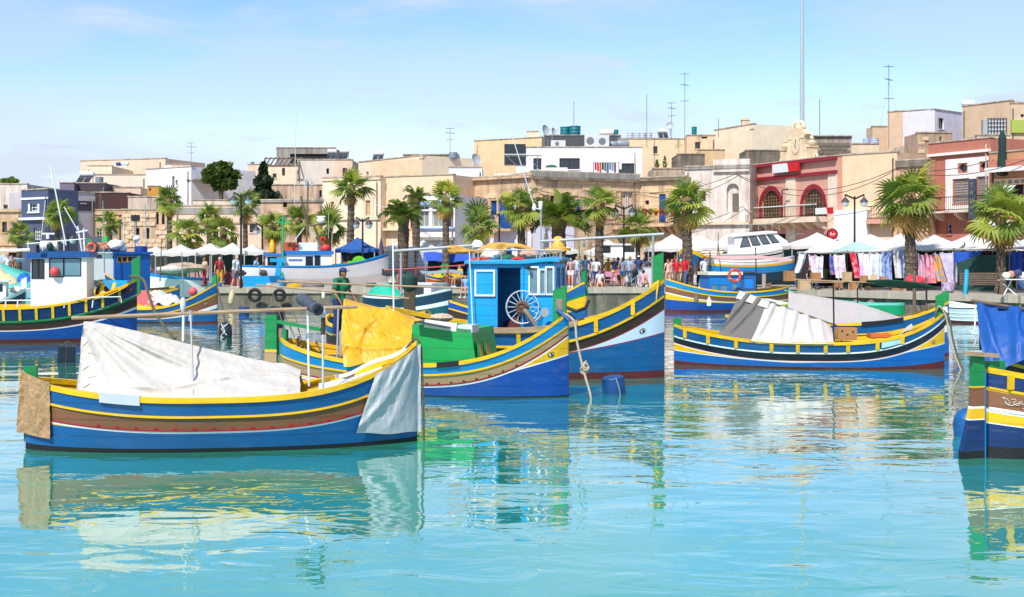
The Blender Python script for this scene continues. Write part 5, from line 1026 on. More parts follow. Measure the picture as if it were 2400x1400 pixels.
for i in range(9):
 a = lerp(u0, u1, (i + .15) / 9); c = lerp(u0, u1, (i + .85) / 9); b = MB(); b.b2(a, c, -.52, -.502, z0 + .1, z1 - .08); b.build('pane', mat('#4b4643', .2, .3, 4, 0, 10, kind='glass'), gb)
for i in range(2):
 a, z = HR.uz(2357 + i * 13, 455, -.3); b = MB(); b.add([(a, -1.0, z), (a + .28, -1.0, z), (a + .45, -.4, z + .55), (a + .17, -.4, z + .55)], [(0, 1, 2, 3)]); b.v += []; b.bar((a, -1, z), (a + .17, -.4, z + .55), .05, .05); b.bar((a + .28, -1, z), (a + .45, -.4, z + .55), .05, .05); b.bar((a, -1, z), (a + .28, -1, z), .05, .05); b.build('open_sash', [WFR], gb)
u, z = HR.uz(2370, 550, -.11); text('a b e n', .5, BROWNM, HR.root, Matrix.Translation((u + .3, -.13, z)) @ Matrix.Rotation(R(90), 4, 'X'))
u, z = HR.uz(2352, 330); b = MB(); b.lathe([(.06, -1.5), (.34, -1.45), (.3, -.8), (.22, .2), (.24, .7), (.12, 1.1), (.03, 1.2)], 12, (u, -.1, z - .6)); o = b.build('folded_parasol', mat('#14332e', .85, .3, 6, .4, 14), None, True); o.matrix_world = HR.inv.inverted(); tag(o, 'folded dark green parasol on the roof terrace of the right-edge house', 'parasol')
# ---- back rows
def back(name, label, x0, x1, ytop, d, m, ops=(), d1=None, depth=8, **k): return House(name, label, x0, d, x1, d1 or d, ytop, m, depth=depth, ops=ops, **k)
back('old_house', 'patchy white old house wall behind the left-edge stone house', -40, 64, 432, 112, OLDWH, [('w', 8, 480, 18, 495, CSHUT, 1, 1)])
back('plum_block', 'small dark plum rooftop block above the slate blue house', 174, 247, 430, 114, DPLUM, depth=5); back('lilac_block', 'lilac grey rooftop block beside the dark plum block', 140, 174, 429, 113, mat('#6c6474', .7, .1), depth=5)
back('cream_block', 'pale cream blank apartment wall behind the plum block', 210, 345, 410, 128, PALE, [])
back('tan_block', 'long peach flat roofed block highest on the left skyline', 188, 388, 378, 150, PEACH, [('v', 270, 395, 280, 408), ('v', 215, 396, 220, 404)], d1=146); back('tan_block', 'narrow peach block beside the tall aerial on the left skyline', 388, 448, 386, 146, PEACH, [])
back('yellow_block', 'pale yellow stair block on the left skyline', 205, 262, 389, 140, CREAM); back('white_house', 'white cubic house with a dark doorway on the left skyline', 342, 448, 398, 124, WHITEW, [('v', 403, 413, 409, 445), ('w', 411, 422, 416, 434, IRON, 1, 1)], d1=120); back('cream_house', 'small cream house right of the white cubic house', 447, 470, 405, 130, PALE)
back('maroon_screen', 'dark maroon boarded roof terrace screen above the cream house', 219, 302, 452, 108, BROWNM, depth=4, cat='roof screen'); back('ochre_hut', 'ochre yellow rooftop hut with a small window', 345, 373, 437, 112, mat('#c08a38', .8, .1), [('w', 349, 441, 354, 449, WFR, 1, 1)], depth=4); back('grey_terrace', 'grey streaked terrace wall below the white cubic house', 300, 372, 462, 106, LIME('#c3b3a0', 'oldplaster', '#6b6258'), depth=5); back('peach_terrace', 'peach terrace wall with a flat top below the yellow stair block', 245, 330, 440, 116, PEACH, depth=5)
back('white_shed', 'low white flat house right of the left palm tops', 468, 545, 442, 125, OFFW, [('v', 478, 455, 486, 462)]); back('white_flats', 'distant white flats right of the round pine', 550, 585, 404, 170, OFFW, [('w', 556, 420, 566, 426, WFR, 2, 1)]); back('low_house', 'low pale house with a brown shed roof below the round pine', 452, 560, 470, 115, PALE, [], depth=5)
back('tan_house', 'peach house wall rising behind the cypress tree', 580, 632, 386, 128, PEACH, [('v', 590, 430, 596, 440)]); back('yellow_house', 'pale yellow house under the roof pergola', 628, 700, 390, 126, CREAM, [('w', 661, 394, 668, 412, BROWNM, 1, 1), ('w', 639, 407, 648, 417, IRON, 2, 1)])
GR = back('concrete_block', 'unfinished grey concrete storey at the top behind the pergola', 648, 785, 347, 140, GREYC, [('v', 680, 361, 770, 384)])
back('grey_house', 'plain pale grey house with dark corner windows below the concrete storey', 697, 788, 375, 122, LIME('#cfc5b6', 'plaster', '#a89c8c'), [('v', 765, 395, 771, 408)]); back('tan_house', 'small peach house right of the pale grey house', 783, 826, 375, 120, PEACH, [('w', 803, 394, 813, 410, BROWNM, 2, 1)]); back('streaked_terrace', 'streaked stone terrace wall right of the cypress tree', 618, 756, 434, 110, LIME('#cbb094', 'oldplaster', '#5a4c40'), [('v', 750, 446, 754, 462)], depth=5)
LG2 = mat('#4b5254', .3, .2)
opsA = [('a', 884, 396, 898, 416, WFR, 4, 5, LG2), ('a', 908, 394, 923, 416, WFR, 4, 5, LG2), ('a', 933, 391, 948, 417, WFR, 4, 5, LG2), ('a', 960, 388, 976, 419, WFR, 4, 5, LG2), ('b', 858, 402, 864, 418, S_TAN)]
back('cream_house', 'cream house with a row of four white arched windows', 840, 990, 381, 118, CREAM, opsA, d1=110, depth=6); back('cream_block', 'tall blank cream wall right of the four arched windows', 990, 1075, 372, 110, LIME('#dcbc98', 'plaster'), d1=114, depth=6); back('brown_roof', 'low brown stone roof storey above the four arched windows', 945, 1075, 363, 126, DKST, [('v', 1032, 373, 1039, 379), ('v', 1055, 374, 1064, 380)])
back('blue_white_wall', 'pale blue white wall with a dish in front of the tan block', 1052, 1130, 393, 108, mat('#d8e2ea', .8, .06, 1, .1, 10, kind='plaster'), depth=5)
back('tan_block', 'large sandy blank wall left of the white modern house', 1111, 1270, 331, 132, LIME('#dfc094', 'plaster', '#b8966c'), d1=128); back('cream_block', 'small cream stair top left of the teal tanks', 1235, 1262, 309, 135, CREAM)
opsW = [('w', 1250, 371, 1269, 398, IRON, 2, 1), ('w', 1311, 371, 1359, 397, IRON, 2, 1), ('w', 1457, 383, 1490, 411, IRON, 2, 1)]
HW = back('white_house', 'white modern house with dark sliding windows and a washing line', 1210, 1505, 346, 108, WHITEW, opsW, depth=7); back('grey_parapet', 'dark grey parapet wall behind the teal tanks', 1275, 1455, 318, 124, mat('#4b4d50', .8, .1), depth=4, cat='wall')
back('beige_house', 'beige house with small windows and grey roof edge right of the white modern house', 1450, 1620, 326, 120, LIME('#dcc5a0', 'plaster', '#b9a07e'), [('w', 1531, 343, 1541, 360, IRON, 1, 1)]); back('beige_house', 'beige house with shuttered window under the tall aerial', 1610, 1676, 318, 118, LIME('#dcbd98', 'plaster'), [('w', 1629, 333, 1641, 349, GSHUT, 2, 1), ('v', 1644, 318, 1658, 325)]); back('tan_block', 'small tan box house right of the shuttered window', 1642, 1699, 352, 114, LIME('#d3b284', 'plaster'), depth=5)
back('stone_shed', 'small dark stone rooftop shed above the balcony house with blue doors', 1588, 1652, 362, 106, DKST, depth=4); back('stone_roof', 'low weathered stone roof wall above the blue door house', 1530, 1610, 396, 103, LIME('#b59f88', 'oldplaster', '#5a4c40'), depth=4, cat='wall')
back('cream_house', 'cream house with two dark windows and a chimney on the skyline', 1675, 1765, 306, 125, LIME('#e2d2b6', 'plaster', '#c3b294'), d1=119, depth=6); back('cream_wing', 'right wing of the cream skyline house with two windows', 1764, 1840, 304, 119, LIME('#dcccb0', 'plaster', '#c3b294'), [('w', 1775, 324, 1791, 345, IRON, 2, 1), ('w', 1809, 326, 1828, 346, IRON, 2, 1)], d1=122, depth=6)  # right wing: same cream, painted slightly darker as its shaded face
sb = back('stone_wall', 'low grey block wall with square gaps left of the clock gable', 1748, 1830, 353, 104, DKST, depth=3, cat='wall')
HD = back('block_shed', 'black stained concrete block shed right of the clock gable', 1905, 1996, 320, 100, LIME('#a79c8c', 'oldplaster', '#6b6258'), depth=5); HD.ashlar(1907, 332, 1995, 362, .52, .3, LIME('#6e6558', 'block'), jit=.03, keep=.95); HD.band(320, 323, IRON, proud=.12, px=1940)
back('low_wall', 'low sandy roof wall right of the block shed', 1990, 2060, 338, 104, CREAM2, depth=4, cat='wall')
back('tan_block', 'large tan blank wall on the right skyline with a stepped corner', 2080, 2192, 263, 112, LIME('#cdb092', 'plaster', '#b3947a'), d1=110, depth=2); back('tan_block', 'lower tan step of the large blank wall on the right skyline', 2045, 2085, 297, 113, LIME('#cdb092', 'plaster', '#b3947a'), depth=2); back('white_house', 'white house tinted bluish for shade with one dark window on the right skyline', 2191, 2256, 257, 108, LAVW, [('w', 2200, 278, 2212, 302, IRON, 1, 1)], d1=111, depth=3); back('tan_block', 'tan block with a white tank at the right end of the skyline', 2255, 2370, 250, 106, LIME('#c9ad8e', 'plaster', '#a98c70'), d1=102); back('tan_block', 'tan corner block with a lime green wall at the right end', 2369, 2460, 243, 102, LIME('#cbb193', 'plaster'), [('w', 2392, 268, 2400, 275, IRON, 1, 1)]).band(282, 312, mat('#9fb04f', .8, .1), proud=.2, px=2380, name='green_wall')  # bluish tint in the white house's wall colour stands for its shaded face
back('stone_turret', 'rough stone rooftop turret with a hole above the salmon house', 2150, 2232, 312, 90, LIME('#b89f84', 'oldplaster', '#6b5846'), [('v', 2202, 320, 2206, 335)], depth=3).ashlar(2151, 313, 2186, 370, .5, .3, LIME('#c9ad8c', 'block'), jit=.06, keep=.9)
back('roof_store', 'low sandy roof store under the white caged bulk tank', 2290, 2368, 318, 91, CREAM2, depth=3, cat='wall', par=.02)
back('sandy_gable', 'sandy yellow sloped roof wall left of the stone turret', 2124, 2152, 340, 95, CREAM2, depth=3, cat='wall')
# ================================================================ palms and trees
LEAF = mat('#77903a', .55, .25, 3, 0, 10, kind='leaf'); LEAF2 = mat('#9aa748', .55, .25, 3, 0, 10, kind='leaf'); LEAFD = mat('#627e32', .55, .25, 3, 0, 10, kind='leaf'); DEAD = mat('#b49c66', .8, .3, 3, 0, 10, kind='leaf'); BARK = mat('#85735f', .95, .3, 3, .8, 9, kind='bark')
def fan_mesh(m, seed, droop=.35):
 rnd = random.Random(seed); b = MB(); pet = .8; b.tube([(0, 0, 0), (pet * .5, 0, .02), (pet, 0, 0)], [.022, .015, .012], 4); n = 17
 for i in range(n):
  a = R(-112 + 224 * i / (n - 1)) + rnd.uniform(-.04, .04); L_ = (1.0 - .22 * abs(i / (n - 1) * 2 - 1) ** 2) * rnd.uniform(.88, 1.06); w = .058; dr = droop * rnd.uniform(.6, 1.5)
  d = Vector((math.cos(a), math.sin(a), 0)); s_ = Vector((-d.y, d.x, 0)); o = Vector((pet, 0, 0))
  p1, p2, p3 = o + d * L_ * .45 + Vector((0, 0, .05)), o + d * L_ * .75 + Vector((0, 0, .02 - dr * .2)), o + d * L_ * .97 + Vector((0, 0, -dr * .6))
  up = Vector((0, 0, .03))
  b.add([o, p1 - s_ * w, p1 + up, p1 + s_ * w, p2 - s_ * w * .7, p2 + up, p2 + s_ * w * .7, p3], [(0, 1, 2), (0, 2, 3), (1, 4, 5, 2), (2, 5, 6, 3), (4, 7, 5), (5, 7, 6)])
 return b.mesh('frond', m)
def date_mesh(m, seed):
 rnd = random.Random(seed); b = MB(); n = 26; pts = [Vector((t * 2.2 * math.cos(.9 * t), 0, t * .75 - 1.25 * t * t)) for t in [i / 10 for i in range(11)]]
 b.tube(pts, [.035 - .028 * i / 10 for i in range(11)], 4)
 for i in range(n):
  t = .14 + .84 * i / n; k = t * 10; j = int(k); p = pts[j].lerp(pts[min(10, j + 1)], k - j); L_ = .55 * math.sin(math.pi * min(1, t * .8 + .18)) * rnd.uniform(.85, 1.1) + .08
  for sd in (1, -1):
   d = Vector((.62, sd * .72, -.12 + rnd.uniform(-.1, .12))).normalized(); wv = Vector((.03, 0, .012)); e = p + d * L_ + Vector((0, 0, -.1 * L_)); mm = p + d * L_ * .5 + Vector((0, 0, .02)); b.add([p - wv, p + wv, mm + wv, e, mm - wv], [(0, 1, 2, 4), (4, 2, 3)])
 return b.mesh('frond', m)
FANS = [fan_mesh(LEAF, 1), fan_mesh(LEAF2, 2), fan_mesh(LEAFD, 3), fan_mesh(LEAF, 4, .6)]; FAND = [fan_mesh(DEAD, 5, .9), fan_mesh(DEAD, 6, 1.2)]; DATES = [date_mesh(LEAF, 7), date_mesh(LEAFD, 8), date_mesh(mat('#56682a', .55, .25, 3, 0, 10, kind='leaf'), 9)]
def palm(label, px, py, rp, d, kind='fan', tr=.17, lean=0, n=19, skirt=5, z0=QZ):
 ppm = FPX / d; rc = rp / ppm; top = P(px, py + rp * .12, d); bx = P(px + lean, py, d).x; root = thing('palm_tree', label, 'palm tree', (bx, d, z0), random.uniform(0, 6.28), 'palms on the promenade'); h = top.z - z0; dx = top.x - bx
 inv = Matrix.Rotation(-root.rotation_euler.z, 3, 'Z'); off = inv @ Vector((dx, 0, 0)); b = MB(); k = max(8, int(h / .16)); pts = []; rr = []
 for i in range(k + 1):
  t = i / k; pts.append((off.x * t ** 1.6 + .03 * math.sin(5 * t), off.y * t ** 1.6, h * t)); rr.append(tr * (1.18 - .3 * t + (.35 * math.exp(-t * 9))) * (1 + (.09 if i % 2 else -.05)) if kind == 'fan' else tr * (.8 + .5 * math.sin(min(1, t * 1.05) * 2.2)) * (1.06 if i % 2 else .96))
 b.tube(pts, rr, 12); b.build('trunk', BARK, root, False)
 c = MB(); c.ell((off.x, off.y, h - .05), (tr * 1.5, tr * 1.5, tr * 2.2), 10, 7); c.build('crown_heart', mat('#7f6a41', .9, .4, 8, .8, 14), root)
 rnd = random.Random(int(px * 7 + py)); s0 = rc / 1.62 if kind == 'fan' else rc / 2.0
 for i in range(n + (skirt if kind == 'fan' else 0)):
  dead = i >= n; g = i * 2.39996 + rnd.uniform(-.25, .25); t = (i + .5) / n
  if kind == 'fan': el = lerp(86, -46, t ** .9) + rnd.uniform(-16, 16) if not dead else rnd.uniform(-78, -50)
  else: el = lerp(72, -12, t ** .85) + rnd.uniform(-8, 8)
  me = rnd.choice(FAND if dead else (FANS if kind == 'fan' else DATES)); o = link('frond', me, root); s_ = s0 * rnd.uniform(.72, 1.2) * (.75 if dead else 1)
  o.matrix_local = Matrix.Translation((off.x, off.y, h + (.05 if not dead else -.15))) @ Matrix.Rotation(g, 4, 'Z') @ Matrix.Rotation(-R(el), 4, 'Y') @ Matrix.Rotation(rnd.uniform(-.7, .7), 4, 'X') @ Matrix.Diagonal((s_, s_, s_, 1))
 return root
for a in (('small palm half hidden at the far left edge', 45, 548, 34, 88), ('palm in front of the slate blue house wing', 135, 500, 42, 86), ('small palm left of the rubble ruin', 258, 522, 34, 88), ('slender tall palm right of the rubble ruin', 397, 470, 40, 86),
  ('broad low palm left of the white market tents', 443, 545, 50, 82), ('palm rising behind the broad low palm', 490, 503, 36, 88), ('low palm just left of the tall black lamp', 524, 540, 46, 83), ('tall shaded palm behind the black lamp post', 575, 482, 42, 87), ('palm right of the black lamp post beside the green mast', 640, 530, 44, 84),
  ('palm behind the green mast of the white cabin boat', 702, 518, 40, 86), ('broad palm behind the roof of the white cabin boat', 772, 530, 54, 83)): palm(*a)
palm('tallest slim palm in front of the cream house with shutters', 822, 440, 52, 80, tr=.22); palm('date palm with a fat trunk left of the bay window house', 945, 505, 72, 80, 'date', .27, n=28); palm('date palm crown rising behind the fat trunked date palm', 975, 465, 45, 84, 'date', .2, n=20)
palm('palm in front of the white bay window house', 1045, 468, 48, 78, tr=.2); palm('low bushy palm in front of the blue arched balcony door', 1122, 530, 58, 74, tr=.2); palm('palm with a thick trunk left of the wide date palm', 1222, 483, 58, 77, tr=.24); palm('wide feathery date palm in the middle of the promenade', 1310, 510, 95, 78, 'date', .34, n=34)
palm('bright green palm right of the wide date palm', 1405, 478, 56, 76, tr=.24, skirt=4); palm('short young palm behind the white motorboat', 1495, 530, 52, 76, tr=.14, n=15, skirt=3); palm('shaggy palm with a stout trunk in front of the peeling house', 1610, 475, 66, 73, tr=.27, n=20, skirt=9)
palm('largest palm in front of the plain sandy house', 2133, 465, 88, 66, tr=.26, n=21, skirt=8); palm('yellow green palm in front of the balcony house at the right', 2345, 500, 88, 61, tr=.2, n=21, skirt=6)
def leafy(name, label, px, pyc, rx, rz, d, m, shape='round', n=2600, z0=QZ, ls=.35):
 c = P(px, pyc, d); ppm = FPX / d; ax, az_ = rx / ppm, rz / ppm; root = thing(name, label, 'tree', (c.x, d, z0)); rnd = random.Random(px); h = c.z - z0
 b = MB(); b.tube([(0, 0, 0), (.05, 0, h * .5), (0, 0, h)], [.3, .24, .16], 8)
 for i in range(5): g = i * 1.3; b.tube([(0, 0, h * .8), (ax * .4 * math.cos(g), ax * .4 * math.sin(g), h + az_ * .2), (ax * .7 * math.cos(g), ax * .7 * math.sin(g), h + az_ * .4)], [.12, .08, .03], 6)
 b.build('trunk', BARK, root); b = MB(); cl = [(rnd.uniform(-1, 1), rnd.uniform(-1, 1), rnd.uniform(-1, 1)) for _ in range(60)]; cl = [v for v in cl if Vector(v).length < 1][:26]
 for i in range(n):
  if shape == 'round':
   v = Vector(rnd.choice(cl)) * .78; v += Vector((rnd.gauss(0, .13), rnd.gauss(0, .13), rnd.gauss(0, .11)))
  else:
   z = rnd.uniform(-1, 1) ; r = .5 * (1 - z) ** .8 * rnd.uniform(.4, 1.1) * (1 + .3 * math.sin(z * 9)); g = rnd.uniform(0, 6.28); v = Vector((r * math.cos(g), r * math.sin(g), z))
  p = Vector((v.x * ax, v.y * ax, h + v.z * az_)); q = Vector((rnd.gauss(0, 1), rnd.gauss(0, 1), rnd.gauss(0, .7))).normalized(); u = q.orthogonal().normalized(); w_ = q.cross(u); s_ = ls * rnd.uniform(.5, 1.2)
  b.add([p + u * s_, p + w_ * s_ * .6, p - u * s_, p - w_ * s_ * .6], [(0, 1, 2, 3)])
 b.build('crown', m, root, fix=False)
leafy('pine_tree', 'round dark green tree on the skyline left of centre', 518, 416, 42, 36, 118, mat('#3d5a20', .6, .3, 3, 0, 10, kind='leaf'), n=3200, ls=.4); leafy('cypress_tree', 'dark pointed cypress in front of the pale yellow house', 617, 432, 36, 50, 108, mat('#1d3a1b', .6, .3, 3, 0, 10, kind='leaf'), 'cone', 3600, ls=.26); leafy('pine_tree', 'small tree on the skyline at the far left', 20, 425, 22, 10, 150, LEAFD, n=900)
# ================================================================ boats in the background
def std(sh, bow, stern, top, low, extra=.0):   # sheer heights stern/mid/bow and the usual painted lines
 s_, m, b = sh; r = []
 for f, c in ((0, 0), (.36, 1), (.39, 2), (.62, 3), (.65, 4), (.69, 5)): r.append((s_ * (1 - f), m * (1 - f), b * (1 - f * .8)))
 r.append((.1, .08, .1)); return r
STD = [BLU, YEL, DBR, RED, WHT, RBL, MAR]
def cabin(Bo, pl, pr, yt, zb, yn, yf, m, wins=(), roof=None, rim=.06, name='cabin', pane=GLASS, fr=None, side_w=True):
 xa, xb = sorted((Bo.onx(pl, 600, yn).x, Bo.onx(pr, 600, yn).x)); zt = Bo.onx((pl + pr) / 2, yt, yn).z; b = MB(); hs = []
 fl = math.cos(Bo.rz) < 0
 for (a, c, e, g) in wins:
  p, q = Bo.onx(a, g, yn), Bo.onx(e, c, yn); u0, u1 = sorted((p.x - xa, q.x - xa)); hs.append((max(.04, u0), max(.03, p.z - zb), min(xb - xa - .04, u1), min(zt - zb - .04, q.z - zb)))
 s_ = 1 if yf > yn else -1
 wall_panel(b, (xa, yn, zb), (1, 0, 0), (0, 0, 1), xb - xa, zt - zb, hs, .05 * s_, (0, 1, 0)); b.b2(xa, xb, yf - .05 * s_, yf, zb, zt); 
 b.b2(xa, xa + .05, yn + .051 * s_, yf - .051 * s_, zb, zt); b.b2(xb - .05, xb, yn + .051 * s_, yf - .051 * s_, zb, zt); o = b.build(name, m, Bo.root)
 for h in hs:
  w = MB(); t = .03
  for a, c, e, g in ((h[0] - t, h[2] + t, h[1] - t, h[1]), (h[0] - t, h[2] + t, h[3], h[3] + t), (h[0] - t, h[0], h[1], h[3]), (h[2], h[2] + t, h[1], h[3])): w.b2(xa + a, xa + c, yn - .012 * s_, yn + .01 * s_, zb + e, zb + g)
  w = w.build('window', fr or BLK, o); p = MB(); p.b2(xa + h[0] - .01, xa + h[2] + .01, yn + .02 * s_, yn + .035 * s_, zb + h[1] - .01, zb + h[3] + .01); p.build('pane', pane, w)
 r = MB(); e = .1; r.b2(xa - e, xb + e, min(yn, yf) - e, max(yn, yf) + e, zt + .002, zt + rim); r.build('cabin_roof', roof or m, Bo.root)
 return o
# left: yellow railed boat with a tall white wheelhouse
Gb = Boat('fishing_boat', 'blue boat with a yellow railed bulwark and a tall white wheelhouse at left', XY(-300, 40.6), XY(321, 42), 2.5,
 [(1.5, 1.12, 1.98), (1.0, .7, 1.5), (.98, .68, 1.45), (.95, .63, 1.4), (.68, .42, 1.15), (.66, .4, 1.1), (.62, .37, 1.02), (.14, .12, .12)], [NAVY, WHT, GRN, DBR, RED, WHT, RBL, MAR], tm=.5, pw=(2, 2.6), inner=YEL, thw=False, deckm=YEL)
Gb.posts([.46 + .06 * i for i in range(9)], 1, YEL, .08); Gb.line('rubbing_strake', 2, GRN, .05, .025)
Gb.post_head(1, GRN, 2.0, .1, .2, 1.5, off=-.15)
wy = Gb.near * .8
cb = cabin(Gb, 105, 203, 604, .75, wy, -wy, CWHT, [(117, 607, 148, 648), (150, 607, 188, 646)], mat('#0c4f8d', .45, .1), .2, 'wheelhouse', LGLASS)
cb2 = cabin(Gb, 72, 104.5, 606, .75, wy * 1.0, -wy * .9, CWHT, [(76, 610, 88, 652), (92, 610, 104, 652)], mat('#0c4f8d', .45, .1), .18, 'wheelhouse_side', GLASS)
b = MB(); b.tube([Gb.onx(-20, 705, Gb.near * 1.12), Gb.onx(100, 704, Gb.near * 1.12), Gb.onx(230, 697, Gb.near * 1.1), Gb.onx(283, 696, Gb.near * 1.0), Gb.onx(285, 710, Gb.near * 1.0)], .02, 6)
for px in (14, 42, 84, 152, 218): b.tube([Gb.onx(px, 704, Gb.near * 1.12), Gb.onx(px - 2, 722, Gb.near * 1.14)], .02, 6)
b.build('hand_rail', WHT, Gb.root, True)
# roof gear: rail, radar, life raft, aerials
zt = Gb.onx(150, 588, 0).z
b = MB()
for yy in (-.7, .7):
 b.tube([Gb.onx(62, 572, yy), Gb.onx(200, 560, yy)], .018, 6)
 for px in (66, 100, 150, 198): b.tube([Gb.onx(px, 588, yy), Gb.onx(px, 565, yy)], .015, 6)
o = b.build('roof_rail', WHT, Gb.root, True); o['kind'] = 'stuff'
b = MB(); b.tube([Gb.onx(95, 577, -.2), Gb.onx(135, 577, -.2)], [.17, .17], 12); b.build('life_raft', FLOATW, Gb.root, True)
b = MB(); b.ell(Gb.onx(117, 578, -.45), (.11, .06, .14), 12, 8); b.build('searchlight', mat('#123a2b', .3), Gb.root, True)
bpole(Gb, (155, 575), (118, 388), .022, WHT, 'whip_aerial'); bpole(Gb, (98, 545), (106, 470), .008, WHT, 'whip_aerial'); bpole(Gb, (0, 588), (70, 586), .05, WHT, 'boom', (.6, .6))
b = MB(); b.bar(Gb.onx(98, 548, 0), Gb.onx(128, 548, 0), .07, .05); b.tube([Gb.onx(112, 560, 0), Gb.onx(112, 549, 0)], .05, 8); b.build('radar', WHT, Gb.root)
b = MB(); b.tube([Gb.onx(150, 485, 0), Gb.onx(182, 540, 0)], .016, 6); b.tube([Gb.onx(182, 530, .2), Gb.onx(192, 590, .2)], .025, 6); b.tube([Gb.onx(196, 535, -.2), Gb.onx(198, 590, -.2)], .025, 6); b.bar(Gb.onx(178, 545, 0), Gb.onx(205, 540, 0), .05, .05); o = b.build('mast_frame', WHT, Gb.root, True); o['kind'] = 'stuff'
bo = Gb.onx(130, 637, Gb.near * .74); o = MB().ell((0, 0, 0), .15, 14, 10).build('pink_buoy', mat('#e04a48', .45, .08), None, True); o.location = (Matrix.Translation(Gb.root.location) @ Matrix.Rotation(Gb.rz, 4, 'Z')) @ (bo + Vector((0, Gb.near * .15, 0))); tag(o, 'round coral pink buoy hung on the tall white wheelhouse', 'buoy')
b = MB(); b.grid(lambda u, v: Gb.onx(lerp(215, 300, u), lerp(700, 668, u ** 1.6), lerp(-.9, .9, v)), 10, 3, None, .03, (0, 0, -1)); b.build('foredeck', YEL, Gb.root)
for px in (235, 262): p = Gb.onx(px, 690, Gb.near * .3); b = MB(); b.bar(p, p + Vector((.05, .35, .35)), .1, .06); b.build('deck_knee', YEL, Gb.root)
b = MB(); b.grid(lambda u, v: Gb.onx(lerp(272, 308, u), lerp(695, 680, u) - 3 * math.sin(v * 3), lerp(-.5, .2, v)), 8, 6); b.build('orange_net', mat('#d9541c', .9, .4, 14, .6, 30), Gb.root, True)
b = MB(); bw = Gb.onx(240, 685, .5)
for r_ in (.32, .42): b.torus(bw, r_, .014, 22, 6, Matrix.Rotation(R(80), 3, 'X') @ Matrix.Rotation(R(20), 3, 'Y'))
hw = b.build('hauler_hoop', WGREY, Gb.root, True); b = MB(); b.torus(bw, .16, .07, 16, 7, Matrix.Rotation(R(80), 3, 'X')); b.build('hauler_drum', mat('#4d3b2c', .8, .5, 12, .5, 30), hw, True)
WG = Matrix.Translation(Gb.root.location) @ Matrix.Rotation(Gb.rz, 4, 'Z')
rope('mooring_line', [P(305, 648, 42), P(335, 655, 41.7), P(348, 690, 41.3), P(365, 735, 41), P(402, 788, 40.6), P(412, 793, 40.5)], .05, DROPE, 'thick dark green mooring line from the bow of the tall white wheelhouse boat')
# its right-hand neighbour with white sheet
Hb = Boat('fishing_boat', 'small yellow and blue boat with a white sheet right of the wheelhouse boat', XY(215, 54.5), XY(509, 53), 2.2,
 [(1.2, .6, 1.62), (.8, .36, 1.2), (.76, .32, 1.15), (.5, .2, .8), (.48, .18, .76), (.42, .15, .6), (.08, .05, .08)], [BLU, YEL, BRN, RED, WHT, BLU, MAR], tm=.5, pw=(2, 2.6), inner=YEL)
Hb.post_head(1, GRN, 2.0, .1, .2, 1.2, off=-.12); Hb.eye(.95, .8, r=.06); Hb.line('rubbing_strake', 1, YEL, .04, .02)
def sheet(Bo, px0, px1, y0, y1, dep, m, label, name='sheet', seed=0, amp=8, cat='tarpaulin', yn=-.6):
 b = MB(); W_ = Matrix.Translation(Bo.root.location) @ Matrix.Rotation(Bo.rz, 4, 'Z')
 b.grid(lambda u, v: W_ @ Bo.onx(lerp(px0, px1, u), lerp(y1, y0, math.sin(v * math.pi * .5) * math.sin(math.pi * min(1, .15 + u * .8))) + amp * fbm(u * 4 + seed, v * 3, seed), lerp(yn, yn + dep, v)), 24, 14, None, .02, (0, 0, -1)); return tag(b.build(name, m, None, 'all'), label, cat)
sheet(Hb, 338, 425, 682, 712, 1.0, WCL, 'bunched white sheet in the small yellow and blue boat', 'white_sheet', 3); sheet(Hb, 318, 368, 684, 714, .6, mat('#c8595c', .8, .15, 3, .1), 'faded red cover in the small yellow and blue boat', 'red_cover', 5)
o = MB().torus((0, 0, 0), .13, .07, 14, 8, Matrix.Rotation(R(90), 3, 'X')).build('orange_float', mat('#e0a060', .5), None, True); o.location = P(467, 700, 53.0); tag(o, 'ring float in the bow of the small yellow and blue boat', 'float')
rope('mooring_line', [P(508, 668, 53), P(516, 700, 52.8), P(524, 735, 52.5), P(528, 765, 52.3)], .035, DROPE, 'dark mooring line from the small yellow and blue boat to the round black float')
# blue trawler behind with orange window rims
Ib = Boat('trawler', 'blue and yellow trawler with a brown stripe and a deep blue wheelhouse behind at left', XY(420, 66), XY(208, 63), 2.8,
 [(1.2, 1.05, 2.45), (.8, .7, 1.85), (.75, .65, 1.75), (.5, .45, 1.4), (.46, .42, 1.3), (.4, .38, .75), (.1, .1, .1)], [BLU, YEL, BRN, WHT, YEL, BLU, MAR], tm=.5, pw=(2, 2), inner=BLU, thw=False, cat='boat')
Ib.line('rubbing_strake', 1, YEL, .05, .02); Ib.eye(.94, 1.1, r=.07)
cabin(Ib, 268, 352, 596, 1.0, Ib.near * .9, -Ib.near * .9, mat('#0b55a5', .45, .1), [(276, 603, 284, 614), (287, 603, 297, 614), (300, 602, 310, 613), (317, 603, 326, 612)], mat('#0b55a5', .45, .1), .12, 'wheelhouse', DROOM, mat('#c08a4a', .6)); cabin(Ib, 214, 266, 594, 1.6, Ib.near * .8, -Ib.near * .8, CWHT, [(228, 599, 237, 604), (266, 601, 274, 606)], None, .06, 'forward_cabin')
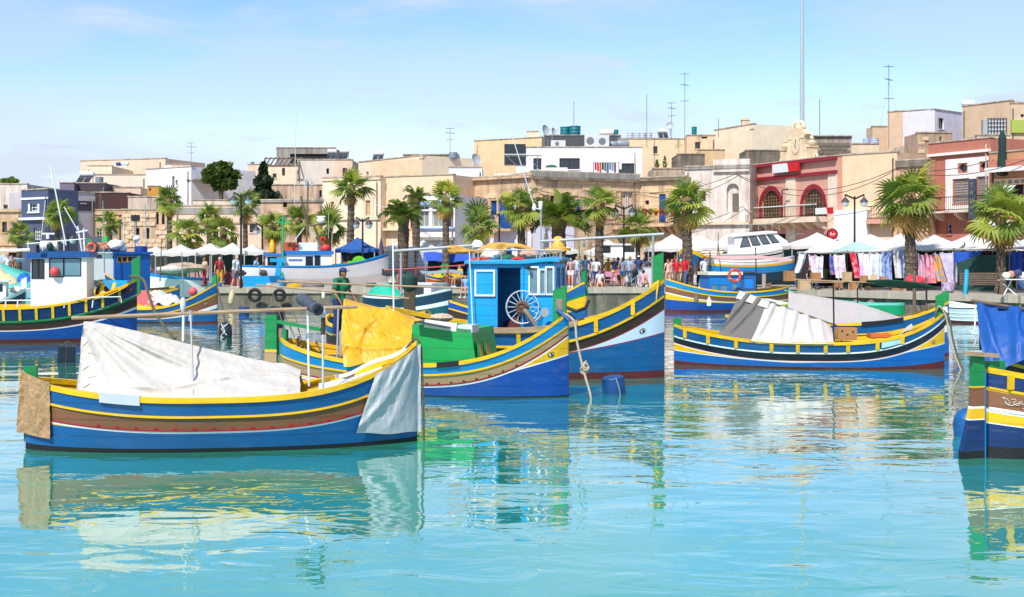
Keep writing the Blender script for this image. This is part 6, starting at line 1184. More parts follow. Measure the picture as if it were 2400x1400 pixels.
for i, (px, py, m) in enumerate(((212, 566, 'g'), (224, 562, 'k'), (236, 562, 'k'), (248, 562, 'n'), (222, 585, 't'), (240, 586, 't'), (256, 586, 't'), (272, 587, 't'))):
 p = P(px, py, 64.5); m = {'g': mat('#2f7d55', .6), 'k': mat('#4b4f58', .7), 'n': mat('#19b24a', .5), 't': mat('#3d5c63', .6)}[m]; o = MB(); o.b2(-.13, .13, -.2, .2, -.14, .14); o = o.build('fish_crate', m, Ib.root); o.matrix_world = Matrix.Translation(p)
 o.parent = None; tag(o, ('teal' if i > 3 else ('green' if i in (0, 3) else 'grey')) + ' fish crate on the blue trawler, number %s from the left in its %s row' % (['one', 'two', 'three', 'four'][i % 4], 'lower' if i > 3 else 'upper'), 'crate')
LB = ORANGE
def lifebuoy(label, px, py, d, r=.3, rx=0, tilt=0):
 o = MB().torus((0, 0, 0), r, r * .24, 22, 8, Matrix.Rotation(R(90), 3, 'X')).build('lifebuoy', LB, None, True); o.location = P(px, py, d); o.rotation_euler = (tilt, 0, .15); tag(o, label, 'lifebuoy')
 for k in range(4):
  a = k * math.pi / 2 + .5; q = MB(); q.torus((r * math.cos(a), 0, r * math.sin(a)), r * .25, r * .03, 10, 5, Matrix.Rotation(a, 3, 'Y').inverted() if False else Matrix.Rotation(-a, 3, 'Y') @ Matrix.Rotation(0, 3, 'X')); q.build('band', WHT, o, True)
lifebuoy('orange lifebuoy left of the crates on the blue trawler', 214, 580, 64, .2); lifebuoy('orange lifebuoy lying over the crates on the blue trawler', 247, 576, 64, .2, tilt=-.8)
b = MB(); p = Ib.onx(330, 587, 0); b.lathe([(.02, -.25), (.3, -.24), (.3, .2), (.02, .22)], 14, p); b.build('blue_drum', mat('#0d3f8c', .5), Ib.root, True)
b = MB(); p = Ib.onx(288, 582, 0); b.ell(p, (.22, .22, .2), 12, 8); b.build('radar_dome', WHT, Ib.root, True); b = MB(); p = Ib.onx(320, 560, 0); b.ell(p, (.2, .15, .14), 12, 8); b.bar(p + Vector((-.2, 0, .16)), p + Vector((.2, 0, .16)), .08, .06); b.tube([p + Vector((0, 0, -.1)), Ib.onx(320, 596, 0)], .04, 6); b.build('radar', WHT, Ib.root, True)
for a, c in (((318, 596), (318, 520)), ((345, 596), (340, 480)), ((300, 596), (262, 540)), ((205, 590), (180, 548))): bpole(Ib, a, c, .03, STEEL, 'mast')
heap(272, 574, 0, (.4, .4, .25), FLOATW, 'white_net', None, Ib)
# row of smaller boats, left
Jb = Boat('fishing_boat', 'low blue boat with a yellow rail in front of the trawler', XY(160, 58), XY(420, 56.5), 2.1, std((1.0, .8, 1.35), 0, 0, 0, 0), STD, inner=BLU); Jb.post_head(1, BLU, 1.5, .1, .16, 1.0, off=-.1)
o = MB(); o.b2(-.55, .55, -.35, .35, -.2, .2); o = o.build('fish_tub', CYA); o.location = P(275, 668, 57.2); tag(o, 'bright cyan fish tub on the low blue boat in front of the trawler', 'tub')
b = MB(); p = P(319, 640, 56.3); b.prism([(-.18, -1.0), (.18, -1.0), (.18, .75), (.1, .75), (.05, .68), (-.18, .55)], 1, -.08, .08); o = b.build('green_stem_post', GRN); o.location = p; tag(o, 'tall bright green carved stem post left of the white hulled boat', 'post')
Kb = Boat('wooden_boat', 'turquoise hulled boat at the far left under the pale parasol', XY(240, 80), XY(2, 77), 2.4, [(1.8, 1.6, 2.35), (1.6, 1.4, 2.1), (.3, .3, .4)], [mat('#58b8ae', .5, .1), mat('#7cc6bf', .5, .1), MAR], inner=TEAL, rail=TEAL, thw=False)
Lb = Boat('wooden_boat', 'pale turquoise boat with a beige and blue cover at the far left', XY(-120, 62), XY(150, 63), 2.2, [(1.3, 1.15, 1.5), (1.15, 1.0, 1.3), (.85, .7, 1.0), (.75, .6, .9), (.15, .12, .15)], [WHT, mat('#9fcfd0', .5, .1), mat('#2a8fa5', .5), mat('#9fcfd0', .5, .1), DBR], inner=WHT, rail=WHT, thw=False); sheet(Lb, -60, 40, 632, 662, 1.4, mat('#d2b98a', .8, .1), 'beige ridged cover on the pale turquoise boat', 'beige_cover', 2); sheet(Lb, 40, 78, 640, 660, 1.4, mat('#1762b0', .6, .1), 'blue cover on the pale turquoise boat', 'blue_cover', 4, 3)
Nb = Boat('small_boat', 'dark green and white motor boat with a white coach roof at the far left', XY(-160, 49), XY(60, 50), 2.0, [(1.1, .98, 1.5), (1.0, .86, 1.38), (.7, .55, 1.05), (.5, .35, .85), (.1, .1, .1)], [WHT, mat('#12414a', .5), mat('#8fb9b0', .5), mat('#0f4a63', .5), MAR], inner=WHT, rail=WHT, thw=False); Nb.post_head(1, WHT, 1.95, .12, .2, 1.0, off=-.06)
cabin(Nb, -60, 14, 661, .9, Nb.near * .6, -Nb.near * .6, WHT, [(-10, 668, 4, 682)], WHT, .05, 'coach_roof'); heap(40, 680, 0, (.25, .2, .14), FLOATW, 'float', None, Nb)
# white boats behind the pier
W1 = Boat('white_boat', 'white hulled boat with a blue rail and its bow at left behind the pier', XY(668, 80), XY(346, 76), 2.6, [(1.55, 1.45, 1.75), (1.4, 1.3, 1.6), (.35, .35, .35), (.2, .2, .2)], [mat('#1187c9', .5, .1), mat('#e2dedb', .5, .06), RBL, WHT], inner=LBL, rail=LBL, thw=False, pw=(2, 2.5))
o = MB().b2(-.55, .55, -.03, .03, -.45, .45).build('pink_board', mat('#e0bcb6', .7)); o.location = P(467, 638, 77); o.rotation_euler = (.25, .1, 0); tag(o, 'pale pink board propped on the white hulled boat', 'board')
lifebuoy('orange lifebuoy behind the man with the plastic bag', 584, 632, 78, .24)
W2 = Boat('white_boat', 'white and blue cabin boat hauled out on the pier', XY(560, 76), XY(910, 78), 2.9, [(1.3, 1.25, 2.0), (1.18, 1.13, 1.85), (.55, .5, .9), (.1, .1, .3)], [mat('#1173c2', .5, .1), mat('#e7e5e4', .5, .06), mat('#d8cfc8', .5, .06), WHT], inner=WHT, rail=LBL, thw=False, pw=(2, 2.2), keel=-.1, z=QZ - .05, cat='boat')
cabin(W2, 667, 778, 597, 1.0, W2.near * 1.0, -W2.near * 1.0, CWHT, [(717, 602, 733, 627), (738, 600, 750, 655)], mat('#1173c2', .5, .1), .22, 'wheelhouse', DROOM, mat('#1173c2', .5, .1)); cabin(W2, 623, 667, 600, 1.0, W2.near * .9, -W2.near * .9, CWHT, [(628, 604, 648, 650)], mat('#1173c2', .5, .1), .14, 'wheelhouse_side', DROOM)
for a, c, y in ((676, 708, 609), (678, 708, 625)): p, q_ = W2.onx(a, y, W2.near * 1.03), W2.onx(c, y, W2.near * 1.03); b = MB(); b.bar(p, q_, .04, .06); b.build('grab_rail', mat('#1173c2', .5, .1), W2.root)
b = MB(); b.prism([(-.1, -.9), (.15, -.9), (.42, .35), (.6, .35), (.6, .55), (-.3, .55), (-.3, .35), (.1, .35)], 1, -.12, .12); o = b.build('davit', CYA, W2.root); o.location = W2.onx(645, 628, W2.near * 1.2)
b = MB(); b.b2(-1.25, 1.25, -.06, .06, -.36, .5); o = b.build('cyan_side_board', CYA, W2.root); o.location = W2.onx(614, 667, W2.near * 1.42)
b = MB(); b.torus(W2.onx(617, 636, W2.near * 1.0), .33, .02, 20, 6, Matrix.Rotation(R(90), 3, 'X'));
for i in range(10): a = i * .628; c = W2.onx(617, 636, W2.near * 1.0); b.tube([c, c + Vector((.33 * math.cos(a), 0, .33 * math.sin(a)))], .012, 4)
hl = b.build('hauler_wheel', WGREY, W2.root, True); heap(617, 640, W2.near * 1.05, (.22, .12, .2), mat('#5d4636', .8, .5, 12, .5, 30), 'hauler_net', None, W2)
for i, (px, r_) in enumerate(((821, .26), (841, .38))):
 b = MB(); c = W2.onx(px, 622 - i * 7, W2.near * .7); b.lathe([(r_ * .3, -.25), (r_, -.24), (r_, -.18), (r_ * .5, -.15), (r_ * .5, .15), (r_, .18), (r_, .24), (r_ * .3, .25)], 18, c, M=Matrix.Rotation(R(90), 3, 'X')); b.build('net_drum', mat('#6ac21d', .5, .1), W2.root, True)
b = MB(); b.b2(-.18, .18, -.15, .15, -.15, .15); o = b.build('red_winch', ORANGE, W2.root); o.location = W2.onx(812, 620, W2.near * .5)
b = MB(); b.b2(-.5, .5, -.3, .3, -.3, .3); o = b.build('orange_box', mat('#c25528', .6), W2.root); o.location = W2.onx(678, 580, 0); b = MB(); b.b2(-.55, .55, -.03, .03, -.26, .26); o = b.build('white_board', WHT, W2.root); o.location = W2.onx(722, 579, -.2)
b = MB(); b.lathe([(.02, -.35), (.17, -.34), (.17, .2), (.1, .28), (.1, .4), (.02, .42)], 12, W2.onx(638, 578, 0)); b.build('gas_bottle', mat('#e3a812', .5), W2.root, True)
b = MB(); b.ell(W2.onx(763, 582, 0), (.3, .25, .24), 12, 8); b.torus(W2.onx(757, 563, 0), .15, .06, 14, 7, Matrix.Rotation(R(90), 3, 'X'), arc=.8); b.build('red_float', mat('#d8352f', .5), W2.root, True)
b = MB(); b.tube([W2.onx(663, 660, W2.near * 1.2), W2.onx(663, 510, W2.near * 1.2)], .06, 8); b.bar(W2.onx(648, 521, W2.near * 1.2), W2.onx(680, 524, W2.near * 1.2), .06, .1); b.bar(W2.onx(650, 519, W2.near * 1.2), W2.onx(664, 508, W2.near * 1.2), .05, .05); b.bar(W2.onx(678, 521, W2.near * 1.2), W2.onx(664, 508, W2.near * 1.2), .05, .05); b.build('green_mast', mat('#27a567', .5, .1), W2.root)
for a, c, r_ in (((718, 600), (722, 425), .05), ((756, 580), (735, 528), .08), ((705, 460), (722, 540), .06), ((682, 575), (715, 532), .03), ((725, 532), (748, 585), .03), ((690, 480), (694, 268), .018), ((770, 560), (770, 500), .012), ((708, 533), (760, 524), .05)): bpole(W2, a, c, r_, WGREY if r_ < .05 else OLDW, 'mast_pole')
b = MB()
for k in range(4): b.torus(W2.onx(723, 427, 0), .3, .02, 20, 5, Matrix.Rotation(k * math.pi / 4, 3, 'Z') @ Matrix.Rotation(R(90), 3, 'X'))
o = b.build('radar_reflector', WGREY, W2.root, True); o['kind'] = 'stuff'; b = MB(); b.ell(W2.onx(752, 517, 0), (.25, .2, .2), 12, 8); b.bar(W2.onx(742, 508, 0), W2.onx(762, 508, 0), .08, .08); b.build('radar', WHT, W2.root, True)
# boat with a green sheet and white cabin, centre
Cb = Boat('small_boat', 'dark teal and white boat with a mint green sheet behind the yellow one', XY(852, 58), XY(1058, 56), 2.2, [(1.0, .95, 1.35), (.95, .88, 1.26), (.6, .5, .85), (.45, .35, .65), (.1, .1, .1)], [WHT, mat('#123b52', .5), WHT, mat('#0e5a66', .5), BLK], inner=WHT, rail=WHT, thw=False); cabin(Cb, 945, 1010, 667, .8, Cb.near * .6, -Cb.near * .6, WHT, [(975, 672, 992, 690)], WHT, .06, 'coach_roof'); sheet(Cb, 862, 948, 664, 706, 1.2, mat('#1fae8c', .7, .15, 3, .15), 'mint green sheet over the stern of the dark teal boat', 'green_sheet', 6, 6); heap(1045, 702, 0, (.2, .15, .14), mat('#e8c48a', .5), 'float', None, Cb)
o = MB(); o.lathe([(.05, -.1), (.2, -.1), (.26, 0), (.24, .3), (.1, .42), (.02, .44)], 12); o = o.build('outboard_cover', mat('#163b34', .8, .3, 6, .3), None, True); o.location = P(960, 672, 40); tag(o, 'dark green covered outboard motor in front of the mint green sheet', 'motor')
b = MB(); b.b2(-.18, .18, -.14, .14, -.95, .0); q = b.build('bracket', mat('#4b402c', .8), o); 
for i, (px, d_) in enumerate(((1085, 44),)):
 Sb = Boat('fishing_boat', 'small dark blue boat with a painted scroll tucked behind the bright blue wheelhouse', XY(1260, 46), XY(1052, 44.5), 1.8, [(.9, .8, 1.2), (.7, .6, .95), (.66, .56, .9), (.4, .35, .6), (.1, .1, .1)], [RBL, YEL, DBR, RED, NAVY], inner=BLU)
Tb = Boat('fishing_boat', 'small blue boat with a green stem post just right of the bright blue wheelhouse', XY(1150, 54), XY(1374, 50), 1.9, [(1.0, .9, 1.75), (.8, .7, 1.3), (.76, .66, 1.2), (.4, .35, .7), (.1, .1, .1)], [BLU, GRN, YEL, BLU, RBL], inner=BLU, pw=(2, 3)); Tb.post_head(1, GRN, 2.2, .12, .2, 1.2, off=-.1)
b = MB(); b.tube([Tb.onx(1325, 720, -.7), Tb.onx(1350, 730, -.6), Tb.onx(1372, 722, -.3), Tb.onx(1380, 705, -.05)], .07, 8); b.build('black_fender', RUBBER, Tb.root, True)
# right of the middle: boat with a blue cabin and lifebuoy
Mb = Boat('fishing_boat', 'blue and brown boat with a small blue cabin moored at the quay right of centre', XY(1848, 65), XY(1560, 64), 2.4, [(1.25, 1.0, 1.65), (.92, .74, 1.3), (.88, .7, 1.25), (.62, .5, .98), (.58, .46, .92), (.5, .44, .62), (.12, .1, .12)], [LBL, YEL, BRN, WHT, YEL, RBL, MAR], inner=BRN, thw=False, pw=(2, 2.2)); Mb.line('rubbing_strake', 1, YEL, .04, .02)
cabin(Mb, 1663, 1735, 645, .95, Mb.near * .8, -Mb.near * .8, mat('#1476c4', .5, .1), [(1667, 668, 1682, 680), (1688, 668, 1704, 681), (1716, 665, 1727, 681)], FLOATW, .16, 'cabin', LGLASS, mat('#1476c4', .5, .1)); cabin(Mb, 1735, 1772, 640, .95, Mb.near * .75, -Mb.near * .7, mat('#1a5f9e', .5, .1), [(1744, 652, 1766, 676)], mat('#4a4a4c', .7), .06, 'wheelhouse', mat('#1d7fd6', .3, .1), mat('#5b5148', .7))
lifebuoy('orange lifebuoy on the small blue cabin right of centre', 1722, 646, 63, .29)
for px, py, m, lb in ((1632, 700, GSHUT, 'grey fender hanging on the boat with the lifebuoy'), (1662, 708, WHT, 'white bottle fender hanging on the boat with the lifebuoy')): b = MB(); b.lathe([(.03, -.22), (.11, -.18), (.12, .08), (.04, .2), (.03, .26)], 12); o = b.build('fender', m, None, True); o.location = P(px, py, 62.6); tag(o, lb, 'fender')
for a, c, r_ in (((1773, 690), (1771, 580), .03), ((1664, 640), (1664, 590), .03), ((1690, 640), (1683, 570), .02)): bpole(Mb, a, c, r_, IRON, 'mast')
b = MB(); b.grid(lambda u, v: Mb.onx(lerp(1670, 1855, u), lerp(604, 610, u) + 6 * math.sin(math.pi * v) * -1 + 2 * math.sin(u * 8), lerp(-.9, .9, v)), 20, 6, None, .03, (0, 0, -1)); o = b.build('pink_awning', mat('#d9a09a', .8, .15, 2, .1)); o.matrix_world = Matrix.Translation(Mb.root.location) @ Matrix.Rotation(Mb.rz, 4, 'Z'); tag(o, 'faded pink awning stretched above the small blue cabin', 'awning')
# dinghies by the quay
for nm, lb, s_, e_, m1, m2, sh in (('dinghy', 'green dinghy with a mint rope fender moored at the right quay', (2120, 58.5), (1960, 60), mat('#0f9a64', .5, .1), MAR, .62), ('dinghy', 'white clinker dinghy with a dark rim moored at the right quay', (2330, 52), (2213, 54), mat('#c9d6de', .5, .1), mat('#8fb0bd', .5), .75), ('dinghy', 'small green and yellow dinghy behind the grey tent', (1860, 56), (1790, 57), BGREEN, YEL, .75)):
 q = Boat(nm, lb, XY(*s_), XY(*e_), 1.5, [(sh, sh * .92, sh * 1.15), (sh * .85, sh * .78, sh), (.1, .1, .1)], [mat('#7fd3bd', .6) if 'mint' in lb else (NAVY if 'clinker' in lb else m2), m1, MAR], inner=m1, rail=mat('#66c9b4', .8, .3, 20, .4, 40) if 'mint' in lb else WHT, full=.5, thw=True)
 if 'clinker' in lb:
  for f_ in (.35, .55, .75):
   for side in (1, -1): sb_ = MB(); q.strake(sb_, side, 0, .03, .02, .012, 0, dz=-sh * f_); sb_.build('plank_lap', WHT, q.root)
o = pole('mooring_post', P(2262, 690, 56), P(2266, 632, 56), .09, mat('#2aa7c9', .6), None, 'turquoise painted mooring post by the white clinker dinghy', 'post'); pole('mooring_post', P(2348, 690, 56), P(2346, 655, 56), .08, OLDW, None, 'short brown mooring post at the right of the quay', 'post'); pole('mooring_post', P(2143, 745, 57.5), P(2143, 635, 57.5), .08, OLDW, None, 'tall grey wooden mooring post left of the turquoise post', 'post'); pole('mooring_post', P(1790, 690, 68.5), P(1791, 642, 68.5), .11, mat('#a89a88', .8, .2), None, 'pale stub post on the quay behind the small blue cabin', 'post')
# motor boats standing on the quay
def cruiser(label, px0, px1, ykeel, ysheer, ytop, d, hullm, cab, wins, bow_right=True, stripe=None, B_=2.6, bf=1.3):
 a, c = (XY(px0, d), XY(px1, d + .5)); a, c = (a, c) if bow_right else (c, a); zk = P(0, ykeel, d).z; zs = P(0, ysheer, d).z - zk
 q = Boat('motor_boat', label, a, c, B_, [(zs * .82, zs * .92, zs * bf), (zs * .7, zs * .78, zs * bf * .86), (zs * .64, zs * .71, zs * bf * .8), (.15, .1, .3)], [WHT, stripe or NAVY, hullm, hullm], inner=WHT, rail=WHT, railh=.05, thw=False, full=.5, z=zk, keel=0, deckz=.1, deckm=WHT, pw=(2, 2), cat='boat')
 if cab: cabin(q, cab[0], cab[1], ytop, zs * .8, q.near * B_ * .33, -q.near * B_ * .33, WHT, wins, WHT, .1, 'cabin')
 for t in (.25, .7):
  k = MB(); k.b2(q.x(t) - .15, q.x(t) + .15, -.9, .9, QZ - zk, .12); k.b2(q.x(t) - .1, q.x(t) + .1, .85, 1.0, QZ - zk, zs * .4); k.b2(q.x(t) - .1, q.x(t) + .1, -1.0, -.85, QZ - zk, zs * .4); k.build('cradle', OLDW, q.root)
 return q
CR = cruiser('white motor cruiser with big slanted windows standing on the quay', 1600, 1885, 638, 592, 550, 80, mat('#d9d7d3', .4, .05), None, (), True, BLK, bf=1.7)
def side_prism(Bo, pts, y0, y1, m, name, par):
 b = MB(); pl = [(Bo.onx(px, py, y0).x, Bo.onx(px, py, y0).z) for px, py in pts]; k = len(pl); b.add([(x, y, z) for y in (y0, y1) for x, z in pl], [tuple(range(k)), tuple(range(k, 2 * k))] + [(i, (i + 1) % k, (i + 1) % k + k, i + k) for i in range(k)]); return b.build(name, m, par)
yc = CR.near * .95; CRC = side_prism(CR, [(1722, 612), (1722, 552), (1730, 549), (1800, 544), (1817, 546), (1846, 566), (1850, 600)], yc, -yc, WHT, 'cabin', CR.root); side_prism(CR, [(1716, 553), (1728, 547), (1800, 541), (1822, 543), (1822, 546), (1716, 556)], yc * 1.1, -yc * 1.1, WHT, 'cabin_roof', CR.root)
for w_ in ([(1734, 581), (1741, 556), (1752, 555), (1760, 578)], [(1764, 577), (1755, 555), (1772, 553), (1784, 575)], [(1788, 574), (1776, 553), (1793, 551), (1806, 572)], [(1810, 571), (1797, 551), (1811, 550), (1828, 569)]):
 fr_ = side_prism(CR, w_, yc * 1.015, yc * .97, IRON, 'window', CRC); side_prism(CR, [(lerp(px, sum(p[0] for p in w_) / 4, .16), lerp(py, sum(p[1] for p in w_) / 4, .16)) for px, py in w_], yc * 1.03, yc * 1.0, mat('#59636a', .1, .2, 2, 0, 10, kind='glass'), 'pane', fr_)
b = MB()
for px in range(1730, 1830, 16): p = CR.onx(px, 541, yc * .8); b.tube([p, p + Vector((0, 0, .38))], .015, 5)
b.tube([CR.onx(1722, 527, yc * .8), CR.onx(1815, 526, yc * .8)], .018, 5); o = b.build('roof_rail', STEEL, CR.root); o['kind'] = 'stuff'
b = MB(); b.tube([CR.onx(1850, 560, yc * .8), CR.onx(1870, 548, yc * .5), CR.onx(1884, 550, 0)], .018, 5); b.build('bow_rail', STEEL, CR.root, True)
cruiser('white cabin motorboat on the quay behind the strolling visitors', 1376, 1532, 645, 603, 575, 84, mat('#dedcd8', .4, .05), (1405, 1490), [(1411, 578, 1430, 592), (1462, 578, 1486, 590)], False, mat('#c9a548', .5))
U = Boat('wooden_boat', 'tall blue and navy wooden hull with a yellow stripe propped on the quay', XY(1650, 74.5), XY(1862, 74), 2.6, [(1.35, 1.2, 1.5), (1.1, .98, 1.25), (.98, .86, 1.12), (.6, .5, .75), (.1, .05, .2)], [WHT, YEL, mat('#1588c4', .5, .1), mat('#123a52', .6, .2), mat('#16303c', .7, .3)], inner=WHT, rail=WHT, thw=False, keel=-.15, z=QZ + .3, pw=(2, 2.2))
for t in (.3, .7): b = MB(); b.b2(U.x(t) - .15, U.x(t) + .15, -.8, .8, -.3, 0); b.build('cradle', OLDW, U.root)
Vb = Boat('wooden_boat', 'white and brown boat end standing behind the visitors in red shirts', XY(1660, 80), XY(1606, 78), 2.0, [(1.7, 1.7, 2.3), (1.5, 1.5, 2.1), (1.0, 1.0, 1.5), (.5, .5, .8)], [YEL, BLU, BRN, WHT], inner=WHT, keel=0, z=QZ, thw=False)
for nm, px, py, d_, s_, m, lb in (('fishing_boat', (1000, 1040), 0, 73.5, 0, 0, 'small blue and yellow boat sitting on the quay left of the bright blue wheelhouse'), ('fishing_boat', (1130, 1045), 0, 75, 0, 0, 'yellow edged skiff on the quay behind the seated man in yellow')):
 q = Boat(nm, lb, XY(px[0], d_), XY(px[1], d_ + .5), 1.6, [(.7, .55, .95), (.5, .38, .7), (.45, .33, .6), (.1, .1, .1)], [BLU, YEL, BRN, LBL], inner=YEL, z=QZ + .05, keel=-.05)
 q.post_head(1, BGREEN, 1.3, .1, .16, .6, off=-.08)
# clutter on the pier and on the small boats by the quay
for lb, px, py, d_, r_, c in (('heap of yellow net on the pier edge', 690, 674, 72, (.45, .3, .22), '#c9a21c'), ('grey net heap on the pier behind the poles', 735, 672, 72.5, (.6, .35, .3), '#7d766c'), ('brown net heap beside the hauler of the white cabin boat', 560, 640, 75, (.4, .3, .2), '#5a4636'), ('white net heap on the white hulled boat', 400, 632, 75, (.9, .4, .22), '#c9c4b8'), ('beige cover on the white hulled boat beside the pink board', 432, 628, 76, (1.2, .5, .3), '#b9a48a'), ('orange net heap on the quay left of the bright blue wheelhouse', 1010, 668, 73, (.4, .3, .2), '#b3521f'), ('dark net heap on the quay below the grey kiosk', 985, 664, 74, (.7, .4, .35), '#33302e')):
 b = MB(); b.ell((0, 0, 0), r_, 16, 10)
 for j, v in enumerate(b.v): v = Vector(v); b.v[j] = tuple(v * (1 + .28 * noise.fractal(v * 7 + Vector((px, 0, 0)), .6, 2, 3)))
 o = b.build('net_heap', mat(c, .95, .45, 14, .7, 26), None, True); o.location = P(px, py, d_); tag(o, lb, 'net')
root = thing('tube_awning', 'red tube awning support on the boat behind the mint green sheet', 'awning', (0, 0, 0))
for a, c in (((975, 690), (975, 626)), ((1050, 690), (1050, 628)), ((900, 634), (1090, 622)), ((935, 690), (935, 632))): pole('tube', P(*a, 59), P(*c, 59), .035, mat('#a8342c', .5), root)
b = MB(); b.grid(lambda u, v: P(lerp(895, 985, u), lerp(642, 630, v) + 3 * math.sin(u * 9), 59 + 1.2 * v), 16, 5, None, .06, (0, 0, -1)); o = b.build('black_awning', mat('#23282a', .8, .3, 6, .3), None, 'all'); tag(o, 'bundled black awning on the red tube frame', 'awning')
b = MB(); b.grid(lambda u, v: P(lerp(985, 1085, u), lerp(640, 634, v) + 2 * math.sin(u * 7), 60 + 1.4 * v), 16, 5, None, .03, (0, 0, -1)); o = b.build('grey_awning', mat('#8d9a9a', .8, .2, 6, .2), None, 'all'); tag(o, 'flat grey awning right of the bundled black awning', 'awning')
for i, (px, y0, y1, d_, c) in enumerate(((245, 640, 470, 62, '#8d8f90'), (290, 620, 505, 68, '#c9ccce'), (375, 660, 560, 70, '#5a5048'), (430, 700, 590, 60, '#8d8f90'), (492, 690, 600, 74, '#b8b9b6'), (775, 640, 540, 77, '#b8b9b6'), (1000, 690, 600, 58, '#8d8f90'), (1385, 660, 560, 78, '#b8b9b6'), (1680, 640, 545, 77, '#5a5048'), (1590, 655, 575, 79, '#b8b9b6'))):
 pole('mast', P(px, y0, d_), P(px + (i % 3 - 1) * 4, y1, d_), .035, mat(c, .6), None, ['thin grey mast above the trawler crates', 'pale mast behind the trawler wheelhouse', 'short brown mast left of the large white stall', 'grey mast of the small yellow and blue boat', 'pale mast in front of the white stall left of the lamp', 'thin pale mast in front of the broad palm', 'grey mast behind the bundled black awning', 'pale mast of the white cabin motorboat', 'dark mast of the propped blue hull', 'pale mast beside the visitors in red shirts'][i], 'mast', 6, .02)
for i, (px, py, d_, c) in enumerate(((505, 664, 73, '#2a6fa8'), (640, 668, 72.5, '#c9c4bd'), (812, 672, 72.4, '#b0472a'), (870, 668, 73, '#3f6a48'), (1150, 668, 72, '#c9b98a'))):
 o = MB(); o.b2(-.3, .3, -.2, .2, 0, .03); o.b2(-.3, .3, -.2, -.17, .03, .26); o.b2(-.3, .3, .17, .2, .03, .26); o.b2(-.3, -.27, -.17, .17, .03, .26); o.b2(.27, .3, -.17, .17, .03, .26); o = o.build('fish_crate', mat(c, .6, .15)); o.location = (P(px, py, d_).x, d_, QZ); o.rotation_euler = (0, 0, i * .7); tag(o, ['blue', 'white', 'rust red', 'dark green', 'sand coloured'][i] + ' fish crate standing on the pier', 'crate')
# ================================================================ lamps, roofs, aerials, wires
LANT = mat('#d8dadb', .3, .1, 3, 0, 10); LHOOD = mat('#3a3438', .5)
def lamp(label, px, yt, d, kind=2, ybase=None, z0=QZ, span=32):
 t = P(px, yt, d); h = t.z - z0; root = thing('street_lamp', label, 'street lamp', (t.x, d, z0), 0, 'street lamps'); b = MB(); b.tube([(0, 0, 0), (0, 0, .5), (0, 0, .52), (0, 0, h)], [.11, .1, .065, .05], 10); b.build('post', IRON, root, True)
 s = span * d / FPX
 for sg in ((-1, 1) if kind == 2 else (1,)):
  b = MB(); b.bar((0, 0, h - .16), (sg * s, 0, h + .08), .06, .09); b.bar((sg * s, 0, h + .12), (sg * s, 0, h - .1), .05, .05); b.build('arm', IRON, root)
  b = MB(); b.lathe([(.04, .02), (.07, -.02), (.25, -.23), (.26, -.25), (.23, -.25)], 14, (sg * s, 0, h - .08)); lh = b.build('lamp_hood', LHOOD, root, True); b = MB(); b.lathe([(.21, -.23), (.19, -.4), (.1, -.52), (.02, -.53)], 12, (sg * s, 0, h - .08)); b.build('lantern', LANT, lh, True)
 return root
lamp('tall black double street lamp at the end of the pier beside the man', 565, 455, 71.5, span=17); lamp('black double street lamp in front of the white annex of the sandy house', 2003, 460, 72, span=22); lamp('black double street lamp in front of the golden stone house with curtain', 1462, 484, 76, span=20); lamp('black double street lamp below the tan shutters of the cream house', 850, 513, 78, span=15); lamp('black street lamp in front of the blue arched balcony door', 1170, 500, 76, 1, span=-18); lamp('black street lamp behind the green mast', 615, 527, 79, 1, span=-14); lamp('black double lamp left of the rubble ruin', 160, 548, 78, span=10)
b = MB(); p = P(318, 515, 84); b.tube([(0, 0, 0), (0, 0, p.z - QZ)], .07, 8); b.b2(-.25, .25, -.2, .1, p.z - QZ - .1, p.z - QZ + .3); o = b.build('floodlight', IRON); o.location = (p.x, 84, QZ); tag(o, 'black floodlight on a pole in front of the rubble ruin', 'floodlight')
# flagpole
b = MB(); p = P(1880, 310, 97); hh = P(1880, -60, 97).z - 9; b.tube([(0, 0, 0), (0, 0, hh * .4), (0, 0, hh)], [.2, .17, .1], 12); o = b.build('flagpole', mat('#a3b0b2', .4, .06), None, True); o.location = (p.x, 97, 9); tag(o, 'very tall pale flagpole rising behind the clock gable', 'flagpole')
MB().tube([(.0, -.17, 1), (.06, -.16, hh * .4), (0, -.1, hh)], .012, 4).build('halyard', WGREY, o); MB().b2(-.45, .45, -.4, .4, -9 + QZ + 8, .3).build('base', CREAM2, o)
def aerial(label, px, y0, y1, d, kind='yagi', r=.025):
 a, c = P(px, y1, d), P(px, y0, d); h = c.z - a.z; b = MB(); b.tube([(0, 0, -.6), (0, 0, h)], r, 6); o = b.build('aerial', mat('#6b6e70', .5, .1), None, True); o.location = a; tag(o, label, 'aerial')
 if kind == 'yagi':
  for k, (zz, ang, L_) in enumerate(((h * .97, .3, .38), (h * .8, .9, .62), (h * .55, .2, .35))):
   b = MB(); dx, dy = math.cos(ang), math.sin(ang); b.tube([(-L_ * dx, -L_ * dy, zz), (L_ * dx, L_ * dy, zz + .05)], .02, 4)
   for j in range(6): q = -L_ + 2 * L_ * j / 5; b.tube([(q * dx + .18 * dy, q * dy - .18 * dx, zz + .02), (q * dx - .18 * dy, q * dy + .18 * dx, zz + .02)], .01, 4)
   b.build('antenna_array', mat('#6b6e70', .5, .1), o)
 return o
for a in (('aerial on the left skyline beside the narrow peach block', 448, 334, 390, 138), ('aerial above the brown stone roof storey', 1055, 300, 362, 120), ('branching aerial above the grey satellite dish', 1574, 240, 312, 118), ('tall branching aerial on the beige house with the shuttered window', 1605, 170, 320, 114), ('tall guyed aerial behind the largest palm', 2083, 152, 330, 95)): aerial(*a)
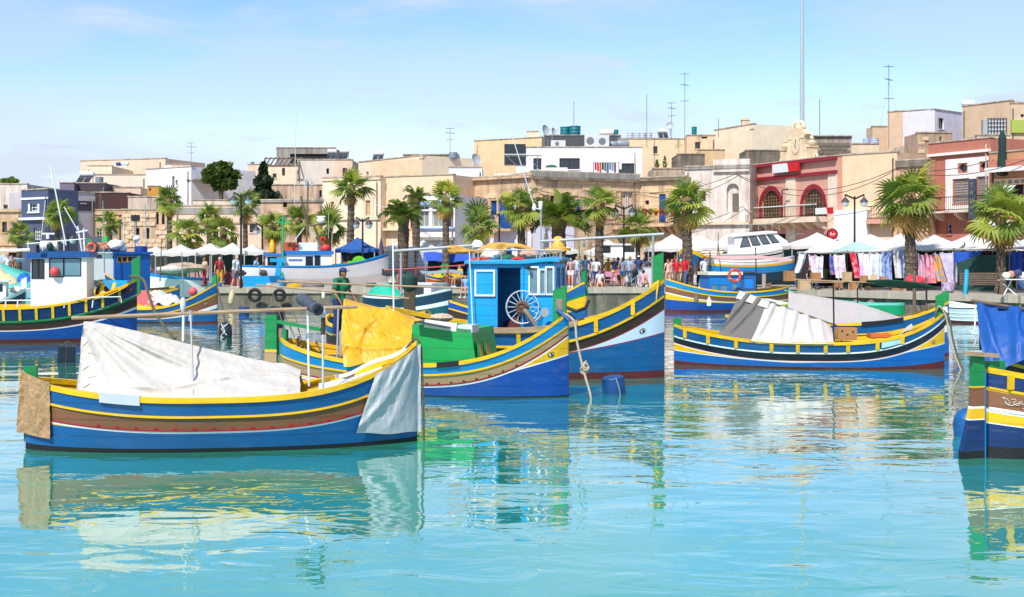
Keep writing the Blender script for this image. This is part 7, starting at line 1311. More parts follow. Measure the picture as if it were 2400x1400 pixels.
for a in (('thin rod aerial left of the branching aerials', 1516, 222, 330, 118), ('slanted black rod above the teal tanks', 1345, 238, 303, 118), ('thin white rod right of the flagpole', 1921, 233, 322, 100), ('short rod left of the chimney on the cream skyline house', 1684, 278, 308, 118), ('thin rod in the maroon terrace', 235, 446, 500, 104)): aerial(*a, kind='rod', r=.03)
# stays of the guyed aerial
for i, (px, py) in enumerate(((2062, 300), (2125, 345))): rope('guy_wire', [P(2083, 190, 95), P(px, py, 94)], .006, mat('#6b6e70', .5, .1), ('left' if i == 0 else 'right') + ' guy wire of the tall aerial behind the largest palm', 0, cat='wire')
def dish(label, px, py, d, r=.45, ang=.6, el=.5, leg=.9):
 root = thing('satellite_dish', label, 'satellite dish', P(px, py, d)); M = Matrix.Rotation(ang, 3, 'Z') @ Matrix.Rotation(R(90) - el, 3, 'X'); b = MB(); b.lathe([(.01, .06), (r * .5, .09), (r * .85, .17), (r, .24), (r * .98, .26), (r * .82, .2), (r * .5, .12), (.01, .09)], 18, (0, 0, 0), M=M); b.build('bowl', mat('#aab0b2', .5, .1), root, True)
 b = MB(); e = M @ Vector((0, 0, .62)); b.tube([M @ Vector((0, -r * .95, .25)), e], .012, 5); b.ell(e, .05, 8, 6); b.tube([(0, 0, 0), (0, .1, -leg)], .03, 6); b.build('feed_arm', STEEL, root, True)
dish('large grey satellite dish on the pale blue white wall', 1113, 377, 109, .55, .8, .4, .8); dish('tilted satellite dish left of the teal tanks', 1275, 308, 118, .55, .9, .3, 2.2); dish('grey satellite dish on the solar heater right of centre', 1571, 298, 117, .4, -.5, .4); dish('small satellite dish beside the tilted one', 1294, 311, 121, .4, 1.0, .4, 2.2)
def tank(label, px, py, d, w, h, m, horiz=False):
 p = P(px, py, d); k = d / FPX; w, h = w * k, h * k; b = MB()
 if horiz: b.lathe([(h * .1, -w / 2), (h * .42, -w * .47), (h * .5, -w * .38), (h * .5, w * .38), (h * .42, w * .47), (h * .1, w / 2)], 16, (0, 0, h / 2), M=Matrix.Rotation(R(90), 3, 'Y')); b.b2(-w * .3, w * .3, -h * .3, h * .3, -.1, .12)
 else: b.lathe([(w * .42, 0), (w * .5, h * .12), (w * .5, h * .3), (w * .52, h * .32), (w * .5, h * .36), (w * .5, h * .6), (w * .52, h * .63), (w * .5, h * .66), (w * .5, h * .86), (w * .54, h * .88), (w * .52, h * .95), (w * .2, h)], 18)
 o = b.build('water_tank', m, None, True); o.location = p; tag(o, label, 'water tank'); return o
TK = mat('#12707c', .45, .12, 2, .05); GT = mat('#7d8791', .45, .1, 2, .05); LT = mat('#b9bfc6', .5, .1, 2, .05)
tank('left of the two teal water tanks on the skyline', 1324, 319, 126, 22, 22, TK); tank('right of the two teal water tanks on the skyline', 1347, 319, 125.6, 27, 24, TK); tank('white horizontal tank right of the air conditioners', 1422, 318, 126, 34, 15, WHT, True); tank('teal upright tank beside the white horizontal tank', 1444, 318, 126, 11, 14, TK)
for i, px in enumerate((1424, 1440, 1460)): tank(('left', 'middle', 'right')[i] + ' of the three grey lying tanks on the white modern house', px, 347, 111 - i * .3, 22 if i < 2 else 30, 14 + i * 2, GT, True)
for i, px in enumerate((1477, 1494, 1506, 1521)): tank(('first', 'second', 'third', 'fourth')[i] + ' from the left of the pale grey tubs on the beige house', px, 328, 121.5, 15, 17, LT)
tank('white rounded tank on the white cubic house roof', 395, 398, 125, 20, 10, WHT, True); tank('white lying tank on the peach block at left', 293, 389, 141.5, 18, 10, WHT, True); tank('blue tub beside the white lying tank', 278, 389, 142, 12, 8, mat('#18488c', .5)); tank('grey tub on the plum block', 233, 430, 115.5, 18, 15, GT); tank('small blue tank on the peach house behind the cypress', 592, 386, 130, 8, 6, mat('#18488c', .5)); tank('grey tub on the brown stone roof storey', 1062, 373, 112, 20, 16, GT); tank('left pale blue tub beside the guyed aerial', 2030, 339, 105.4, 15, 15, mat('#a9b6d2', .5)); tank('right pale blue tub beside the guyed aerial', 2049, 339, 105.4, 20, 15, mat('#a9b6d2', .5)); tank('white tank on the right end of the skyline', 2268, 250, 108, 30, 15, WHT, True); tank('teal box tank behind the tall aerial', 1627, 319, 119.5, 12, 22, TK); tank('blue tank left of the cypress top', 612, 387, 130, 10, 7, LT)
def acunit(label, px, py, d, w, h, m=WGREY, n=1):
 p = P(px, py, d); k = d / FPX; w, h = w * k, h * k; o = MB(); o.b2(-w / 2, w / 2, -w * .3, w * .3, 0, h); o = o.build('air_conditioner', m); o.location = p; tag(o, label, 'air conditioner')
 g = MB(); g.lathe([(min(w, h) * .3, 0), (min(w, h) * .3, .02), (min(w, h) * .26, .03), (.01, .03)], 16, (-w * .08, -w * .3, h / 2), M=Matrix.Rotation(R(90), 3, 'X')); g.build('fan_grille', mat('#6f7477', .6), o); return o
acunit('left tall air conditioner on the white modern house', 1385, 346, 110, 30, 30); acunit('right tall air conditioner on the white modern house', 1413, 346, 110, 28, 28); acunit('white box unit left of the teal tanks', 1308, 346, 110, 34, 16); acunit('small air conditioner on the cream skyline house', 1810, 304, 121.5, 10, 7); acunit('small box on the left of the cream skyline house roof', 1701, 306, 125, 12, 6)
b = MB(); p = P(1747, 305, 122); b.b2(-.35, .35, -.35, .35, 0, .9); b.b2(-.42, .42, -.42, .42, .9, 1.0); b.lathe([(.12, 1.0), (.12, 1.25)], 8); o = b.build('chimney', CREAM2); o.location = p; tag(o, 'cream chimney on the cream skyline house', 'chimney')
def solar(label, px, py, d, w=26, s=1.0, fl=1):
 root = thing('solar_heater', label, 'solar heater', P(px, py, d)); k = d / FPX * w; b = MB(); b.lathe([(.05, -k * .5), (.24, -k * .47), (.26, 0), (.24, k * .47), (.05, k * .5)], 14, (0, .5, .85), M=Matrix.Rotation(R(90), 3, 'Y')); b.build('cylinder', WGREY, root, True)
 for sg in (-1, 1): b = MB(); b.bar((sg * k * .24, -.7, .1), (sg * k * .24, .45, .75), k * .42, .06); b.build('panel', mat('#2c2d33', .25, .2), root)
 b = MB(); b.bar((-k * .4, .5, 0), (-k * .4, .5, .7), .05, .05); b.bar((k * .4, .5, 0), (k * .4, .5, .7), .05, .05); b.bar((-k * .4, .5, .1), (k * .4, -.6, .1), .04, .04); o = b.build('stand', STEEL, root)
solar('solar water heater on the plum rooftop block', 200, 430, 115.8, 34); solar('left solar water heater on the pale grey house', 777, 375, 123.5, 22); solar('right solar water heater on the small peach house', 806, 375, 121.5, 22); solar('dark solar heater below the grey satellite dish', 1554, 328, 121.5, 24); solar('solar panel frame on the house with four arched windows', 886, 381, 117.5, 26)
# dark box hut and roof pergola
b = MB(); p = P(660, 388, 122)
for i in range(9): q = (i - 4) * .42; b.bar((q, -1.0, .0), (q, 1.2, .85), .1, .1)
b.bar((-1.9, -1, -.08), (1.9, -1, -.08), .1, .1); b.bar((-1.9, 1.2, .75), (1.9, 1.2, .75), .1, .1)
for sx in (-1.8, 1.8): b.bar((sx, -1, -.1), (sx, -1, -1.6), .1, .1)
o = b.build('pergola', OLDW); o.location = p; tag(o, 'sloping grey slatted pergola roof above the pale yellow house', 'pergola')
b = MB(); p = P(480, 442, 122); b.bar((-1.7, -.8, 0), (-1.7, 1, .9), .1, .1); b.grid(lambda u, v: (-2.2 + 4.4 * u, -1 + 2.2 * v, 1.0 - .5 * (1 - v) + .04 * math.sin(u * 40)), 40, 3, None, .05, (0, 0, -1)); b.b2(1.6, 1.7, -.8, -.7, -.4, .5); o = b.build('shed_roof', OLDW); o.location = P(496, 436, 121); tag(o, 'brown corrugated shed roof beside the round tree', 'roof')
b = MB(); 
for i in range(8): b.b2(-.9 + .24 * i, -.76 + .24 * i, -.6, .6, 0, .04)
b.b2(-1, 1, -.7, .7, -1, 0); 
b = MB(); b.b2(-.62, .62, -.55, .55, .0, 1.15); o = b.build('caged_tank', mat('#c9cdd0', .4, .08)); o.location = P(2330, 318, 92.5); tag(o, 'white caged bulk tank on the salmon house roof', 'tank')
b = MB()
for i in range(7):
 x = -.66 + 1.32 * i / 6; b.b2(x - .025, x + .025, -.62, -.57, -.02, 1.2); b.b2(x - .025, x + .025, .57, .62, -.02, 1.2)
for i in range(5): z = .02 + 1.15 * i / 4; b.b2(-.69, .69, -.64, -.6, z - .02, z + .02)
c = b.build('cage', IRON, o); c['kind'] = 'stuff'
# washing line on the white modern house
root = thing('washing_line', 'washing line with coloured clothes on the white modern house', 'washing line', P(1422, 410, 105)); b = MB(); b.tube([(-1.1, 0, .0), (-1.1, 0, 1.05)], .03, 6); b.tube([(1.0, 0, 0), (1.0, 0, 1.05)], .03, 6); b.tube([(-1.1, 0, 1.0), (1.0, 0, 1.0)], .015, 5); b.build('frame', IRON, root)
for i, c in enumerate(('#c4203a', '#c4203a', '#b55a34', '#2a3140', '#1f6a52', '#4a5a78', '#5f7f9a', '#8a93a5', '#6d4a55')): b = MB(); x = -1.0 + .2 * i; hgt = .75 * (.8 + .3 * ((i * 7) % 3) / 2); b.grid(lambda u, v: (x + .17 * u, -.03 * math.sin(u * 6 + v * 4), 1.0 - hgt * v), 4, 4); b.build('garment', mat(c, .9, .2), root, 'all')
# awning frame and clutter on the roof terrace
b = MB(); p = P(1225, 374, 104)
b.bar((-1.4, 0, .3), (1.6, 0, .3), .1, .08); b.bar((1.2, 0, -1.1), (1.2, 0, .3), .06, .06); b.bar((.3, 0, .28), (1.2, 0, -.6), .04, .04); b.bar((-1.3, 0, .28), (-.5, 0, -.5), .04, .04); b.grid(lambda u, v: (-1.5 + 3 * u, -.8 + .9 * v, .36 + .1 * v), 8, 2, None, .04, (0, 0, -1)); o = b.build('terrace_awning', WGREY); o.location = p; tag(o, 'flat grey awning over the terrace of the white modern house', 'awning')
b = MB(); b.b2(-.9, .9, -.6, .6, -1.0, .75); o = b.build('dark_glass_lobby', mat('#2c3236', .3, .2)); o.location = P(1207, 360, 108.5); tag(o, 'dark framed glass lobby left of the white modern house', 'lobby')
for i, (px, py, w_, c, lb) in enumerate(((1300, 400, 2.2, '#d5d2cb', 'white chest of cushions below the wide sliding window'), (1292, 392, 1.4, '#1f5a44', 'green and dark cushions on the white chest'), (1180, 414, 1.6, '#d5d2cb', 'white clutter on the terrace beside the glass lobby'), (1465, 404, 1.0, '#3a3c40', 'dark bench at the right end of the white modern house'))): b = MB(); b.ell((0, 0, 0), (w_ * .35, .3, .2), 10, 6) if i == 1 else b.box((0, 0, 0), (w_, .6, .45), 0, None, .92); o = b.build('terrace_clutter', mat(c, .8, .2)); o.location = P(px, py, 103.5); tag(o, lb, 'clutter')
# potted plants on the beige terrace and flower pots on the balcony
rnd = random.Random(3)
def potted(label, px, py, d, h, m, kind='cone'):
 root = thing('potted_plant', label, 'plant', P(px, py, d)); b = MB(); b.lathe([(.1, 0), (.16, .22), (.17, .24), (.13, .24)], 10); b.build('pot', mat('#a0522d', .8), root); b = MB()
 for i in range(120):
  t = rnd.random(); g = rnd.uniform(0, 6.28); r = (.16 * (1 - t) + .04 if kind == 'cone' else .22 * math.sin(math.pi * (t * .8 + .15))) * rnd.uniform(.5, 1.2); p = Vector((r * math.cos(g), r * math.sin(g), .24 + h * t)); u = Vector((rnd.gauss(0, 1), rnd.gauss(0, 1), rnd.gauss(0, 1))).normalized() * .08; w_ = u.orthogonal().normalized() * .05; b.add([p + u, p + w_, p - u, p - w_], [(0, 1, 2, 3)])
 b.build('foliage', m, root)
potted('slim potted cypress on the beige terrace', 1558, 396, 104.4, .8, LEAFD); potted('small potted cypress left of the slim one', 1540, 396, 104.4, .5, LEAFD)
for i, px in enumerate((1512, 1524, 1537, 1550, 1563, 1578)): potted(('first', 'second', 'third', 'fourth', 'fifth', 'sixth')[i] + ' flower pot from the left on the balcony with blue doors', px, 506, 92.6, .25, (mat('#b02a4a', .7, .2), LEAF2, mat('#c8a02c', .7, .2))[i % 3], 'bush')
# wires across the fronts
WIRE = mat('#2a2624', .7)
for i, (a, c, s_) in enumerate(((P(1240, 440, 90.5), P(1500, 455, 95), .5), (P(1250, 445, 90.4), P(1450, 470, 94), .7), (P(1500, 452, 94), P(1725, 408, 91.5), .4), (P(1500, 456, 94), P(1730, 412, 91.4), .8), (P(1725, 408, 91.5), P(2100, 395, 82), 1.3), (P(1728, 411, 91.4), P(2100, 398, 82), 1.6), (P(2100, 395, 82), P(2330, 372, 77), .4), (P(2100, 398, 82), P(2400, 376, 74), .6), (P(640, 490, 95), P(980, 486, 88), .8), (P(870, 478, 93), P(985, 486, 88), .2))):
 rope('overhead_cable', [a, c], .022, WIRE if i < 8 else WGREY, ['upper dark cable on the golden stone house', 'lower dark cable on the golden stone house', 'upper cable in front of the peeling house', 'lower cable in front of the peeling house', 'upper sagging cable across the pink house', 'lower sagging cable across the pink house', 'upper cable across the salmon house', 'lower cable across the salmon house', 'long pale cable across the cream house', 'short pale cable towards the bay window house'][i], s_, cat='cable')
# round red sign on the annex wall
u, z = H13.uz(1950, 549, -.55); rs = thing('round_sign', 'round red sign with a dark rim low on the pink house', 'sign', P(1950, 549, 86)); b = MB(); b.tube([(0, 0, 0), (0, -.1, 0)], .38, 20); b.build('disc', IRON, rs, False); b = MB(); b.tube([(0, -.1, 0), (0, -.12, 0)], .31, 20); b.build('red_face', mat('#c01828', .5), rs); text('Kinnie' if False else 'Ro', .3, WHT, rs, Matrix.Translation((0, -.13, 0)) @ Matrix.Rotation(R(90), 4, 'X') @ Matrix.Rotation(.2, 4, 'Z'))
# wall lantern of the pink house
b = MB(); b.lathe([(.05, 0), (.18, -.1), (.16, -.15), (.1, -.6), (.04, -.65)], 8); b.bar((0, 0, 0), (.35, .1, .15), .04, .04); o = b.build('wall_lantern', mat('#c8b8a4', .5), None); o.location = P(1751, 500, 92); tag(o, 'pale wall lantern at the left corner of the pink house balcony', 'lantern')
# ================================================================ market on the promenade
AWN = mat('#eae6de', .85, .05, 1.5, .05, 20, kind='awning')
def goods(root, w, dep, z, seed, n=14):
 rnd = random.Random(seed); cols = ['#b3202a', '#1f5fa8', '#d9c23a', '#e4e1da', '#2b2b30', '#3a8a4a', '#d06a8a', '#7a4a2a']
 for i in range(n):
  s_ = rnd.uniform(.12, .3); b = MB(); b.box((0, 0, 0), (s_, s_ * .8, s_ * rnd.uniform(.5, 1.1)), rnd.uniform(0, 1), None, rnd.uniform(.75, 1)); o = b.build('goods', mat(rnd.choice(cols), .8, .2), root); o.location = (rnd.uniform(-w / 2, w / 2), rnd.uniform(-dep / 2, dep / 2), z + s_ * .35)
def stall(label, px, wpx, ypk, yev, d, m=AWN, z0=QZ, dep=2.6, cat='market stall', name='market_stall', back=True, hip=.0, seed=0, val=.2):
 k = d / FPX; w = wpx * k; p = P(px, yev, d); root = thing(name, label, cat, (p.x, d, z0)); he = p.z - z0; hp_ = P(px, ypk, d).z - z0; b = MB(); a, c = w / 2, dep / 2; n = 8
 # canopy: four slightly sagging panels and a scalloped valance
 corners = [(-a, -c), (a, -c), (a, c), (-a, c)]
 for i in range(4):
  p0, p1 = Vector(corners[i]), Vector(corners[(i + 1) % 4])
  def f(u, v, p0=p0, p1=p1):
   e = p0.lerp(p1, u); q = Vector((e.x, e.y, he + .0)).lerp(Vector((e.x * hip, 0, hp_)), v); q.z -= .1 * math.sin(math.pi * v) * (1 - .3 * abs(u - .5)) + .04 * math.sin(math.pi * u) * (1 - v); return q
  b.grid(f, n, 6)
  b.grid(lambda u, v: (lerp(p0.x, p1.x, u) * 1.005, lerp(p0.y, p1.y, u) * 1.005, he - v * (val + .03 * math.sin(u * 19)) - .04 * math.sin(math.pi * u)), 12, 1)
 b.build('canopy', m, root, 'all', fix=False)
 for x, y in corners: q = MB(); q.b2(x * .97 - .03, x * .97 + .03, y * .97 - .03, y * .97 + .03, 0, he); q.build('leg', STEEL, root)
 q = MB(); q.b2(-a * .85, a * .85, -c * .55, c * .1, .72, .78); q.build('table', OLDW, root); q = MB(); q.grid(lambda u, v: (lerp(-a * .87, a * .87, u), -c * .57 - .02 * math.sin(u * 40), .77 - .7 * v), 30, 3); q.build('table_skirt', mat(random.Random(seed).choice(['#3a5f8a', '#7a2f34', '#e0d8c8', '#2f4a3c']), .85, .15), root, 'all')
 goods(root, w * .7, dep * .3, .8, int(px), 9)
 if back: q = MB(); q.grid(lambda u, v: (lerp(-a, a, u), c * .95 + .03 * math.sin(u * 25), he - (he - .2) * v), 24, 4); q.build('back_cloth', mat(random.Random(seed + 5).choice(['#5f6a6c', '#3b2f34', '#7d6f60', '#274a46']), .9, .15), root, 'all')
 return root
for a in (('white peaked stall just left of the broad low palm', 366, 70, 578, 590, 78.9), ('large white peaked stall below the broad low palm', 424, 95, 573, 592, 78), ('white peaked stall left of the pier lamp', 492, 80, 570, 588, 78.5), ('white stall directly behind the pier lamp', 545, 78, 569, 588, 77.6), ('white stall right of the pier lamp', 592, 70, 573, 590, 78.2),
  ('white peaked stall below the fat trunked date palm', 940, 82, 563, 580, 84), ('white peaked stall below the white bay window house', 992, 76, 562, 580, 86), ('small white stall right of the bay window house stall', 1036, 56, 566, 582, 87), ('white stall behind the furled ochre canvas', 1310, 90, 566, 588, 84), ('white stall behind the white cabin motorboat', 1425, 110, 562, 590, 90),
  ('white peaked stall left of the shaggy stout palm', 1575, 124, 549, 582, 82), ('white stall right of the shaggy stout palm', 1640, 117, 550, 580, 86), ('white stall behind the mast of the white cruiser', 1700, 109, 553, 582, 88), ('white stall at the bow of the white cruiser', 1915, 143, 545, 576, 78), ('white stall right of the black lamp near the round red sign', 2040, 156, 549, 578, 76), ('white stall left of the largest palm trunk', 2110, 130, 547, 578, 74), ('white stall right of the largest palm trunk', 2190, 143, 550, 580, 72), ('white stall left of the yellow green palm', 2275, 143, 548, 578, 70), ('white stall behind the yellow green palm trunk', 2345, 156, 546, 578, 69), ('white stall at the right edge of the market', 2430, 143, 548, 578, 68)): stall(*a, seed=a[1])
BLUC = mat('#3568b4', .8, .1, 2, .05, 20, kind='awning')
stall('blue parasol roofed stall below the tallest slim palm', 838, 92, 556, 584, 80, BLUC, seed=4); stall('pale blue parasol at the far left edge', 8, 70, 596, 606, 84, mat('#b9cbe0', .8, .08, 2, .05, 20, kind='awning'), seed=6, back=False); stall('deep blue canopy left of the thick trunked palm', 1165, 70, 566, 584, 80, mat('#1d4fc0', .8, .1, 2, .05, 20, kind='awning'), seed=8); stall('pale mint canopy left of the black lamp', 2010, 120, 565, 586, 71, mat('#bcd9d4', .8, .06, 2, .05, 20, kind='awning'), seed=12, back=False)
for lb, px, py, m in (('folded purple grey parasol right of the blue parasol stall', 893, 558, mat('#4b4a63', .8, .2)), ('folded white parasol left of the thick trunked palm', 1213, 550, CANV), ('folded white parasol beside the wide date palm', 1280, 535, CANV)):
 t = P(px, py, 80); b = MB(); h = t.z - QZ; b.tube([(0, 0, 0), (0, 0, h)], .03, 6); b.lathe([(.05, h - 1.5), (.2, h - 1.45), (.17, h - .8), (.09, h - .3), (.02, h + .02)], 10); o = b.build('folded_parasol', m, None, True); o.location = (t.x, 80, QZ); tag(o, lb, 'parasol')
# long low stall row on the right with hanging towels
def canopy(label, pts, dep, m, ypost=None, name='canopy', posts=3, sag=.12):
 a, c = P(*pts[0]), P(*pts[1]); root = thing(name, label, 'canopy', (0, 0, 0)); b = MB(); n = Vector((-(c.y - a.y), c.x - a.x, 0)).normalized(); n = n if n.y > 0 else -n
 b.grid(lambda u, v: a.lerp(c, u) + n * dep * v + Vector((0, 0, .35 * v - sag * math.sin(u * math.pi * posts) ** 2 * (1 - v) - .15 * math.sin(math.pi * v))), 40, 6, None, .02, (0, 0, -1)); b.build('cloth_roof', m, root, 'all')
 for i in range(posts + 1):
  for v in (0, 1): p = a.lerp(c, i / posts) + n * dep * v; q = MB(); q.tube([(p.x, p.y, QZ), (p.x, p.y, p.z + .35 * v)], .03, 6); q.build('pole', IRON, root, True)
 q = MB(); q.tube([a + Vector((0, -.03, -.08)), c + Vector((0, -.03, -.08))], .025, 6); q.build('rail', STEEL, root); return root
canopy('long white canopy over the hanging towels', ((1868, 590, 70), (2235, 582, 66)), 3.2, AWN); canopy('white canopy at the right end above the dark green screen', ((2236, 582, 65), (2470, 577, 60)), 3.2, AWN, posts=2)
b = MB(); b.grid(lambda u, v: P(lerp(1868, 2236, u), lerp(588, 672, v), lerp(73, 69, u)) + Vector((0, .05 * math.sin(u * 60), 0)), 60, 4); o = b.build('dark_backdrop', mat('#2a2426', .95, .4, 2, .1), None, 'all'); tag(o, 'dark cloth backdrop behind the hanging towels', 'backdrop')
b = MB(); b.grid(lambda u, v: P(lerp(2244, 2366, u), lerp(598, 682, v), lerp(63.5, 62, u)) + Vector((0, .06 * math.sin(u * 14), 0)), 24, 8, None, .02, (0, 1, 0)); o = b.build('green_screen', mat('#1b453c', .85, .2, 2, .15, 30, kind='cloth'), None, 'all'); tag(o, 'large dark green screen cloth behind the wooden bench', 'screen')
b = MB(); b.grid(lambda u, v: P(lerp(2236, 2300, u), lerp(590, lerp(619, 596, u), v), 62.6) + Vector((0, .05 * math.sin(u * 9), 0)), 12, 6); o = b.build('blue_drape', mat('#1a4fae', .8, .12, 2, .1), None, 'all'); tag(o, 'blue cloth drooping at the top left of the dark green screen', 'drape')
b = MB(); b.grid(lambda u, v: P(lerp(2366, 2398, u), lerp(590, 648, v), 61.5) + Vector((0, .07 * math.sin(u * 16), 0)), 16, 6); o = b.build('blue_drape', mat('#173f94', .8, .12, 2, .1), None, 'all'); tag(o, 'hanging blue curtain right of the dark green screen', 'drape')
tow = [(1872, 1890, 594, 640, '#e6e2e6', '#8fb9c9', -14), (1893, 1912, 598, 655, '#e9dfe4', '#cf9fb5', 6), (1910, 1928, 600, 652, '#e4e0e6', '#b0a8c0', 3), (1944, 1958, 598, 644, '#3c57a8', '#c98aa0', 4), (1955, 1982, 597, 652, '#e6dfe8', '#c79ab0', 2), (1992, 2008, 592, 652, '#d2233a', '#e8a0b0', 8), (2010, 2024, 592, 656, '#e9cfe2', '#c9a0d0', 4), (2020, 2040, 594, 656, '#e9e6ee', '#cfc6da', 2), (2038, 2056, 594, 656, '#e4e6ef', '#b9c0dc', 0), (2054, 2072, 594, 655, '#e0e6f0', '#a6c6e0', 0), (2068, 2092, 588, 656, '#9fb2dc', '#4a66b0', -2), (2093, 2112, 584, 652, '#d6d6d8', '#b9babf', 2), (2110, 2130, 588, 652, '#7f9fdf', '#c0cdef', 4), (2129, 2149, 590, 650, '#c2cfe6', '#d9a890', 2), (2150, 2172, 596, 662, '#e2a9b8', '#a9a0c6', 4), (2168, 2190, 596, 664, '#e8a2b4', '#d8455f', 6), (2188, 2212, 594, 660, '#e0a24a', '#5f9fd0', 8), (2204, 2238, 592, 662, '#cfc9dd', '#b7b0cf', 14)]
names = ['slanting pale', 'pink-white slim', 'mauve-white', 'deep blue and rose', 'rose patterned white', 'bright red', 'lilac bordered', 'plain lilac-white', 'bluish white', 'sky edged white', 'periwinkle banded', 'plain grey', 'cornflower blue', 'pale blue', 'pink and violet', 'pink and crimson', 'orange and blue printed', 'slanting lavender']
for i, (x0, x1, y0, y1, c1, c2, sl) in enumerate(tow):
 d_ = lerp(69.6, 65.4, (x0 - 1870) / 370) - .15 - .02 * (i % 3); b = MB(); b.grid(lambda u, v: P(lerp(x0, x1, u) + sl * v + 2 * math.sin(v * 3 + i), lerp(y0 + 2 * math.sin(math.pi * u), y1, v), d_) + Vector((0, (.06 * math.sin(u * 8 + i) + .04 * math.sin(u * 15)) * (.4 + v), 0)), 12, 10, None, .012, (0, 1, 0)); o = b.build('towel', mat(c1, .9, .08, 2, .1, 30, kind='print', col2=c2), None, 'all'); tag(o, names[i] + ' towel hanging in the row at the right-hand market', 'towel', 'towels hung for sale')
 for u_ in (.15, .85): q = MB(); pp = P(lerp(x0, x1, u_), y0, d_); q.box((pp.x, pp.y - .01, pp.z), (.03, .03, .08)); q.build('peg', FLOATW, o)
# boxes under the towels, bench, table
rnd = random.Random(5)
bx = [(1885, 672, 26, 24), (1912, 668, 20, 20), (1965, 676, 16, 16), (1985, 665, 18, 22), (2002, 678, 18, 18), (2025, 664, 16, 14), (2048, 662, 16, 16), (2070, 661, 14, 12), (2104, 677, 14, 15), (2126, 678, 18, 15), (1850, 665, 22, 24), (2035, 680, 12, 10)]
posn = ['large box at the left end', 'tall box beside the left end', 'small box left of the stool', 'tall box', 'wide low box', 'square box under the lilac towel', 'square box under the white towel', 'small box', 'pale box', 'wide pale box near the buckets', 'box by the blue hull', 'flat little box']
for i, (px, py, w_, h_) in enumerate(bx):
 d_ = lerp(68, 65, (px - 1870) / 370); k = d_ / FPX; o = MB().box((0, 0, 0), (w_ * k, w_ * k * .8, h_ * k), 0).build('cardboard_box', CARD if i % 3 else mat('#bfa57e', .85, .15)); zz = QZ + h_ * k / 2 + (0 if py > 668 else .45); o.location = (P(px, py, d_).x, d_, zz); o.rotation_euler = (0, 0, rnd.uniform(-.3, .3)); tag(o, 'cardboard ' + posn[i] + ' under the towel stall', 'box', 'boxes under the towel stall')
 q = MB(); q.box((0, 0, h_ * k / 2 + .003), (w_ * k * .12, w_ * k * .81, .004)); q.build('tape', WOODP, o)
for lb, px, w_, d_ in (('low trestle table left under the towels', 1935, 80, 66.5), ('low trestle table in the middle under the towels', 2055, 90, 66.5), ('trestle shelf right under the towels', 2135, 60, 66)):
 k = d_ / FPX * w_; root = thing('trestle_table', lb, 'table', (P(px, 660, d_).x, d_, QZ)); b = MB(); b.b2(-k / 2, k / 2, -.35, .35, .4, .44); b.build('table_top', WOODP, root)
 for sx in (-.42, .42):
  for sy in (-.3, .3): b = MB(); b.bar((sx * k, sy, .4), (sx * k * .9, -sy, 0), .03, .03); b.build('leg', STEEL, root)
def bench(label, px, d, w=1.9, rz=0):
 root = thing('bench', label, 'bench', (P(px, 680, d).x, d, QZ), rz)
 for i in range(5): b = MB(); b.b2(-w / 2, w / 2, .18 + i * .0, .21, .5 + i * .105, .58 + i * .105); b.build('back_slat', OLDW, root)
 for i in range(4): b = MB(); b.b2(-w / 2, w / 2, -.35 + i * .13, -.24 + i * .13, .44, .47); b.build('seat_slat', OLDW, root)
 for sx in (-.8, .8):
  b = MB(); b.tube([(sx, -.32, 0), (sx, -.3, .3), (sx, -.1, .42)], .03, 6); b.tube([(sx, .25, 0), (sx, .12, .42), (sx, .22, 1.02)], .03, 6); b.build('leg', IRON, root)
bench('weathered slatted bench in front of the dark green screen', 2303, 58.8, 2.0); 
root = thing('folding_table', 'white folding table with stuffed goods at the right edge', 'table', (P(2388, 690, 57.5).x, 57.5, QZ)); b = MB(); b.b2(-.7, .9, -.35, .35, .7, .74); b.build('table_top', WHT, root)
for sx in (-.5, .5): b = MB(); b.bar((sx - .3, -.3, 0), (sx + .3, .3, .7), .04, .04); b.bar((sx + .3, -.3, 0), (sx - .3, .3, .7), .04, .04); b.build('leg', WHT, root)
for i, c in enumerate(('#e8dcc6', '#c98a6a', '#3d4668', '#e3d6d8', '#d9b58a', '#e8e2d4')): b = MB(); b.ell((-.6 + .26 * i, -.1 + .1 * (i % 2), .9 + .06 * (i % 3)), (.2, .15, .15), 10, 7); b.build('stuffed_bag', mat(c, .9, .2), root, True)
b = MB(); b.torus((0, 0, 0), .34, .15, 20, 9); o = b.build('swim_ring', mat('#d83a48', .4, .1), None, True); o.location = P(2145, 656, 65.2); o.rotation_euler = (.25, 0, 0); tag(o, 'red inflatable ring lying below the pale blue towel', 'swim ring'); 
b = MB(); b.lathe([(.18, 0), (.3, .08), (.32, .5), (.3, .52), (.28, .5)], 14); b.torus((0, 0, .5), .2, .015, 14, 5, Matrix.Rotation(R(90), 3, 'X'), arc=.5); o = b.build('beach_bag', mat('#c7b6c9', .8, .3, 6, .1, kind='print', col2='#7a4a8a'), None, True); o.location = P(2222, 692, 62); o.location.z = QZ; tag(o, 'patterned purple and white beach bag at the foot of the towel stall', 'bag')
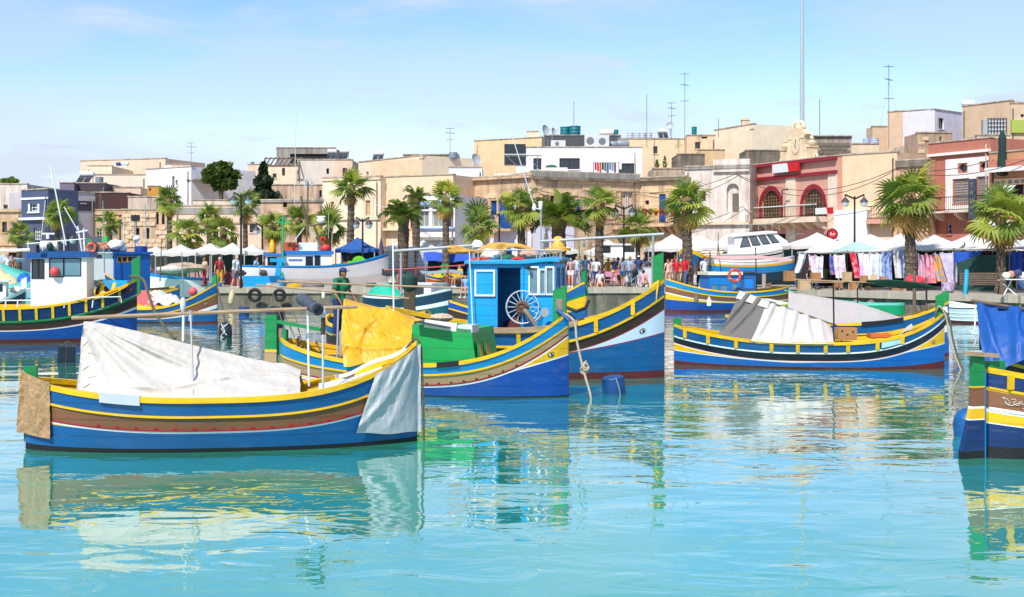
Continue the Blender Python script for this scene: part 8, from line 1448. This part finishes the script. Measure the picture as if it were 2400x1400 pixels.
# tyres and fenders on the pier, shutters behind
for lb, px, py, r_ in (('black tyre fender hung on the pier right of the man', 597, 692, .3), ('black tyre fender hung on the pier behind the white poles', 655, 692, .28)):
 o = MB().torus((0, 0, 0), r_, .1, 20, 8, Matrix.Rotation(R(90), 3, 'X')).build('tyre', RUBBER, None, True); o.location = P(px, py, 70.9); tag(o, lb, 'tyre')
for lb, px, py, rot in (('long tan sausage fender hanging on the pier', 543, 696, .15), ('white bottle fender on the pier left of the fisherman', 758, 690, 0)):
 b = MB(); b.lathe([(.03, -.42), (.13, -.36), (.17, -.1), (.15, .2), (.06, .36), (.04, .42)], 12); o = b.build('fender', mat('#d8b990', .6, .15) if rot else FLOATW, None, True); o.location = P(px, py, 70.8 if rot else 50); o.rotation_euler = (0, rot, 0); tag(o, lb, 'fender')
 if not rot: o.scale = (.6, .6, .6); o.location = P(px, py, 70.9)
b = MB(); b.b2(-3.1, 3.1, -.15, .15, 0, 2.3)
o = b.build('shutter_kiosk', mat('#b9bcbf', .6, .08)); o.location = (P(965, 620, 84).x, 84, QZ); tag(o, 'grey kiosk with horizontal shutter boards behind the long steel pole', 'kiosk')
for i in range(11): q = MB(); q.b2(-3.05, 3.05, -.18, -.151, .12 + i * .19, .27 + i * .19); q.build('shutter_slat', mat('#cfd2d4', .5, .08), o)
b = MB(); b.b2(-1.4, 1.4, -1.2, 1.2, 1.75, 1.85); b.b2(-1.4, -1.35, -1.2, -1.15, 0, 1.75); b.b2(1.35, 1.4, -1.2, -1.15, 0, 1.75); b.b2(-1.4, 1.4, 1.1, 1.2, 0, 1.75); o = b.build('dark_stall', mat('#1d2436', .9, .3)); o.location = (P(1052, 640, 80).x, 80, QZ); tag(o, 'dark clothes stall under a blue awning left of the bright blue wheelhouse', 'market stall')
b = MB(); b.grid(lambda u, v: (-1.5 + 3 * u, -1.25 - .25 * v, 2.0 - .55 * v + .06 * math.sin(u * 9)), 14, 4); b.build('blue_awning', mat('#2450b4', .8, .12), o, 'all')
for i in range(9): q = MB(); x = -1.2 + i * .28; q.grid(lambda u, v: (x + .2 * u, -1.0 + .04 * math.sin(u * 9), 1.7 - 1.0 * v), 4, 4); q.build('hanging_garment', mat(('#24304f', '#3a2a3a', '#5a3440', '#1f2430', '#6d7c94')[i % 5], .9, .2), o, 'all')
for i, (px, w_, c) in enumerate(((500, 60, '#2c2a2e'), (560, 50, '#7a6a5a'), (430, 90, '#3a4a4c'), (620, 40, '#c9c4bd'))):
 b = MB(); b.grid(lambda u, v: (w_ * .026 * (u - .5), .05 * math.sin(u * 20), 1.9 * (1 - v) + .1), 16, 4, None, .02, (0, 1, 0)); o = b.build('hanging_cloth', mat(c, .9, .2), None, 'all'); o.location = (P(px, 640, 82).x, 80.6, QZ); tag(o, ['dark cloth hung below the stall left of the pier lamp', 'brown cloth hung below the stall behind the pier lamp', 'grey green sheet below the large white stall at left', 'white cloth hung right of the pier lamp'][i], 'cloth')
# white wall stub with a vent
b = MB(); b.b2(-1.3, 1.3, -.6, .6, 0, 2.0); b.b2(-1.38, 1.38, -.68, .68, 2.0, 2.1); o = b.build('stone_kiosk', CREAM); o.location = (P(1630, 600, 84).x, 82, QZ); tag(o, 'cream stone block house below the shaggy stout palm', 'kiosk'); q = MB(); q.b2(-.2, .25, -.64, -.601, .9, 1.6); q.build('vent', GSHUT, o)
# ================================================================ people
SKIN = mat('#c08a6c', .55, .08, 6, .02, 30); SKIN2 = mat('#9a6648', .55, .08, 6, .02, 30); SKIN3 = mat('#d3a184', .55, .08, 6, .02, 30)
_fused = []
def fuse(b, name, m, vox, dec=.3, parent=None):
 me = b.mesh(name, m); o = bpy.data.objects.new(name, me); sc.collection.objects.link(o); md = o.modifiers.new('r', 'REMESH'); md.mode = 'VOXEL'; md.voxel_size = vox; md.use_smooth_shade = True
 sm = o.modifiers.new('s', 'SMOOTH'); sm.iterations = 3; sm.factor = .5
 if dec < 1: dc = o.modifiers.new('d', 'DECIMATE'); dc.ratio = dec
 o.parent = parent; _fused.append(o); return o
def person(label, px, py, d, shirt, legs, lm, hair, pose='stand', face=0, h=1.72, arms=None, skin=SKIN, hat=None, hatm=None, z0=None, slim=1.0, vox=.016, stride=.12, sleeve=.5, long_hair=False, group='people on the quay', lean=0, head_turn=0):
 k = h / 1.72; p = P(px, py, d); z = QZ if z0 is None else z0; root = thing('person', label, 'person', (p.x, d, z), R(face), group); V = Vector
 sit = pose == 'sit'; pz = .5 if sit else .93
 hipL, hipR = V((.09, 0, pz)), V((-.09, 0, pz)); ch = V((0, -.02 - lean, pz + .38)); nk = V((0, -.02 - lean * 1.3, pz + .55)); hd = V((0, -.05 - lean * 1.4, pz + .68))
 sh = [V((.185 * slim, -lean * 1.1, pz + .49)), V((-.185 * slim, -lean * 1.1, pz + .49))]
 if sit: kn = [V((.13, -.42, .5)), V((-.13, -.42, .48))]; an = [V((.14, -.42, .08)), V((-.12, -.48, .08))]
 else: kn = [V((.1, -.03 - stride * .5, .5)), V((-.1, -.03 + stride * .4, .5))]; an = [V((.11, -stride + .02, .08)), V((-.11, stride + .03, .08))]
 arms = arms or [(V((.09, .02, -.27)), V((.02, -.08, -.24))), (V((-.09, .02, -.27)), V((-.02, -.08, -.24)))]
 el = [sh[i] + V(arms[i][0]) for i in (0, 1)]; wr = [el[i] + V(arms[i][1]) for i in (0, 1)]
 S = k
 def T(b, pts, r, n=10, fl=1.0): b.tube([q * S for q in pts], [x * S for x in r], n, None, fl)
 b = MB(); T(b, [(hipL + hipR) / 2 - V((0, 0, .06)), (hipL + hipR) / 2 + V((0, -.01, .1)), ch, nk - V((0, 0, .06))], [.14 * slim, .125 * slim, .15 * slim, .1], 12, .72)
 T(b, [nk - V((0, 0, .08)), hd - V((0, 0, .04))], [.06, .052]); b.ell(hd * S, (.073 * S, .09 * S, .112 * S), 12, 10); b.ell((hd + V((0, -.09, -.015))) * S, (.013 * S, .02 * S, .022 * S), 6, 5); b.ell((hd + V((0, -.055, -.075))) * S, (.04 * S, .035 * S, .03 * S), 8, 6)
 for sx in (1, -1): b.ell((hd + V((sx * .073, .005, -.01))) * S, (.012 * S, .022 * S, .03 * S), 6, 5)
 for i in (0, 1):
  T(b, [V((0, 0, 0)) + ch + V((0, 0, .08)), sh[i], sh[i].lerp(el[i], .5), el[i], wr[i]], [.08, .056, .046, .038, .026]); dv = (wr[i] - el[i]).normalized(); T(b, [wr[i], wr[i] + dv * .05, wr[i] + dv * .1], [.024, .034, .03], 8, .55)
  T(b, [(hipL, hipR)[i], kn[i], kn[i].lerp(an[i], .35), an[i]], [.092, .058, .056, .036]); T(b, [an[i] + V((0, .03, -.04)), an[i] + V((0, -.07, -.05)), an[i] + V((0, -.15, -.055))], [.038, .036, .026], 8)
 body = fuse(b, 'body', skin, vox * k, .35, root)
 # fingers, joined to the body mesh
 f = MB()
 for i in (0, 1):
  dv = (wr[i] - el[i]).normalized(); u = dv.cross(V((0, 1, .1))).normalized(); w_ = dv.cross(u)
  for j in range(4): o0 = wr[i] + dv * .085 + u * (.022 - .015 * j); L_ = (.06, .07, .066, .052)[j]; T(f, [o0, o0 + dv * L_ * .5 - w_ * .005, o0 + dv * L_ - w_ * .022], [.009, .008, .006], 5)
  o0 = wr[i] + dv * .03 + u * .028; T(f, [o0, o0 + dv * .03 + u * .02, o0 + dv * .06 + u * .022 - w_ * .01], [.011, .009, .007], 5)
 f.build('fingers', skin, body, True); e = MB()
 for sx in (1, -1): e.ell((hd + V((sx * .03, -.082, .012))) * S, (.012 * S, .008 * S, .007 * S), 6, 5)
 e.tube([(hd + V((-.022, -.088, -.052))) * S, (hd + V((.022, -.088, -.052))) * S], .004 * S, 5); e.build('face', mat('#4a2a20', .5), body)
 c = MB(); g = .018; T(c, [(hipL + hipR) / 2 - V((0, 0, .02)), (hipL + hipR) / 2 + V((0, -.01, .14)), ch, nk - V((0, 0, .045))], [.15 * slim + g, .135 * slim + g, .158 * slim + g, .085 + g], 14, .76)
 for i in (0, 1): T(c, [ch + V((0, 0, .1)), sh[i], sh[i].lerp(el[i], min(1, sleeve * 1.0))] + ([el[i], el[i].lerp(wr[i], .9)] if sleeve >= 1 else []), [.09 + g * .5, .06 + g, .056 + g] + ([.05 + g * .6, .038 + g * .5] if sleeve >= 1 else []))
 fuse(c, 'shirt', shirt, vox * k, .35, root)
 c = MB(); full = legs == 'trousers'
 T(c, [(hipL + hipR) / 2 - V((0, 0, .06)), (hipL + hipR) / 2 + V((0, 0, .1))], [.15 * slim + g * .6, .138 * slim + g * .6], 12, .78)
 for i in (0, 1):
  hp0 = (hipL, hipR)[i]
  if full: T(c, [hp0 + V((0, 0, .03)), kn[i], an[i] + V((0, 0, .05))], [.1 + g, .07 + g, .058 + g])
  else: T(c, [hp0 + V((0, 0, .03)), hp0.lerp(kn[i], .55 if legs == 'mini' else .95)], [.1 + g, .085 + g])
 fuse(c, {'trousers': 'trousers'}.get(legs, 'shorts'), lm, vox * k, .35, root)
 if hair is not None:
  c = MB(); c.ell((hd + V((0, .02, .03))) * S, (.085 * S, .094 * S, .1 * S), 12, 8); c.ell((hd + V((0, .05, -.03))) * S, (.078 * S, .06 * S, .08 * S), 10, 8)
  if long_hair: T(c, [hd + V((0, .06, 0)), hd + V((.01, .09, -.14)), hd + V((.01, .09, -.3))], [.07, .065, .03])
  fuse(c, 'hair', hair, .014 * k, .5, root)
 if hat:
  c = MB(); 
  if hat == 'cap': c.ell((hd + V((0, .005, .06))) * S, (.093 * S, .103 * S, .075 * S), 14, 8); c.ell((hd + V((0, -.12, .045))) * S, (.068 * S, .075 * S, .012 * S), 12, 5)
  else: c.lathe([(.2 * S, 0), (.19 * S, .015 * S), (.095 * S, .02 * S), (.09 * S, .1 * S), (.05 * S, .12 * S), (.005, .12 * S)], 16, tuple((hd + V((0, 0, .055))) * S))
  c.build('hat', hatm, root, True)
 sm_ = MB()
 for i in (0, 1): sm_.box(tuple((an[i] + V((0, -.06, -.055))) * S), (.085 * S, .25 * S, .05 * S), 0, None, .8)
 if legs != 'bare': pass
 so = MB()
 for i in (0, 1): q = MB(); q.box(tuple((an[i] + V((0, -.055, -.05))) * S), (.095 * S, .27 * S, .055 * S), 0, None, .82); q.build('shoe', WHT if legs != 'trousers' else BLK, root)
 return root
BR = mat('#2c1a10', .7, .2); GREYH = mat('#b9b2a8', .7, .2); BLOND = mat('#8a6436', .7, .2); DK = mat('#15100d', .6, .2)
TEE = lambda c, **k: mat(c, .85, .1, 4, .08, 30, **k)
V = Vector
# man with the plastic bag on the pier
m1 = person('grey haired man in white t-shirt and checked shorts with a bag on the pier', 551, 680, 72.2, TEE('#cfd6e2'), 'shorts', mat('#2b2c34', .85, .1, 4, .05, 30, kind='plaid', col2='#8d9096'), GREYH, face=70, h=1.82, slim=1.15, skin=SKIN3, lean=.05, arms=[(V((.05, .0, -.28)), V((.0, -.06, -.24))), (V((-.05, 0, -.28)), V((0, -.1, -.22)))])
b = MB(); b.lathe([(.02, .28), (.05, .2), (.12, .05), (.15, -.1), (.12, -.2), (.03, -.24)], 10)
for j, v in enumerate(b.v): b.v[j] = tuple(Vector(v) * (1 + .18 * noise.noise(Vector(v) * 12)))
o = b.build('plastic_bag', mat('#b9c4c9', .25, .2, 6, .3), None, True); o.location = P(567, 659, 71.9); tag(o, 'translucent grey plastic bag held by the man on the pier', 'bag')
# fisherman in green, seated on his boat behind the yellow sheet
FB = Boat('fishing_boat', 'blue boat with yellow gunwale carrying the man in green behind the yellow sheet', XY(775, 36), XY(1000, 33.5), 1.9, [(1.1, .85, 1.3), (.8, .6, .95), (.75, .55, .9), (.4, .35, .6), (.1, .1, .1)], [BLU, YEL, DBR, RED, RBL], inner=YEL)
person('fisherman in a green polo shirt and navy cap leaning forward on his boat', 794, 770, 33.4, TEE('#156b45'), 'trousers', TEE('#1d2f5c'), DK, face=62, h=1.8, z0=.62, hat='cap', hatm=mat('#1c3566', .7, .1), slim=1.2, skin=SKIN2, lean=.06, vox=.012, sleeve=.75, group='fishermen', pose='stand', stride=.02, arms=[(V((.06, -.06, -.27)), V((-.02, -.18, -.2))), (V((-.08, -.02, -.28)), V((.0, -.16, -.22)))])
Q = 70.5
def at(px, dd=0): return Q + dd
crowd = [
 ('woman in a red striped top and white shorts at the left of the visitors', 1338, 73.5, mat('#c9b3a8', .85, .1, 4, .05, 30, kind='stripes', col2='#a04a44'), 'mini', TEE('#e4e2e0'), BR, dict(face=-10, h=1.7, slim=.9, long_hair=True, skin=SKIN3)),
 ('man in a pale blue shirt and light trousers beside the striped woman', 1351, 74, TEE('#b5c6e2'), 'trousers', TEE('#b9b6c4'), BLOND, dict(face=30, h=1.76, sleeve=1)),
 ('man in a pink checked shirt behind the pale blue shirt', 1359, 74.8, mat('#b58aa8', .85, .1, 4, .05, 30, kind='plaid', col2='#d8c4d4'), 'trousers', TEE('#a9a7b4'), BR, dict(face=40, h=1.78)),
 ('man in a slate blue t-shirt right of the checked shirt', 1372, 74.2, TEE('#33506e'), 'trousers', TEE('#33313a'), DK, dict(face=200, h=1.8, slim=1.1, skin=SKIN2)),
 ('man in a white t-shirt and blue shorts looking at the table', 1398, 75, TEE('#d5d6e0'), 'shorts', TEE('#26508c'), DK, dict(face=160, h=1.66)),
 ('person in brown behind the folding table', 1410, 76, TEE('#4a3426'), 'trousers', TEE('#3a3230'), DK, dict(face=10, h=1.5, skin=SKIN2)),
 ('woman in a grey top and teal shorts with a ponytail', 1460, 73, TEE('#7d8290'), 'mini', TEE('#245a78'), BR, dict(face=150, h=1.72, slim=.92, long_hair=True)),
 ('man in a light blue shirt and straw hat with grey trousers', 1475, 73.6, TEE('#8fb0e0'), 'trousers', TEE('#5d6884'), GREYH, dict(face=120, h=1.72, slim=1.15, hat='straw', hatm=mat('#b08a4a', .8, .2))),
 ('man in a navy shirt and white cap behind the bicycle', 1497, 75, TEE('#22406e'), 'trousers', TEE('#5a5a66'), DK, dict(face=170, h=1.8, hat='cap', hatm=mat('#c3cfe2', .7))),
 ('person in a patterned grey shirt beside the navy shirt', 1511, 75.4, TEE('#4c506a'), 'trousers', TEE('#8c8a92'), DK, dict(face=190, h=1.66)),
 ('woman in a green and white top near the bow of the wheelhouse boat', 1537, 76, TEE('#2f6a58'), 'trousers', TEE('#8d4a5a'), GREYH, dict(face=20, h=1.62)),
 ('blonde woman in a pale dress behind the red shirts', 1566, 74, TEE('#d8b8a8'), 'trousers', TEE('#c9a08c'), BLOND, dict(face=200, h=1.6, long_hair=True, slim=.9)),
 ('woman in a bright red shirt and brown trousers', 1585, 72.5, TEE('#c01a2c'), 'trousers', TEE('#7a6450'), BLOND, dict(face=15, h=1.62, slim=1.1)),
 ('woman in a pink shirt left of the red shirts', 1573, 75, TEE('#d88a94'), 'trousers', TEE('#c4b0a4'), BR, dict(face=30, h=1.64)),
 ('tall man in an orange cap and crimson shirt at the back', 1580, 76.5, TEE('#b32030'), 'trousers', TEE('#4a4450'), DK, dict(face=60, h=1.86, skin=SKIN2)),
 ('man in a red shirt and jeans seen from the side', 1606, 72.6, TEE('#be1626'), 'trousers', TEE('#3f587e'), DK, dict(face=-60, h=1.74, slim=1.2, skin=SKIN2)),
 ('woman in a blue jacket and dark trousers beside the red shirt', 1619, 73, TEE('#2a5488'), 'trousers', TEE('#1e2a44'), BLOND, dict(face=-30, h=1.68, sleeve=1)),
 ('man in a white shirt and blue shorts carrying a white bag', 1650, 72.2, TEE('#c9d4e6'), 'shorts', TEE('#2f6f9a'), DK, dict(face=40, h=1.72, slim=1.1, stride=.2)),
]
extra = ['teal', 'white', 'mustard', 'navy', 'rose', 'grey', 'black', 'orange', 'lilac', 'olive', 'beige', 'crimson', 'sky blue', 'brown']; exc = ['#2f8a86', '#d8d8d8', '#b98f2a', '#22304f', '#c4808c', '#85878c', '#222226', '#c96a2c', '#a99ac0', '#6a6b3a', '#c2ad8c', '#9c1f30', '#86b4dc', '#6b4a34']
for i, px in enumerate((1348, 1385, 1425, 1440, 1450, 1525, 1548, 1595, 1628, 1640, 480, 515, 600, 625)): crowd.append(('visitor in a %s top and %s trousers standing %s' % (extra[i], extra[(i * 5 + 3) % 14], 'at the back of the crowd' if px > 1000 else 'near the pier lamp stalls'), px, 77 + (i % 3) * .9 if px > 1000 else 76.2, TEE(exc[i]), 'trousers', TEE(exc[(i * 5 + 3) % 14]), (DK, BR, BLOND, GREYH)[i % 4], dict(face=(i * 67) % 360, h=1.6 + .03 * (i % 7), skin=(SKIN, SKIN2, SKIN3)[i % 3])))
for lb, px, d_, s_, lg, lm_, hr, kw in crowd: person(lb, px, 680, d_, s_, lg, lm_, hr, vox=.02, **kw)
for lb, px, d_, s_, lg, lm_, hr, kw, zz in [
 ('woman in white seated on the quay edge below the folding table', 1406, 72.6, TEE('#d9d2cc'), 'mini', TEE('#b88a74'), BR, dict(face=-5, h=1.66, long_hair=True, slim=.9), QZ - .28),
 ('child in black seated beside the woman in white', 1375, 72.8, TEE('#2a2226'), 'mini', TEE('#3a3036'), BR, dict(face=20, h=1.45, slim=.85), QZ - .25),
 ('person in pink bending down near the bow of the wheelhouse boat', 1508, 72.6, TEE('#d8a0a0'), 'mini', TEE('#b88a74'), BR, dict(face=150, h=1.6, slim=.9), QZ - .2),
 ('seated man in a yellow shirt on the quay left of the bright blue wheelhouse', 1078, 74.5, TEE('#c9b23c'), 'shorts', TEE('#a08a60'), GREYH, dict(face=-60, h=1.7, slim=1.1), QZ),
 ('person in pale blue seated on the quay edge beside the bright blue wheelhouse', 1092, 70.6, TEE('#7fa8d0'), 'mini', TEE('#c4808c'), BR, dict(face=-20, h=1.66, slim=.9), QZ - .5),
 ('vendor in dark clothes seated by the towels with a pale cap', 1895, 69, TEE('#23242c'), 'trousers', TEE('#2f4664'), BR, dict(face=60, h=1.7), QZ),
 ('person in green seated behind the hanging towels', 1935, 71.5, TEE('#3d6b34'), 'trousers', TEE('#2c2c30'), DK, dict(face=180, h=1.7, skin=SKIN2), QZ),
 ('seated visitor in white at the far left cafe', 18, 79, TEE('#d8d4d0'), 'trousers', TEE('#2c2c30'), DK, dict(face=30, h=1.7), QZ + .6), ('seated visitor in brown at the far left cafe', 30, 80, TEE('#8a5a40'), 'trousers', TEE('#2c2c30'), BR, dict(face=-40, h=1.7), QZ + .6)]:
 person(lb, px, 680, d_, s_, lg, lm_, hr, pose='sit', z0=zz, vox=.02, **kw)
b = MB(); b.ell((0, 0, 0), (.2, .14, .26), 10, 8); o = b.build('white_bag', WHT, None, True); o.location = P(1659, 664, 72); tag(o, 'white shoulder bag of the man in blue shorts', 'bag')
dg = bpy.context.evaluated_depsgraph_get()
for o in _fused:
 me2 = bpy.data.meshes.new_from_object(o.evaluated_get(dg)); me2.polygons.foreach_set('use_smooth', [True] * len(me2.polygons)); o.modifiers.clear(); o.data = me2
# folding table, chair, bicycle, stroller box near the visitors
root = thing('folding_table', 'folding market table with trinkets among the visitors', 'table', (P(1428, 680, 74).x, 74, QZ)); b = MB(); b.b2(-.75, .75, -.35, .35, .72, .76); b.build('table_top', WGREY, root)
for sx in (-.68, .68):
 for sy in (-.3, .3): b = MB(); b.bar((sx, sy, 0), (sx, sy, .72), .03, .03); b.build('leg', STEEL, root)
goods(root, 1.3, .5, .76, 3, 14)
root = thing('folding_chair', 'folding chair with pink cloth in front of the market table', 'chair', (P(1427, 680, 73).x, 73, QZ)); b = MB(); b.b2(-.22, .22, -.2, .2, .42, .45); b.build('seat', mat('#c98aa0', .8), root); b = MB(); b.b2(-.22, .22, .18, .21, .6, .9); b.build('backrest', mat('#c98aa0', .8), root)
for sx in (-.22, .22): b = MB(); b.bar((sx, -.22, 0), (sx, .2, .9), .025, .025); b.bar((sx, .22, 0), (sx, -.2, .44), .025, .025); b.build('leg', IRON, root)
root = thing('bicycle', 'pale blue bicycle with a bag leaning among the visitors', 'bicycle', (P(1484, 680, 72.6).x, 72.6, QZ), .35)
for x in (-.5, .5):
 b = MB(); b.torus((x, 0, .34), .32, .022, 22, 6, Matrix.Rotation(R(90), 3, 'X')); wh_ = b.build('wheel', RUBBER, root, True); b = MB()
 for i in range(8): a_ = i * math.pi / 4; b.tube([(x, 0, .34), (x + .31 * math.cos(a_), 0, .34 + .31 * math.sin(a_))], .005, 4)
 b.build('spokes', STEEL, wh_)
b = MB()
for p_, q2 in (((-.5, 0, .34), (-.15, 0, .34)), ((-.15, 0, .34), (-.25, 0, .85)), ((-.15, 0, .34), (.35, 0, .78)), ((-.22, 0, .72), (.35, 0, .82)), ((.5, 0, .34), (.32, 0, 1.0)), ((-.5, 0, .34), (-.22, 0, .75))): b.tube([p_, q2], .018, 6)
b.build('frame', mat('#7fb4cf', .4), root); b = MB(); b.box((-.26, 0, .9), (.24, .12, .05), 0, None, .7); b.build('saddle', BLK, root); b = MB(); b.tube([(.25, -.25, 1.05), (.32, 0, 1.02), (.25, .25, 1.05)], .014, 6); b.build('handlebar', STEEL, root); b = MB(); b.ell((.1, -.05, .85), (.2, .12, .22), 10, 7); b.build('saddle_bag', BLK, root, True)
for lb, px, m_, w_ in (('white display board among the visitors', 1520, WGREY, .6), ('white cool box stand left of the display board', 1497, WGREY, .4)): o = MB().b2(-w_ / 2, w_ / 2, -.1, .1, 0, 1.1 if w_ > .5 else .9).build('display_board', m_); q = MB().b2(-w_ / 2 - .03, w_ / 2 + .03, -.12, .12, 1.1 if w_ > .5 else .9, 1.16 if w_ > .5 else .96).build('cap', STEEL, o); o.location = (P(px, 680, 74).x, 74.2, QZ); tag(o, lb, 'board')
# ================================================================ floats in the water
def canister(label, px, py, w, h, d, m, rz=.2):
 o = MB(); o.box((0, 0, 0), (w, w * .7, h), 0, None, .96); o = o.build('jerrycan_float', m); bv = o.modifiers.new('b', 'BEVEL'); bv.width = .03; bv.segments = 3; o.location = P(px, py, d); o.rotation_euler = (.08, .06, rz); tag(o, label, 'float'); q = MB(); q.torus((0, 0, h / 2), w * .2, .014, 12, 5, Matrix.Rotation(R(90), 3, 'X'), arc=.5); q.tube([(0, -w * .36, -h / 2), (0, -w * .365, h / 2)], .008, 5); q.build('cord', DROPE, o, True)
canister('black square canister float left of the big white tent', 157, 832, .44, .5, DW(850), mat('#16202e', .4, .2, 4, .1))
b = MB(); b.lathe([(.04, -.42), (.24, -.36), (.28, -.1), (.26, .18), (.16, .32), (.04, .36)], 14)
o = b.build('round_float', mat('#1b2a33', .5, .3), None, True); o.location = P(528, 776, DW(790)); o.scale = (.85, .85, .85); tag(o, 'round black float wrapped in white cord off the small yellow and blue boat', 'float'); q = MB(); q.tube([(-.1, -.27, .3), (.05, -.3, .0), (-.12, -.29, -.2), (.1, -.28, -.3)], .02, 5); q.tube([(.15, -.2, .3), (-.1, -.29, .1), (.12, -.28, -.15)], .018, 5); q.build('cord', WHT, o, True)
b = MB(); b.lathe([(.02, -.4), (.25, -.39), (.27, -.3), (.27, .1), (.25, .17), (.255, .19), (.24, .21), (.02, .22)], 18); o = b.build('drum_float', mat('#0e447f', .5, .25, 3, .1), None, True); o.location = P(1438, 903, DW(922)); o.rotation_euler = (.1, -.12, 0); o.scale = (.85, .85, .8); tag(o, 'blue plastic drum floating in front of the bright blue wheelhouse boat', 'float'); q = MB(); q.tube([(.05, -.27, .24), (.1, -.285, .0), (.12, -.28, -.35)], .016, 5); q.build('strap', mat('#8a8f94', .7), o, True)
b = MB(); b.lathe([(.02, -.2), (.24, -.18), (.26, 0), (.24, .14), (.02, .16)], 14); o = b.build('drum_float', mat('#12377a', .5, .2), None, True); o.location = P(572, 727, DW(736)); tag(o, 'small dark blue drum float near the pier', 'float')
b = MB(); b.lathe([(.02, -.3), (.2, -.28), (.24, -.05), (.22, .2), (.1, .3), (.02, .31)], 12); o = b.build('motor_cover', mat('#2f3136', .6, .3), None, True); o.location = P(644, 745, 33); tag(o, 'grey covered outboard standing in the water behind the green rudder', 'motor'); MB().b2(-.14, .14, -.14, .14, -.95, -.25).build('shaft', BLK, o)
o = MB().ell((0, 0, 0), .25, 12, 8).build('round_float', mat('#e0565a', .5), None, True); o.location = P(452, 684, 70); tag(o, 'pink ball float under the white hulled boat', 'float')
